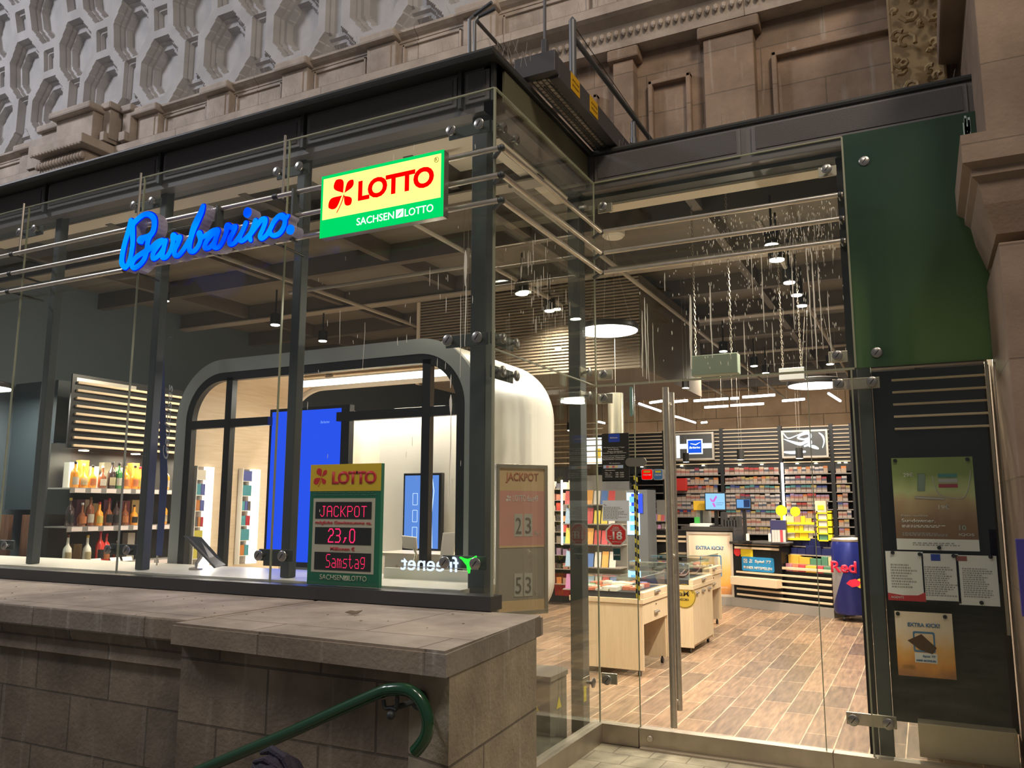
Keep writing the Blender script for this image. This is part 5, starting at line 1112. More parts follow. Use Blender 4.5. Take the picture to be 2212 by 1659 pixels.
for k, p in enumerate(spots):
    spotlight('ceiling_spot_light', p-Vector((0, 0, .02)), 170 if k < 12 else 420)
    r = .05 if k not in (1, 5) else .06
    t = thing('ceiling_spot', 'small black cylinder spotlight glowing under the dark shop ceiling', 'spotlight', 'ceiling spotlights', tuple(p))
    bm = NB(); cyl(bm, p+Vector((0, 0, .004)), p+Vector((0, 0, .13)), r+.01, 18); cyl(bm, p+Vector((0, 0, .13)), (p.x, p.y, 4.14), .010, 8); obj('housing', bm, mat('spot_black', (.02, .02, .02), .4), t, True)
    bm = NB(); cyl(bm, p-Vector((0, 0, .004)), p+Vector((0, 0, .004)), r, 18); obj('lens', bm, SPOT, t)
for px, py, yy in ((1600, 993, 13.2), (1727, 990, 13.2), (1481, 838, 9.0), (1482, 998, 14.5), (1003, 874, 5.6), (1358, 1063, 14), (358, 650, 6.5)):
    p = at(px, py, 1, yy); r = .055 if yy > 12 else .04
    t = thing('pendant_spot', {1600: 'black cylinder pendant spot over the till', 1727: 'black cylinder pendant spot in front of the abstract light picture', 1481: 'small black clip spot beside the door pull top', 1482: 'black cylinder pendant in front of the blue framed logo', 1003: 'small spot lamp beside the booth corner', 1358: 'small black pendant behind the opening hours sticker', 358: 'small black cylinder lamp by the second window post'}[px], 'pendant lamp', None, tuple(p))
    bm = NB(); cyl(bm, p, p+Vector((0, 0, .16 if yy > 12 else .1)), r, 18); obj('shade', bm, MT['spot_black'], t, True)
    bm = NB(); cyl(bm, p-Vector((0, 0, .003)), p, r*.9, 18); obj('lens', bm, SPOT, t)
    bm = NB(); cyl(bm, p+Vector((-.02, 0, .1)), (p.x-.02, p.y, 4.29), .002, 4); cyl(bm, p+Vector((.02, 0, .1)), (p.x+.02, p.y, 4.29), .002, 4); obj('cord', bm, INOX, t)
TUB = glow('tube_white', (.92, .97, 1), 6)
ZT = 3.1
for i, (x0, y0, x1, y1) in enumerate(((1404, 870, 1432, 866), (1455, 868, 1485, 865), (1499, 866, 1573, 861), (1578, 861, 1596, 860), (1381, 872, 1427, 888), (1456, 899, 1468, 902), (1471, 903, 1502, 913), (1522, 880, 1573, 877), (1578, 876, 1650, 872), (1604, 858, 1674, 853), (1690, 866, 1738, 862), (1790, 850, 1815, 866), (1293, 911, 1306, 914), (1515, 913, 1527, 912))):
    a, b_ = at(x0, y0, 2, ZT), at(x1, y1, 2, ZT)
    if (b_-a).length > 4: b_ = a+(b_-a).normalized()*4
    tl = thing('tube_light', 'white tube light segment hanging high over the rear of the shop', 'tube light', 'tube lights over the rear of the shop', tuple(a)); bm = NB(); cyl(bm, a, b_, .017, 8); obj('tube', bm, TUB, tl); bm = NB(); [cyl(bm, a.lerp(b_, q)+Vector((0, 0, .02)), a.lerp(b_, q)+Vector((0, 0, 1.19)), .0015, 4) for q in (.2, .8)]; obj('cords', bm, INOX, tl)
area('shelf_washer', (-2.3, 14.7, 3.4), (-2.3, 16.3, 1.6), 3.4, 60, NEUT, size_y=.3, shape='RECTANGLE')
area('back_wall_washer', (-4, 16.9, 3.2), (-4, 18.2, 3.4), 7, 26, WARM, size_y=.3, shape='RECTANGLE')
point('ceiling_fill', (-3.1, 4.9, 3.2), 8, WARM, .02); point('ceiling_fill', (-1.2, 7.3, 3.2), 11, WARM, .02); point('ceiling_fill', (.2, 6.6, 2.7), 7, (1, .95, .6), .02); point('ceiling_fill', (-6.2, 5.2, 3.2), 3, (.9, .92, 1), .02)  # added bare fill lights standing in for ceiling bounce, no fixtures
# grey-green box hanging on chains behind the transom, and a smaller one
def hangbox(lb, x0, y0, x1, y1, Y, D, m, chains):
    a, b_ = at(x0, y1, 1, Y), at(x1, y0, 1, Y); t = thing('hanging_box', lb, 'hanging box', None, (a.x, Y, a.z))
    obj('casing', bx(a.x, b_.x, Y, Y+D, a.z, b_.z, bev=.006), m, t)
    for cx_ in chains:
        p = at(cx_, (y0+y1)/2, 1, Y); bm = NB(); z = b_.z; k = 0
        while z < 4.27:
            tube(bm, [(p.x+.008*math.cos(a_)*(k % 2), Y+D/2+.008*math.cos(a_)*((k+1) % 2), z+.016+.016*math.sin(a_)) for a_ in [q*PI/3 for q in range(7)]], .0028, 4); z += .026; k += 1
        obj('chain', bm, INOX, t)
    return t
hangbox('grey-green box hanging on two chains behind the door transom', 1493, 761, 1592, 812, 6.4, .12, mat('sage_metal', (.30, .36, .29), .5), (1500, 1578))
hangbox('smaller grey box hanging right of the grey-green box', 1683, 792, 1737, 822, 7.6, .1, mat('grey_metal', (.2, .21, .21), .5), (1690, 1730))
p = at(1330, 870, 1, 7.4); bm = NB(); cyl(bm, (p.x, 7.4, at(1330, 937, 1, 7.4).z), (p.x, 7.4, at(1330, 850, 1, 7.4).z), .075, 28); cyl(bm, (p.x, 7.4, at(1330, 850, 1, 7.4).z), (p.x, 7.4, 4.3), .002, 6); tag(obj('steel_duct', bm, mat('satin_steel', (.5, .46, .36), .35, .8), smooth=True), 'short satin steel cylinder hanging above the black opening hours sticker', 'duct')
# fabric screen top left interior: smoke detector
for px, py in ((757, 573), (1325, 503)):
    p = at(px, py, 2, 4.28); bm = NB(); lathe(bm, p-Vector((0, 0, .05)), [(.09, 0), (.11, .02), (.11, .07)], 24); tag(obj('smoke_detector', bm, WHITE, smooth=True), 'white round ceiling disc '+('near the inner glass corner' if px > 1000 else 'under the ceiling below the square lottery sign'), 'smoke detector')
# ================================================================ REAR SHELF WALL WITH CIGARETTES
YB = 16.4
bays = [(1290, 1432), (1440, 1556), (1564, 1683), (1693, 1794), (1803, 1838)]
bx_ = [(at(a, 1000, 1, YB).x, at(b, 1000, 1, YB).x) for a, b in bays]
zc = lambda py: at(1640, py, 1, YB).z
wn = ['far left', 'middle left', 'middle', 'right', 'far right']
PK = [mat('pack_%d' % i, c, .45) for i, c in enumerate([(.48, .06, .05), (.52, .38, .28), (.05, .07, .22), (.60, .20, .06), (.58, .50, .44), (.08, .24, .24), (.34, .22, .34), (.50, .36, .12), (.06, .05, .05), (.38, .06, .08), (.42, .24, .18)])]
PW_ = mat('pack_paper', (.50, .40, .34), .5)
MID = [mat('pack_mid_%d' % i, c, .5) for i, c in enumerate([(.16, .08, .06), (.42, .16, .12), (.25, .2, .17), (.5, .34, .24), (.1, .1, .13)])]
ps = {}
def pack(i, w, h):
    k = (i, round(w, 3), round(h, 3))
    if k not in ps:
        bm = NB(); box(bm, -w/2, w/2, 0, .05, 0, h*.36, 0); box(bm, -w/2, w/2, 0, .05, h*.361, h*.68, 2); box(bm, -w/2, w/2, 0, .05, h*.681, h, 1)
        me = bpy.data.meshes.new('cigarette_pack'); bm.to_mesh(me); bm.free(); me.materials.append(PW_ if i % 3 else MT['pack_1']); me.materials.append(PK[i]); me.materials.append(MID[i % 5]); ps[k] = me
    o = bpy.data.objects.new('cigarette_pack', ps[k]); COL.objects.link(o); return o
random.seed(17)
lips = [1024, 1044.5, 1063, 1082, 1099, 1117, 1135, 1153]
ordn = ['top', 'second', 'third', 'fourth', 'fifth', 'sixth', 'seventh', 'eighth']
for bi, (x0, x1) in enumerate(bx_):
    bt_ = thing('tobacco_shelving', 'black tobacco shelving bay with wooden slats above, %s one on the rear wall' % wn[bi], 'shelving', 'tobacco shelving bays', ((x0+x1)/2, YB, 0))
    obj('back_panel', bx(x0-.03, x1+.03, YB+.3, YB+.34, 0, zc(1005)), mat('shelf_black', (.02, .019, .018), .5), bt_)
    obj('upright', bx(x1+.0, x1+.07, YB-.02, YB+.3, 0, zc(922)), MT['shelf_black'], bt_)
    obj('head_panel', bx(x0, x1, YB-.0, YB+.06, zc(1020), zc(1003)), MT['shelf_black'], bt_)
    n = 10; z0, z1 = zc(1000), zc(926)
    for k in range(n): z = z0+(z1-z0)*k/(n-1); obj('slat', bx(x0, x1, YB-.03, YB-.0, z-.010, z+.010), SLAT, bt_)
    obj('slat_backing', bx(x0, x1, YB+.002, YB+.02, zc(1003), zc(926)), MT['shelf_black'], bt_)
    for k in range(2):
        bm = NB(); cyl(bm, (x0+(x1-x0)*(.3+.4*k), YB-.06, zc(1003)-.012), (x0+(x1-x0)*(.3+.4*k), YB-.06, zc(1003)), .03, 12); obj('downlight', bm, MT['spot_warm'], bt_)
    for li, py in enumerate(lips):
        z = zc(py); s = obj('shelf', bx(x0, x1, YB-.02, YB+.3, z-.02, z), mat('shelf_lip_grey', (.30, .26, .23), .5), bt_)
    if bi == 0: continue
    tot = 0
    for li, py in enumerate(lips):
        if bi == 1 and li > 5: break
        z = zc(py); x = x0+.01; w = .094 if (li+bi) % 3 else .078; h = .125; fam = random.choice([(0, 1, 4), (6, 2, 0, 3), (3, 1, 4, 8), (2, 5, 7), (1, 9, 4), (10, 7, 3)])
        while x+w < x1:
            o = pack(random.choice(fam), w*.93, h+random.choice((0, 0, .012, -.01))); o.location = (x+w/2, YB-.01, z); x += w
            tag(o, 'cigarette pack on the %s shelf of the %s tobacco bay' % (ordn[li], wn[bi]), 'cigarette pack', 'cigarette packs, %s shelf, %s bay' % (ordn[li], wn[bi]))
# light strip between the bays
x = at(1689, 1000, 1, YB-.05).x
bm = NB(); box(bm, x-.02, x+.02, YB-.07, YB-.03, .9, zc(1001)); tag(obj('vertical_light_strip', bm, glow('strip_white', (1, .95, .9), 4)), 'white vertical light strip between the middle and right tobacco bays', 'light strip')
# framed light pictures on the slats
yf_ = YB-.12
def framed(lb, x0, y0, x1, y1):
    a, b_ = at(x0, y1, 1, yf_), at(x1, y0, 1, yf_); t = thing('light_picture', lb, 'light picture', None, (a.x, yf_, a.z)); w, h = b_.x-a.x, b_.z-a.z
    bm = NB(); ring(bm, [(a.x, a.z), (b_.x, a.z), (b_.x, b_.z), (a.x, b_.z)], [(a.x+.035, a.z+.035), (b_.x-.035, a.z+.035), (b_.x-.035, b_.z-.035), (a.x+.035, b_.z-.035)], FX(0, yf_, 0), -.06, .02); obj('frame', bm, mat('frame_champagne', (.66, .58, .48), .4, .3), t)
    obj('panel', bx(a.x+.03, b_.x-.03, yf_-.004, yf_, a.z+.03, b_.z-.03), mat('picture_grey', (.10, .10, .095), .4), t); return t, a.x, a.z, w, h
t, x, z, w, h = framed('framed light picture with a blue square logo above the tobacco shelves', 1458, 933, 1541, 995); y = yf_-.004
PWH = glow('picture_white', (.85, .95, 1), 1.7); PBL = glow('picture_blue', (.015, .10, .70), 1.1)
obj('white_bar', bx(x+.04, x+.11, y-.002, y, z+.05, z+h-.05), PWH, t); obj('white_band', bx(x+.11, x+w-.04, y-.002, y, z+h*.42, z+h*.60), PWH, t)
obj('logo_border', bx(x+w*.32, x+w*.72, y-.004, y-.002, z+h*.22, z+h*.76), PWH, t); obj('logo_square', bx(x+w*.35, x+w*.69, y-.006, y-.004, z+h*.26, z+h*.72), PBL, t)
text('lettering', 'Barbarino', FX(x+w*.38, y-.006, z+h*.42), w*.28, h*.08, PWH, t, shear=.35, bold=.01)
bm = NB(); stroke(bm, [(x+w*.42, z+h*.60, .006), (x+w*.55, z+h*.56, .01), (x+w*.66, z+h*.64, .004)], FX(0, y-.006, 0), 0, .002); obj('swoosh', bm, PWH, t)
t, x, z, w, h = framed('framed light picture with swirling white shapes above the tobacco shelves', 1690, 927, 1787, 990); y = yf_-.004
bm = NB(); T = FX(0, y, 0)
for P in ([(.35, .72, .01), (.45, .85, .03), (.6, .88, .03), (.62, .72, .03), (.5, .66, .02), (.38, .7, .02)], [(.05, .9, .01), (.15, .72, .012), (.32, .8, .01), (.5, .92, .008)], [(.05, .7, .006), (.2, .6, .02), (.4, .5, .035), (.5, .55, .03), (.6, .6, .04), (.62, .5, .03), (.5, .42, .02)], [(.82, .88, .01), (.9, .75, .02), (.92, .55, .012), (.88, .35, .008)], [(.06, .22, .02), (.2, .2, .03), (.35, .21, .03), (.5, .22, .02)], [(.6, .42, .02), (.7, .38, .035), (.78, .32, .02)]):
    bm = NB(); stroke(bm, [(x+w*a, z+h*b, r*w*1.1) for a, b, r in smooth(P, 3)], T, 0, .002); obj('white_shape', bm, PWH, t)
# third light picture, cut by the sticker at the left
a, b_ = at(1287, 1002, 1, 14.0), at(1301, 945, 1, 14.0)
t = thing('light_picture', 'bright white light picture with yellow flower at the left of the entrance glass', 'light picture', None, tuple(a))
obj('panel', bx(a.x-.2, b_.x, 14.0, 14.05, a.z, b_.z), PWH, t); obj('hanger', bx(a.x-.05, a.x-.04, 14.02, 14.03, b_.z, 4.3), INOX, t); obj('yellow_patch', bx(a.x, b_.x-.03, 13.995, 14.0, a.z+.1, a.z+.28), glow('picture_yellow', (.9, .6, .05), 1), t)
bm = NB(); p = at(1592, 970, 1, YB-.2); box(bm, p.x-.03, p.x+.03, YB-.13, YB-.09, p.z-.1, p.z+.0)
# hanging shelf signs BREAK
for k, (x0, x1, c, m, nm) in enumerate(((1386, 1410, (.45, .06, .06), 'RED', 'red'), (1412, 1432, (.06, .2, .42), 'BLUE', 'blue'))):
    a, b_ = at(x0, 1037, 1, YB-.15), at(x1, 1013, 1, YB-.15); t = thing('brand_sign', '%s rounded square sign on the shelves left of the door pull' % nm, 'sign', None, tuple(a)); w, h = b_.x-a.x, b_.z-a.z
    bm = NB(); prism(bm, rrect(a.x, b_.x, a.z, b_.z, .04), FX(0, YB-.15, 0), -.13, .01); obj('rim', bm, mat('sign_rim', (.5, .48, .45), .5), t)
    bm = NB(); prism(bm, rrect(a.x+.012, b_.x-.012, a.z+.012, b_.z-.012, .035), FX(0, YB-.16, 0), 0, .003); obj('field', bm, mat('sign_'+nm, c, .45), t)
    obj('yellow_band', bx(a.x+w*.2, b_.x-w*.2, YB-.166, YB-.163, a.z+h*.66, a.z+h*.86), mat('sign_band_yellow', (.75, .58, .05), .5), t); text('lettering', 'BREAK', FX(a.x+w*.14, YB-.163, a.z+h*.38), w*.72, h*.16, VW, t, bold=.02, shear=.2)
def crate(name, lb, cat, x0, y0, x1, y1, Y, D, m, grp=None, bev=.003):
    a, b_ = at(x0, y1, 1, Y), at(x1, y0, 1, Y); return tag(obj(name, bx(a.x, b_.x, Y, Y+D, a.z, b_.z, bev=bev), m), lb, cat, grp)
sgn = crate('red_box_sign', 'red square box sign right of the door pull in front of the shelves', 'sign', 1458, 1033, 1482, 1060, YB-.12, .11, mat('bright_red', (.7, .04, .03), .45))
for k, x in enumerate((1391, 1404)):
    o = crate('flash_board', 'narrow black board with white lightning bolt, %s of two' % ('left' if k == 0 else 'right'), 'board', x, 1055, x+11, 1094, YB-.06, .05, BLACK)
    a, b_ = at(x, 1094, 1, YB-.06), at(x+11, 1055, 1, YB-.06); w, h = b_.x-a.x, b_.z-a.z
    bm = NB(); prism(bm, [(a.x+w*.6, a.z+h*.92), (a.x+w*.25, a.z+h*.72), (a.x+w*.5, a.z+h*.74), (a.x+w*.35, a.z+h*.56), (a.x+w*.75, a.z+h*.8), (a.x+w*.5, a.z+h*.78)], FX(0, YB-.063, 0), 0, .002); obj('lightning_bolt', bm, VW, o)
    obj('patch', bx(a.x+w*.2, b_.x-w*.2, YB-.066, YB-.063, a.z+h*.05, a.z+h*.18), mat('patch_%d' % k, ((.2, .6, .2), (.75, .35, .1))[k], .5), o)
# white glowing cabinet (drinks fridge) and magazine racks at the left
a, b_ = at(1350, 1155, 1, 13.6), at(1388, 1064, 1, 13.6)
t = thing('lit_cabinet', 'cabinet with bright blue and white glowing front left of the door pull', 'cabinet', None, (a.x, 13.6, 0))
obj('body', bx(a.x, b_.x+.08, 13.6, 14.1, .0, b_.z+.05), mat('cabinet_grey', (.12, .13, .14), .5), t)
obj('front_glow', bx(a.x, b_.x-.06, 13.59, 13.6, a.z, b_.z), glow('cabinet_blue_white', (.45, .75, 1), 2.2), t); obj('blue_corner', bx(b_.x-.2, b_.x-.0, 13.585, 13.59, b_.z-.35, b_.z-.02), glow('cabinet_blue', (.05, .1, .9), 1.2), t)
for k in range(4): obj('glow_cell', bx(a.x+.1+.0*k, b_.x-.09, 13.583, 13.588, a.z+.07+k*.16, a.z+.17+k*.16), glow('cabinet_cyan', (.2, .6, .95), 1.4), t)
# magazine rack
MG = [mat('magazine_%d' % i, c, .4) for i, c in enumerate([(.6, .08, .08), (.7, .66, .6), (.1, .2, .5), (.75, .6, .1), (.15, .4, .35), (.5, .2, .4), (.8, .4, .1), (.35, .5, .7), (.2, .15, .12)])]
random.seed(9)
def magrack(lb, X0, X1, Y, zs, D=.3, tilt=.25, wmag=.2, face='Y', hm=.26, grp='magazines', rows_per=None):
    t = thing('magazine_rack', lb, 'rack', None, ((X0+X1)/2, Y, 0))
    obj('back_panel', bx(X0, X1, Y+D, Y+D+.02, 0, zs[-1]+.4), mat('rack_grey', (.3, .28, .25), .5), t)
    for z in zs:
        obj('rack_shelf', bx(X0, X1, Y, Y+D, z-.015, z), MT['shelf_lip_grey'], t); x = X0+.02
        while x+wmag*.8 < X1:
            o = obj('magazine', xf(bx(-wmag*.42, wmag*.42, 0, .006, 0, hm*random.uniform(.85, 1.05)), Matrix.Translation((x+wmag/2, Y+.02, z)) @ Matrix.Rotation(-tilt, 4, 'X')), random.choice(MG)); tag(o, 'magazine standing in the rack '+grp, 'magazine', 'magazines '+grp); x += wmag
    return t
xa = at(1296, 1100, 1, 10.4).x; xb = at(1322, 1100, 1, 10.4).x
magrack('tall magazine rack just left of the black opening hours sticker', xa-.55, xb+.1, 10.4, [.55, .85, 1.15, 1.42, 1.68], wmag=.105, hm=.21, grp='left of the octagonal sticker')
xa = at(1388, 1100, 1, 14.8).x; xb = at(1432, 1100, 1, 14.8).x
magrack('low shelves with red and white packets left of the door pull', xa, xb, 15.4, [1.02, 1.2, 1.38], wmag=.07, hm=.13, grp='left of the door pull')
# shelf racks seen through the side glass beside the booth
random.seed(14)
XR = at(1243, 1100, 1, 13.0).x; YR = 13.0
t = thing('accessory_rack', 'tall shelving with small lit goods seen through the side glass beside the booth', 'rack', None, (XR, YR, 0))
obj('back_panel', bx(XR-1.02, XR+.02, YR+.38, YR+.42, 0, 2.35), BLACK, t); obj('light_strip', bx(XR-.26, XR-.23, YR-.02, YR, 1.0, 2.1), glow('strip_warm', (1, .9, .75), 3), t)
for z in (.35, .60, .83, 1.03, 1.22, 1.40, 1.58, 1.76, 1.95):
    s = obj('rack_shelf', bx(XR-1.0, XR, YR, YR+.38, z-.012, z), MT['shelf_lip_grey'], t); x = XR-.96
    for j in range(8):
        h = random.uniform(.08, .15); c = random.choice(PK+MID+CM[3:5]); o = obj('boxed_item', bx(x+.005, x+.09, YR+.02, YR+.12, z, z+h), c); tag(o, 'small boxed goods on the rack beside the booth', 'boxed goods', 'boxed goods on the rack beside the booth'); x += .118
for k in range(8): struct('side_slat', bx(XR-1.6, XR+.35, YR+.42, YR+.45, 2.40+k*.10, 2.418+k*.10), SLAT)
p = at(1222, 1300, 2, 0); bm = NB()
t = thing('red_trolley', 'small red shopping basket trolley on wheels behind the side glass', 'trolley', None, (p.x, p.y, 0)); y0 = p.y
bm = NB()
for a_ in ((-.14, .10),): pass
T = Matrix.Translation((p.x, y0, 0))
P = [(-.13, .12), (.13, .12), (.17, .5), (-.17, .5)]; prism(bm, P, frame((p.x, y0, 0), (1, 0, 0), (0, 0, 1)), -.16, .16); obj('basket', bm, mat('basket_red', (.6, .02, .03), .35), t)
bm = NB(); tube(bm, [(p.x-.12, y0+.14, .45), (p.x-.12, y0+.2, .95), (p.x+.12, y0+.2, .95), (p.x+.12, y0+.14, .45)], .012, 8); obj('handle', bm, MT['basket_red'], t, True)
for s in (-1, 1):
    for q in (-1, 1): bm = NB(); cyl(bm, (p.x+s*.10, y0+q*.1-.01, .045), (p.x+s*.10, y0+q*.1+.01, .045), .045, 14); obj('wheel', bm, BLACK, t)
# ================================================================ DISPLAY TABLES
def handle(bm, x, y, z, w=.11):
    box(bm, x, x+.022, y-w/2, y+w/2, z-.008, z+.012, 0, .003); box(bm, x, x+.006, y-w/2, y+w/2, z-.008, z+.02)
def table(lb, xr, xl, y0, y1, zt_, kneehole, kind, ztop_glass):
    t = thing('display_table', lb, 'display table', None, ((xr+xl)/2, (y0+y1)/2, 0))
    obj('front_panel', bx(xl, xr, y0, y0+.03, .06, zt_-.05, bev=.003), MAPLE, t)
    obj('rear_panel', bx(xl, xr, y1-.03, y1, .06, zt_-.05, bev=.003), MAPLE, t)
    obj('table_top', bx(xl-.01, xr+.012, y0-.012, y1+.012, zt_-.05, zt_, bev=.004), MAPLE, t)
    if kneehole:
        d = obj('drawer', bx(xr-.5, xr, y0+.034, y1-.034, zt_-.25, zt_-.055, bev=.003), MAPLE, t)
        bm = NB(); handle(bm, xr, (y0+y1)/2, zt_-.17, .14); obj('drawer_handle', bm, mat('handle_nickel', (.5, .47, .42), .3, .8), d)
        bm = NB(); cyl(bm, (xr, (y0+y1)/2, zt_-.09), (xr+.006, (y0+y1)/2, zt_-.09), .008, 10); obj('keyhole', bm, BLACK, d)
        obj('inner_back', bx(xl+.02, xl+.04, y0+.03, y1-.03, .06, zt_-.05), MAPLE, t); obj('inner_side', bx(xl, xr-.02, y1-.055, y1-.03, .06, zt_-.25), MAPLE, t)
    else:
        obj('carcass', bx(xl, xr-.02, y0+.03, y1-.03, .06, zt_-.05), MAPLE, t); n = 3
        for k in range(n):
            a = y0+.034+(y1-y0-.068)*k/n; b_ = y0+.034+(y1-y0-.068)*(k+1)/n; d = obj('door', bx(xr-.02, xr, a+.003, b_-.003, .09, zt_-.055, bev=.002), MAPLE, t)
            bm = NB(); handle(bm, xr, (a+b_)/2, zt_-.10, .12); obj('door_handle', bm, MT['handle_nickel'] if 'handle_nickel' in MT else mat('handle_nickel', (.5, .47, .42), .3, .8), d)
    for x in (xl+.06, xr-.06):
        for y in (y0+.06, y1-.06):
            bm = NB(); cyl(bm, (x-.012, y, .028), (x+.012, y, .028), .028, 14); box(bm, x-.008, x+.008, y-.008, y+.008, .03, .07); obj('caster', bm, BLACK, t)
    tr = obj('tray', bx(xl+.01, xr-.04, y0+.01, y1-.01, zt_, zt_+.06, bev=.003), mat('tray_charcoal', (.03, .03, .035), .6), t)
    dd = obj('tray_drawer', bx(xr-.04, xr+.01, y0, y1, zt_, zt_+.06, bev=.003), MAPLE, t); bm = NB(); handle(bm, xr+.01, (y0+y1)/2, zt_+.035, .16); obj('tray_handle', bm, MT['handle_nickel'] if 'handle_nickel' in MT else mat('handle_nickel', (.5, .47, .42), .3, .8), dd)
    g = NB(); 
    for q in ((xl, xr-.03, y0+.0, y0+.005), (xl, xr-.03, y1-.005, y1), (xl, xl+.005, y0, y1), (xr-.035, xr-.03, y0, y1)): box(g, q[0], q[1], q[2], q[3], zt_+.06, ztop_glass)
    box(g, xl, xr-.03, y0, y1, ztop_glass, ztop_glass+.006); obj('glass_case', g, GLS, t)
    # a thin bright glass edge
    e = NB(); 
    for q in ((xl, xr-.03, y0-.002, y0+.003), (xr-.033, xr-.028, y0, y1)): box(e, q[0], q[1], q[2], q[3], ztop_glass+.001, ztop_glass+.007)
    box(e, xr-.034, xr-.029, y0-.002, y0+.003, zt_+.06, ztop_glass); obj('glass_rim', e, mat('case_edge', (.25, .3, .27), .2), t)
    return t
table('maple display table nearest the door, knee space under its drawer', -2.56, -3.33, 7.967, 8.86, .745, True, 0, .945)
t2 = table('maple display cabinet on casters with a round gold emblem on its front', -2.45, -3.2, 9.476, 10.46, .755, False, 1, 1.0)
table('maple display table with knee space, third and farthest from the door', -2.70, -3.45, 11.15, 12.07, .76, True, 2, .98)
c = at(1478, 1288, 1, 9.47); r_ = .135
bm = NB(); prism(bm, circ(c.x, c.z, r_, 40), FX(0, 9.475, 0), 0, .003); e1 = obj('gold_emblem', bm, mat('emblem_gold', (.58, .42, .06), .35, .3), t2)
bm = NB(); ring(bm, circ(c.x, c.z, r_*.96, 40), circ(c.x, c.z, r_*.91, 40), FX(0, 9.472, 0), 0, .001)
for k in range(28):
    a = PI*.12+k*.11; xf_ = frame((c.x+r_*.81*math.cos(a), 9.472, c.z+r_*.81*math.sin(a)), (1, 0, 0), (0, 0, 1)); v0 = len(bm.verts); box(bm, -.0035, .0035, -.008, .008, 0, .001); bm.verts.ensure_lookup_table()
    for v in bm.verts[v0:]: v.co = xf_ @ Matrix.Rotation(a-PI/2, 4, 'Z') @ v.co
obj('emblem_ring', bm, mat('emblem_ink', (.10, .07, .02), .5), e1)
text('lettering', 'aM', FX(c.x-r_*.42, 9.472, c.z-.0), r_*.84, r_*.45, MT['emblem_ink'], e1, bold=.02); text('lettering', 'AROMA', FX(c.x-r_*.4, 9.472, c.z-r_*.38), r_*.8, r_*.24, MT['emblem_ink'], e1, bold=.01)
# boxed goods inside the glass cases
random.seed(12)
GC = [mat('goods_%d' % i, c, .45) for i, c in enumerate([(.72, .68, .6), (.66, .2, .12), (.2, .25, .5), (.7, .45, .3), (.6, .55, .5), (.75, .6, .5), (.2, .35, .2), (.1, .1, .12)])]
for r_ in range(5):
    for c_ in range(8):
        y = 8.02+r_*.16; x = -3.26+c_*.078
        if random.random() < .1: continue
        o = obj('boxed_goods', xf(bx(-.036, .036, -.07, .07, 0, random.uniform(.02, .045), bev=.002), Matrix.Translation((x, y+.02, .805)) @ Matrix.Rotation(random.uniform(-.15, .15), 4, 'Z')), [GC[(r_*3+c_) % 8] if random.random() < .4 else GC[random.choice((0, 3, 4, 5, 1))], GC[0]])
        tag(o, 'flat goods box lying in the glass case nearest the door', 'goods box', 'goods boxes in the nearest glass case')
for k, (x, y, r, s) in enumerate(((-2.62, 9.75, .06, 'nearest'), (-2.72, 9.95, .07, 'middle'), (-2.60, 10.2, .05, 'farthest'), (-2.95, 9.85, .06, 'left'))):
    bm = NB(); tube(bm, [(x-.06, y, .84), (x-.01, y+.01, .835), (x+.03, y+.02, .85), (x+.07, y+.03, .90)], [.022, .022, .016, .008], 8); cyl(bm, (x-.06, y, .83), (x-.06, y, .875), .024, 14)
    tag(obj('tobacco_pipe', bm, mat('pipe_brown', (.12, .05, .03), .3), smooth=True), 'dark tobacco pipe in the second glass case, %s one' % s, 'pipe')
for k in range(9):
    x = -3.3+.07*k; y = 11.3+.08*(k % 3); tag(obj('pocket_knife', xf(bx(-.01, .01, -.07, .07, 0, .02, bev=.003), Matrix.Translation((x, y+.2, .83)) @ Matrix.Rotation(.5+random.uniform(-.4, .4), 4, 'Z')), random.choice(GC[:5])), 'small slim item lying in the farthest glass case', 'small item', 'slim items in the farthest glass case')
# ================================================================ COUNTER
# straight part with the orange poster
a, b_ = at(1484, 1290, 1, 14.35), at(1583, 1141, 1, 14.35); ZC = b_.z
t = thing('counter_end', 'counter end with grey top carrying an orange framed poster', 'counter', None, ((a.x+b_.x)/2, 14.35, 0))
obj('body', bx(a.x-1.2, b_.x, 14.36, 15.2, .14, ZC-.05), BLACK, t); obj('counter_top', bx(a.x-.06, b_.x+.02, 14.30, 15.25, ZC-.05, ZC+.02, bev=.004), mat('top_charcoal', (.05, .048, .045), .4), t)
obj('plinth', bx(a.x-1.2, b_.x+.05, 14.30, 15.2, 0, .14), mat('plinth_grey', (.30, .27, .24), .45), t)
for z in (ZC-.16, ZC-.24): obj('slat', bx(at(1390, 1165, 1, 14.3).x, at(1484, 1165, 1, 14.3).x-.02, 14.33, 14.36, z-.018, z+.018, bev=.004), SLAT, t)
p0, p1 = at(1487, 1285, 1, 14.33), at(1582, 1150, 1, 14.33)
f = thing('framed_poster', 'silver framed orange poster asking EXTRA KICK on the counter end', 'framed poster', None, tuple(p0)); w, h = p1.x-p0.x, p1.z-p0.z
bm = NB(); ring(bm, [(p0.x, p0.z), (p1.x, p0.z), (p1.x, p1.z), (p0.x, p1.z)], [(p0.x+.04, p0.z+.04), (p1.x-.04, p0.z+.04), (p1.x-.04, p1.z-.04), (p0.x+.04, p1.z-.04)], FX(0, 14.33, 0), -.02, .02); obj('frame', bm, MT['frame_champagne'], f)
obj('poster', bx(p0.x+.03, p1.x-.03, 14.325, 14.33, p0.z+.03, p1.z-.03), SUNS, f); text('lettering', 'EXTRA KICK?', FX(p0.x+w*.2, 14.325, p1.z-h*.28), w*.6, h*.06, mat('kick_blue2', (.12, .26, .42), .5), f, bold=.04)
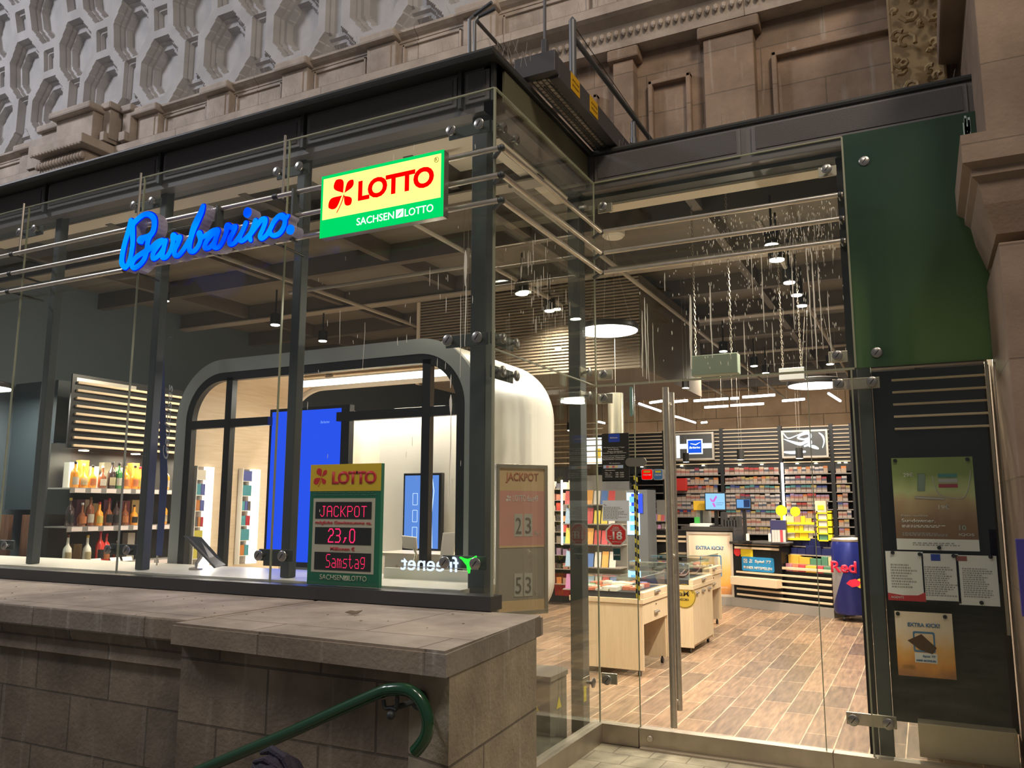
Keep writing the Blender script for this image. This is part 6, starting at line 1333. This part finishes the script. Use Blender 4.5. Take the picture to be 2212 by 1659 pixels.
bm = NB(); ring(bm, rrect(p0.x+w*.28, p0.x+w*.75, p0.z+h*.3, p0.z+h*.64, .03), rrect(p0.x+w*.31, p0.x+w*.72, p0.z+h*.32, p0.z+h*.62, .02), FX(0, 14.325, 0), 0, .002); obj('printed_frame', bm, MT['kick_blue2'], f)
text('lettering', 'LOTTO', FX(p0.x+w*.7, 14.325, p0.z+h*.13), w*.16, h*.02, VW, f)
# angled counter: local frame u along the front
C0 = Vector((-2.99, 14.32, 0)); ud = Vector((1.61, -.835, 0)).normalized(); TCt = frame(C0, ud, (0, 0, 1))      # n = u x v points to the visitor
def cpx(px, py):           # photo point to (u, v) on the counter front plane
    d = Fv+Rv*((px-1106)/FPX)-Uv*((py-829.5)/FPX); n = Vector((TCt[0][2], TCt[1][2], 0)); k = (C0-EYE).dot(n)/d.dot(n); q = EYE+d*k-C0; return q.dot(ud), q.z
def cbox(name, u0, u1, v0, v1, d0, d1, m, par, bev=0): return obj(name, xf(box(NB(), u0, u1, v0, v1, d0, d1, 0, bev), TCt), m, par)
U1 = cpx(1690, 1250)[0]; U2 = cpx(1798, 1250)[0]
t = thing('sales_counter', 'black angled sales counter with light wood slats and a blue lottery sign', 'counter', None, tuple(C0))
zt1 = cpx(1640, 1172)[1]
cbox('body', 0, U1, .14, zt1-.04, -.8, 0, BLACK, t); cbox('counter_top', -.03, U1+.03, zt1-.04, zt1, -.85, .04, MT['top_charcoal'], t, .004)
cbox('plinth', -.02, U2+.03, 0, .14, -.8, .05, MT['plinth_grey'], t); zb1 = cpx(1740, 1238)[1]
cbox('body', U1, U2, .14, zb1, -.8, -.06, BLACK, t)
for k, py in enumerate((1176, 1185)): cbox('slat', .06, U1-.03, cpx(1640, py)[1]-.018, cpx(1640, py)[1]+.018, 0, .025, SLAT, t, .004)
v = [cpx(1660, y)[1] for y in (1252, 1265)]
cbox('bag_shelf', .06, U1+.0, v[1]-.02, v[0]+.02, 0, .16, SLAT, t, .006)
for k in range(5):
    vz = .20+k*.092; cbox('slat', .08, U2, vz-.016, vz+.016, 0, .028, SLAT, t, .004)
cbox('slat', U1, U2, .66, .70, -.06, .0, SLAT, t, .004)
a, b_ = cpx(1604, 1232), cpx(1672, 1206); w, h = b_[0]-a[0], b_[1]-a[1]
f = thing('lottery_plate', 'blue rounded lottery plate reading Spiel 77 on the black counter front', 'sign', None, tuple(TCt @ Vector((a[0], a[1], 0))))
bm = NB(); prism(bm, rrect(a[0], b_[0], a[1], b_[1], .03), TCt, .002, .012); obj('plate', bm, mat('plate_blue', (.03, .28, .60), .4), f)
text('lettering', 'Spiel 77', TCt @ Matrix.Translation((a[0]+w*.42, a[1]+h*.55, .012)), w*.5, h*.26, VW, f, bold=.03); text('lettering', 'IMMER MITSPIELEN', TCt @ Matrix.Translation((a[0]+w*.06, a[1]+h*.14, .012)), w*.88, h*.2, VW, f, bold=.03)
bm = NB(); clover(bm, a[0]+w*.30, a[1]+h*.70, h*.32, TCt @ Matrix.Translation((0, 0, .012))); obj('clover_emblem', bm, VW, f)
bm = NB(); ring(bm, rrect(a[0]+w*.06, a[0]+w*.18, a[1]+h*.55, a[1]+h*.85, .01), rrect(a[0]+w*.075, a[0]+w*.165, a[1]+h*.59, a[1]+h*.81, .006), TCt, .012, .014); stroke(bm, [(a[0]+w*.08, a[1]+h*.6, .006), (a[0]+w*.17, a[1]+h*.82, .006)], TCt, .012, .014); stroke(bm, [(a[0]+w*.17, a[1]+h*.6, .006), (a[0]+w*.08, a[1]+h*.82, .006)], TCt, .012, .014); obj('cross_mark', bm, VW, f)
a, b_ = cpx(1601, 1202), cpx(1626, 1186); cbx = cbox('yellow_card', a[0], b_[0], a[1], b_[1], .002, .006, mat('card_bright_yellow', (.80, .60, .02), .5), None); tag(cbx, 'yellow card stuck on the counter front above the blue plate', 'card')
a = cpx(1593, 1192); bm = NB(); prism(bm, [(a[0]+.075*math.cos(PI/8+k*PI/4), a[1]+.075*math.sin(PI/8+k*PI/4)) for k in range(8)], TCt, .002, .006); tag(obj('octagon_sticker', bm, MT['signal_red']), 'small red octagonal sticker on the counter front', 'sticker')
# candy shelves on the right half of the counter
CA = [mat('candy_%d' % i, c, .4) for i, c in enumerate([(.015, .02, .09), (.6, .2, .12), (.6, .5, .25), (.35, .5, .6), (.5, .06, .08), (.65, .42, .06), (.55, .52, .5), (.08, .22, .14), (.5, .22, .3)])]
random.seed(23)
t = thing('candy_stand', 'stepped candy display set into the right half of the sales counter', 'display stand', None, tuple(TCt @ Vector((U1, 0, 0))))
cbox('back_panel', U1, U2, zb1, cpx(1740, 1170)[1], -.45, -.40, BLACK, t)
names = ['top', 'second', 'third', 'lowest']
for k, py in enumerate((1182, 1200, 1221, 1238)):
    v0 = cpx(1745, py)[1]; d = -.30+k*.075; s = cbox('shelf', U1+.01, U2, v0-.02, v0, -.40, d+.01, MT['shelf_lip_grey'], t)
    x = U1+.02
    while x < U2-.12:
        wd = random.choice((.12, .16, .2)); wd = min(wd, U2-x-.01); hh = random.uniform(.09, .15); c = random.choice(CA[:1]*8+CA[7:8]+CA[1:2] if k < 2 else CA)
        o = cbox('candy_box', x, x+wd-.01, v0, v0+hh, d-.12, d, c, None, .004); tag(o, 'colourful candy box on the %s step of the candy display' % names[k], 'candy box', 'candy boxes on the %s step' % names[k])
        x += wd
# yellow tobacco display racks behind the counter on the right
t = thing('yellow_stand', 'yellow wire display stand with tobacco goods behind the candy display', 'display stand', None, tuple(at(1760, 1170, 1, 13.9)))
YE = mat('stand_yellow', (.85, .68, .01), .4); Y_s = 14.1
zl_ = [at(1740, y, 1, Y_s).z for y in (1165, 1149, 1131)]
xa, xb = at(1698, 1150, 1, Y_s).x, at(1762, 1150, 1, Y_s).x
for i, z in enumerate(zl_):
    obj('yellow_shelf', bx(xa, xb, Y_s-.12, Y_s+.15, z-.012, z+.02), YE, t); x = xa+.01
    while x < xb-.06:
        wd = random.choice((.07, .1, .14)); wd = min(wd, xb-x-.005); o = obj('tobacco_pouch', bx(x, x+wd-.008, Y_s-.08, Y_s-.02, z+.02, z+.02+random.uniform(.06, .10)), random.choice((CA[5], CA[6], CA[1], YE, CA[2]))); tag(o, 'tobacco pouch on the yellow display stand', 'tobacco pouch', 'tobacco pouches on the yellow stand'); x += wd
for px, py, lb in ((1688, 1103, 'left'), (1718, 1105, 'right')):
    c = at(px, py, 1, Y_s); rr_ = .09 if lb == 'left' else .078; bm = NB(); cyl(bm, (c.x, Y_s, c.z), (c.x, Y_s-.01, c.z), rr_, 32); box(bm, c.x-.02, c.x+.02, Y_s-.008, Y_s, at(px, 1130, 1, Y_s).z, c.z-.05)
    tag(obj('round_price_sign', bm, YE), 'round yellow price sign on a stalk, %s of the two' % lb, 'price sign')
t = thing('yellow_tower', 'tall yellow framed tower with clear drawers on the counter right end', 'display tower', None, tuple(at(1780, 1170, 1, 13.7))); Y_s = 13.75
a, b_ = at(1766, 1169, 1, Y_s), at(1795, 1104, 1, Y_s); bm = NB()
for q in ((a.x, a.x+.02), (b_.x-.06, b_.x)): box(bm, q[0], q[1], Y_s, Y_s+.2, a.z, b_.z)
for k in range(5): z = a.z+(b_.z-a.z)*k/4.4; box(bm, a.x, b_.x, Y_s, Y_s+.2, z, z+.018)
obj('tower_frame', bm, YE, t)
for k in range(4): z = a.z+(b_.z-a.z)*k/4.4+.02; obj('tray', bx(a.x+.03, b_.x-.07, Y_s+.02, Y_s+.19, z, z+.09), (CA[7], CA[2], CA[6], CA[6])[k], t)
obj('clear_top', bx(a.x-.01, b_.x-.07, Y_s, Y_s+.2, b_.z-.02, b_.z+.16), mat('milky_clear', (.5, .45, .33), .3), t); obj('price_patch', bx(a.x+.03, b_.x-.10, Y_s-.004, Y_s, b_.z+.02, b_.z+.09), YE, t)
# tills, screens and clutter on the counter
def screen(lb, x0, y0, x1, y1, Y, m, foot_z):
    a, b_ = at(x0, y1, 1, Y), at(x1, y0, 1, Y); t = thing('counter_screen', lb, 'screen', None, (a.x, Y, foot_z)); obj('bezel', bx(a.x, b_.x, Y, Y+.04, a.z, b_.z, bev=.006), BLACK, t); obj('display', bx(a.x+.015, b_.x-.015, Y-.003, Y, a.z+.03, b_.z-.015), m, t)
    x = (a.x+b_.x)/2; obj('stand', bx(x-.03, x+.03, Y+.03, Y+.07, foot_z, a.z+.05), BLACK, t); obj('foot', bx(x-.1, x+.1, Y-.05, Y+.13, foot_z, foot_z+.02), BLACK, t); return t, a.x, a.z, b_.x-a.x, b_.z-a.z
t, x, z, w, h = screen('till screen with light blue picture and pink butterfly', 1523, 1064, 1567, 1104, 14.5, glow('screen_sky', (.30, .60, .95), 1.1), ZC+.02)
bm = NB(); T = FX(0, 14.496, 0)
for q in ([(.35, .5), (.55, .85), (.6, .75), (.45, .48)], [(.32, .5), (.25, .68), (.3, .7), (.4, .55)], [(.35, .42), (.45, .2), (.52, .25), (.45, .45)]): prism(bm, [(x+w*a, z+h*b) for a, b in q], T, 0, .002)
obj('butterfly_picture', bm, glow('screen_pink', (.7, .15, .65), 1), t); text('lettering', 'E-ZIGARETTEN', FX(x+w*.55, 14.496, z+h*.42), w*.35, h*.05, INK, t); text('lettering', 'CHANGE', FX(x+w*.55, 14.496, z+h*.32), w*.3, h*.05, INK, t)
t, x, z, w, h = screen('smaller customer screen on a black post, half blue and half dark', 1590, 1077, 1622, 1101, 14.0, glow('screen_mid', (.18, .42, .80), .9), zt1)
obj('dark_half', bx(x+w*.52, x+w-.02, 13.994, 13.997, z+.04, z+h-.02), glow('screen_night', (.03, .05, .12), 1), t)
crate('green_box', 'small green box on the counter end', 'box', 1500, 1117, 1510, 1134, 14.5, .06, mat('box_green', (.06, .4, .08), .4)).location.z += 0
crate('paper_pile', 'low pile of paper on the counter end', 'papers', 1490, 1131, 1535, 1138.5, 14.45, .3, PAPER)
crate('orange_label_board', 'orange and yellow price board at the till', 'board', 1498, 1082, 1532, 1102, 14.7, .05, mat('board_yellow', (.82, .50, .03), .5)); p = at(1515, 1102, 1, 14.72); tag(obj('board_stand', bx(p.x-.02, p.x+.02, 14.705, 14.74, ZC+.02, p.z), MT['till_dark'] if 'till_dark' in MT else mat('till_dark', (.04, .04, .04), .5)), 'thin dark stand under the orange price board at the till', 'stand')
crate('dark_goods_stand', 'dark blue goods stand with red and white packets on the counter', 'display stand', 1665, 1124, 1697, 1170, 13.75, .15, mat('stand_navy', (.03, .03, .10), .4))
for k in range(5): crate('upright_packet', 'upright packet in the dark blue goods stand', 'packet', 1668+k*6, 1145, 1672.5+k*6, 1171, 13.70, .03, random.choice((CA[4], CA[6], CA[6])), 'packets in the dark blue stand', bev=0)
crate('payment_pad', 'white upright card holder on the sales counter', 'card holder', 1612, 1153, 1617, 1168, 13.9, .08, WHITE); crate('payment_pad', 'second white upright card holder by the dark blue stand', 'card holder', 1660, 1153, 1665, 1170, 13.7, .08, WHITE)
bm = NB(); p = at(1560, 1120, 1, 14.4)
for k in range(6): box(bm, p.x-.05+.05*k, p.x+.02+.05*k, 14.5, 14.75, ZC+.02, ZC+.08+random.uniform(.03, .2), 0, .003)
tag(obj('till_equipment', bm, mat('till_dark', (.04, .04, .04), .5)), 'dark cash till and printer between the two screens', 'cash register')
crate('till_printer', 'grey receipt printer left of the till screen', 'printer', 1504, 1098, 1530, 1137, 14.8, .2, mat('printer_grey', (.42, .4, .34), .5))
# can-shaped drinks cooler on casters
yR = 13.3; a, b_ = at(1813, 1322, 1, yR), at(1857, 1165, 1, yR); cx_ = (a.x+b_.x)/2+.02; r_ = .26
t = thing('can_cooler', 'tall blue and silver can-shaped drinks cooler on casters by the right post', 'cooler', None, (cx_, yR, 0)); zt_c = b_.z
CB = bpy.data.materials.new('can_blue_silver'); CB.use_nodes = True; nt = CB.node_tree; b = nt.nodes['Principled BSDF']; b.inputs['Roughness'].default_value = .3; b.inputs['Metallic'].default_value = .3; N = nt.nodes.new; L = nt.links.new
tc = N('ShaderNodeTexCoord'); mp = N('ShaderNodeMapping'); mp.inputs['Location'].default_value = (-cx_, -yR, 0); L(tc.outputs['Object'], mp.inputs[0]); sp = N('ShaderNodeSeparateXYZ'); L(mp.outputs[0], sp.inputs[0])
ma = N('ShaderNodeMath'); ma.operation = 'MULTIPLY_ADD'; L(sp.outputs[2], ma.inputs[0]); ma.inputs[1].default_value = -.35; L(sp.outputs[0], ma.inputs[2])
m2_ = N('ShaderNodeMath'); m2_.operation = 'GREATER_THAN'; L(ma.outputs[0], m2_.inputs[0]); m2_.inputs[1].default_value = -.33
m3_ = N('ShaderNodeMath'); m3_.operation = 'GREATER_THAN'; L(sp.outputs[2], m3_.inputs[0]); m3_.inputs[1].default_value = .78
m4_ = N('ShaderNodeMath'); m4_.operation = 'MAXIMUM'; L(m2_.outputs[0], m4_.inputs[0]); L(m3_.outputs[0], m4_.inputs[1])
mx = N('ShaderNodeMix'); mx.data_type = 'RGBA'; L(m4_.outputs[0], mx.inputs[0]); mx.inputs[6].default_value = (.35, .34, .36, 1); mx.inputs[7].default_value = (.02, .03, .20, 1); L(mx.outputs[2], b.inputs['Base Color'])
bm = NB(); lathe(bm, (cx_, yR, 0), [(r_*.9, .10), (r_, .14), (r_, zt_c-.08), (r_*.93, zt_c-.03)], 40); obj('can_body', bm, CB, t, True)
bm = NB(); lathe(bm, (cx_, yR, 0), [(r_*.95, zt_c-.03), (r_*.97, zt_c), (r_*.9, zt_c+.02), (r_*.88, zt_c+.005)], 40); obj('lid', bm, INOX, t, True)
text('lettering', 'Red', FX(cx_-r_*.95, yR-r_-.01, .70), 1.35*r_, .17, mat('can_red', (.75, .02, .06), .4), t, bold=.03)
bm = NB(); prism(bm, [(0, 0), (.05, .05), (.13, .07), (.2, .03), (.17, -.03), (.08, -.05)], FX(cx_-.05, yR-r_-.005, .55), 0, .003); obj('bull_mark', bm, MT['can_red'], t); bm = NB(); prism(bm, circ(cx_+.15, .56, .07, 20), FX(0, yR-r_-.002, 0), 0, .002); obj('sun_mark', bm, mat('can_gold', (.75, .5, .03), .4), t)
for s in (-1, 1): bm = NB(); cyl(bm, (cx_+s*.13, yR-.12, .04), (cx_+s*.13+.03, yR-.12, .04), .04, 14); box(bm, cx_+s*.13, cx_+s*.13+.03, yR-.15, yR+.15, .04, .11); obj('caster', bm, BLACK, t)
# grey litter bin with warning triangle behind the side glass
p = Vector((-2.47, 5.30, 0))
t = thing('litter_bin', 'low grey cabinet bin with yellow warning triangle behind the side glass', 'bin', None, (p.x, p.y, 0))
T = frame((p.x, p.y, 0), (1, 0, 0), (0, 1, 0)); P = [(-.17, -.16), (.17, -.16), (.17, .12), (.12, .19), (-.12, .19), (-.17, .12)]
bm = NB(); prism(bm, P, T, .02, .50); obj('body', bm, mat('bin_grey', (.16, .16, .15), .45), t)
bm = NB(); prism(bm, [(x*1.05, y*1.05) for x, y in P], T, .50, .53); obj('lid', bm, mat('bin_lid', (.22, .21, .19), .4), t)
TYW = mat('warning_yellow', (.80, .68, .04), .5)
Tb = frame((p.x+.172, p.y-.02, .34), (0, 1, 0), (0, 0, 1)); bm = NB(); prism(bm, [(-.04, -.035), (.04, -.035), (0, .04)], Tb, 0, .002); obj('warning_triangle', bm, TYW, t)
Tb2 = frame((p.x+.05, p.y-.161, .34), (1, 0, 0), (0, 0, 1)); bm = NB(); prism(bm, [(-.04, -.035), (.04, -.035), (0, .04)], Tb2, 0, .002); obj('warning_triangle', bm, TYW, t)
c = at(1258, 1498, 0, XB-.03); tag(obj('yellow_sticker', bx(XB-.012, XB-.009, c.y-.022, c.y+.022, c.z-.05, c.z+.05), TYW), 'small yellow upright sticker on the side glass low near the inner corner', 'sticker')
# ================================================================ ROOF: beam with lamp housing and guard rails
BM = mat('blue_grey_beam', (.07, .068, .075), .5, .3)
t = thing('roof_light_beam', 'long dark beam with a mesh-covered lamp strip along the roof edge', 'lamp beam', None, (-2.0, 5.0, 4.6))
zb_ = 4.50
a = at(1141, 175, 2, zb_); b_ = at(1190, 165, 2, zb_); X_a, X_b = -2.30, -2.06
obj('channel', bx(-2.07, -2.00, 4.66, 6.5, zb_-.02, zb_+.13, bev=.004), BM, t); obj('channel_end', bx(-2.30, -2.00, 4.59, 4.66, zb_-.0, zb_+.15, bev=.004), BM, t)
LMP = stone('dirty_lamp_mesh', (.52, .46, .40), (.46, .41, .36), (.1, .09, .08), .05, .035, axis='YX', stain=.4, msize=.006)
obj('lamp_strip', bx(-2.21, -2.08, 4.67, 6.5, zb_, zb_+.03), LMP, t)
bm = NB()
for x in (-2.20, -2.145, -2.09): tube(bm, [(x, 4.74, zb_-.012), (x, 6.5, zb_-.012)], .006, 5)
obj('wire_guard', bm, STEEL, t)
for y0, y1, s in ((4.86, 5.02, 'near'), (5.22, 5.38, 'far')):
    o = obj('warning_plate', bx(-1.999, -1.996, y0, y1, zb_+.0, zb_+.125), mat('plate_ochre', (.62, .34, .0), .5), t)
    text('lettering', 'Achtung', frame((-1.996, y0+.02, zb_+.07), (0, 1, 0), (0, 0, 1)), .12, .018, mat('plate_brown', (.25, .13, 0), .5), o); text('lettering', 'nicht betreten', frame((-1.996, y0+.02, zb_+.035), (0, 1, 0), (0, 0, 1)), .12, .015, MT['plate_brown'], o)
PB = mat('rail_blue_grey', (.10, .105, .115), .45, .3)
def gpost(px, pz0, pz1, Y, r, lb):
    a, b_ = at(px, pz0, 1, Y), at(px, pz1, 1, Y); bm = NB(); cyl(bm, (a.x, Y, a.z), (a.x, Y, b_.z), r, 14); cyl(bm, (a.x, Y, b_.z), (a.x, Y, b_.z+r*1.2), r, 14, r*.2); cyl(bm, (a.x, Y, a.z), (a.x, Y, a.z+.08), r*1.35, 14); return tag(obj('guard_post', bm, PB, smooth=True), lb, 'guard post'), a.x, b_.z
o, gx_, gz_ = gpost(1238, 205, 45, 5.05, .027, 'thick grey guard post standing on the dark roof beam'); 
o2, hx_, hz_ = gpost(1369, 318, 265, 6.1, .022, 'short grey guard post low behind the inner roof corner')
bm = NB(); tube(bm, [(gx_, 5.05, gz_-.12), (at(1408, 305, 1, 6.45).x, 6.45, at(1408, 305, 1, 6.45).z)], .02, 10); tag(obj('guard_rail', bm, PB, smooth=True), 'sloping dark guard rail running down from the thick post', 'guard rail')
bm = NB(); tube(bm, [(gx_, 5.05, gz_-.02), (at(1408, 300, 1, 6.45).x, 6.45, at(1408, 300, 1, 6.45).z)], .003, 5); tag(obj('guard_cable', bm, CAP), 'thin cable stretched above the sloping guard rail', 'cable')
a, b_ = at(1177, 125, 1, 4.7), at(1177, -20, 1, 4.7); bm = NB(); box(bm, a.x-.018, a.x+.018, 4.68, 4.73, a.z-.1, a.z+.13, 0, .003); cyl(bm, (a.x, 4.70, a.z), (a.x, 4.70, b_.z+.5), .011, 10); box(bm, a.x+.0, a.x+.055, 4.66, 4.74, a.z-.07, a.z+.0, 0, .004); tag(obj('lamp_mast', bm, BM), 'thin dark mast rising from the end of the roof beam', 'mast')
p = [at(1014, 118, 1, 4.3), at(1014, 42, 1, 4.3), at(1024, 33, 1, 4.35), at(1060, 70, 1, 4.9), at(1092, 112, 1, 5.3)]
bm = NB(); tube(bm, [p[0], p[1], p[2], at(1062, 5, 1, 4.3)], .012, 8); tube(bm, [at(1025, 118, 1, 4.3), at(1025, 48, 1, 4.3), at(1034, 36, 1, 4.32), at(1070, 18, 1, 4.3)], .012, 8); tag(obj('bent_guard_pipe', bm, PB, smooth=True), 'pair of bent dark guard pipes at the outer roof corner', 'guard pipe')
bm = NB(); a, b_ = at(1030, 45, 1, 4.35), at(1093, 115, 1, 5.2); tube(bm, [a, b_], .013, 8); tag(obj('guard_rail', bm, PB), 'short sloping guard rail right of the bent pipes', 'guard rail')
# ================================================================ HANDRAIL on the pier and seated person
yH = 2.86; GP = mat('handrail_green', (.006, .055, .02), .22, coat=.6)
t = thing('handrail', 'glossy green iron handrail with curled end on the stone pier', 'handrail', None, tuple(at(870, 1490, 1, yH)))
pts = [at(x, y, 1, yH) for x, y in ((440, 1661), (600, 1594), (720, 1540), (820, 1496), (845, 1490), (870, 1489), (890, 1495), (908, 1512), (921, 1540), (925, 1565), (920, 1590), (908, 1610), (896, 1624))]
s0 = (pts[0]-pts[2]).normalized(); pts = [pts[0]+s0*3]+pts
bm = NB(); tube(bm, smooth([tuple(p) for p in pts], 4), .0255, 14); xf(bm, Matrix.Identity(4)); obj('rail', bm, GP, t, True)
a = at(850, 1530, 1, yH); bm = NB()
b0, b1 = at(828, 1512, 1, yH), at(858, 1505, 1, yH)
tube(bm, smooth([tuple(b0), tuple(b0+Vector((.01, 0, -.03))), tuple(a+Vector((-.01, 0, 0))), tuple(a+Vector((.015, 0, -.005)))], 4), .009, 8); tube(bm, smooth([tuple(b1), tuple(b1+Vector((.0, 0, -.03))), tuple(a+Vector((.01, 0, .005)))], 4), .009, 8)
tube(bm, [a, a+Vector((.02, .05, .005)), a+Vector((.05, .11, .015))], .012, 8); cyl(bm, a+Vector((.05, .10, .015)), a+Vector((.052, .12, .016)), .04, 20); bmesh.ops.create_icosphere(bm, subdivisions=2, radius=.018, matrix=Matrix.Translation(a+Vector((-.005, -.01, -.025))))
obj('scroll_bracket', bm, mat('bracket_iron', (.03, .035, .038), .5), t, True)
# person sitting on the upper steps, only the dark cap shows at the lower edge
hp = at(596, 1640, 1, 2.42); hx, hy, hz = hp.x, 2.42, hp.z-.115          # centre of the head
seat = -.15
def skin(name, verts, edges, m, root=0, sub=2):
    me = bpy.data.meshes.new(name); me.from_pydata([v[0] for v in verts], edges, []); o = bpy.data.objects.new(name, me); COL.objects.link(o)
    bpy.context.view_layer.objects.active = o
    md = o.modifiers.new('s', 'SKIN'); 
    for i, v in enumerate(me.skin_vertices[0].data): v.radius = verts[i][1] if isinstance(verts[i][1], tuple) else (verts[i][1],)*2; v.use_root = (i == root)
    sd = o.modifiers.new('u', 'SUBSURF'); sd.levels = sub; sd.render_levels = sub
    dg = bpy.context.evaluated_depsgraph_get(); m2 = bpy.data.meshes.new_from_object(o.evaluated_get(dg)); bpy.data.objects.remove(o); m2.name = name; return m2
pe = thing('person', 'person in dark clothes and dark cap sitting on the stairs below the handrail', 'person', None, (hx, hy, seat))
V = lambda x, y, z: (hx+x, hy+y, z)
body = [(V(.10, 0, seat+.12), (.13, .15)), (V(.10, 0, seat+.27), (.12, .15)), (V(.06, 0, seat+.44), (.12, .17)), (V(.02, 0, hz-.19), (.06, .06)), (V(0, 0, hz-.12), (.05, .05)),
 (V(.05, .17, hz-.26), .055), (V(.05, -.17, hz-.26), .055), (V(-.02, .23, seat+.30), .045), (V(-.02, -.23, seat+.30), .045), (V(-.25, .14, seat+.26), .036), (V(-.25, -.14, seat+.26), .036),
 (V(-.02, .10, seat+.09), .085), (V(-.02, -.10, seat+.09), .085), (V(-.42, .12, seat+.13), .065), (V(-.42, -.12, seat+.13), .065), (V(-.50, .12, seat-.28), .045), (V(-.50, -.12, seat-.28), .045), (V(-.63, .12, seat-.30), .04), (V(-.63, -.12, seat-.30), .04)]
E_ = [(0, 1), (1, 2), (2, 3), (3, 4), (2, 5), (2, 6), (5, 7), (6, 8), (7, 9), (8, 10), (0, 11), (0, 12), (11, 13), (12, 14), (13, 15), (14, 16), (15, 17), (16, 18)]
obj('body', skin('body', body, E_, None), mat('dark_jacket', (.02, .018, .03), .75), pe, True)
SK = mat('skin', (.45, .27, .19), .5)
bm = NB(); bmesh.ops.create_icosphere(bm, subdivisions=3, radius=1)
for v in bm.verts:
    x, y, z = v.co; f_ = 1-.22*max(0, -z)
    nose = .022*math.exp(-((y)/.14)**2-((z+.12)/.16)**2) if x < 0 else 0
    eye = -.010*math.exp(-((abs(y)-.36)/.16)**2-((z-.05)/.12)**2) if x < 0 else 0
    lip = .006*math.exp(-(y/.3)**2-((z+.5)/.08)**2) if x < 0 else 0
    v.co = Vector((hx-.005+x*.098*f_-nose-eye-lip, hy+y*.078*f_, hz+z*.118))
for s in (-1, 1): bmesh.ops.create_icosphere(bm, subdivisions=2, radius=.028, matrix=Matrix.Translation((hx+.01, hy+s*.078, hz)) @ Matrix.Diagonal((.6, .35, 1, 1)))
hd = obj('head', bm, SK, pe, True)
bm = NB()
for s in (-1, 1): bmesh.ops.create_icosphere(bm, subdivisions=2, radius=.011, matrix=Matrix.Translation((hx-.086, hy+s*.030, hz+.008)))
obj('eyes', bm, mat('eye_dark', (.05, .04, .04), .2), hd, True)
bm = NB(); bmesh.ops.create_icosphere(bm, subdivisions=4, radius=1)
for v in [v for v in bm.verts if v.co.z < -.05 and v.co.x < .2]: v.co.z = -.05+.15*(v.co.z+.05)
for v in bm.verts:
    x, y, z = v.co; w_ = 1+.03*math.sin(9*y+3*x)+.025*math.sin(14*x+5*z); v.co = Vector((hx+.005+x*.116*w_, hy+y*.10*w_, hz+.025+z*.112*w_))
tube(bm, [(hx-.09, hy+.02, hz+.12), (hx-.02, hy+.0, hz+.145), (hx+.06, hy-.02, hz+.13), (hx+.11, hy-.03, hz+.07)], [.008, .016, .016, .01], 8)
tube(bm, [(hx-.06, hy-.05, hz+.11), (hx+.0, hy-.055, hz+.128), (hx+.07, hy-.05, hz+.10)], [.006, .012, .008], 8)
obj('knit_cap', bm, mat('cap_violet_black', (.022, .016, .035), .7, bump=.6, bscale=120), pe, True)
for s in (-1, 1):
    hx0, hy0, hz0 = hx-.29, hy+s*.12, seat+.25
    me = skin('hand', [((hx0+.03, hy0, hz0), .026), ((hx0-.03, hy0, hz0), (.014, .034)), ((hx0-.07, hy0, hz0-.005), (.013, .036))]+[((hx0-.10, hy0+k*.018, hz0-.01), .009) for k in (-1.5, -.5, .5, 1.5)]+[((hx0-.135+.006*abs(k), hy0+k*.019, hz0-.035), .0075) for k in (-1.5, -.5, .5, 1.5)]+[((hx0-.03, hy0-s*.045, hz0-.01), .010), ((hx0-.065, hy0-s*.06, hz0-.02), .009)],
        [(0, 1), (1, 2), (2, 3), (2, 4), (2, 5), (2, 6), (3, 7), (4, 8), (5, 9), (6, 10), (1, 11), (11, 12)], None)
    obj('hand', me, SK, pe, True)
    obj('shoe', bx(hx-.78, hx-.48, hy+s*.12-.045, hy+s*.12+.045, seat-.36, seat-.27, bev=.02), mat('shoe_black', (.02, .02, .02), .5), pe, True)

_seen = {}
for o in S.objects:
    if o.parent is None and 'label' in o and o.get('kind') != 'structure': _seen.setdefault(o['label'], []).append(o)
for k_, v_ in _seen.items():
    if len(v_) > 1 and not all('group' in q for q in v_): print('DUPLABEL', k_, len(v_))
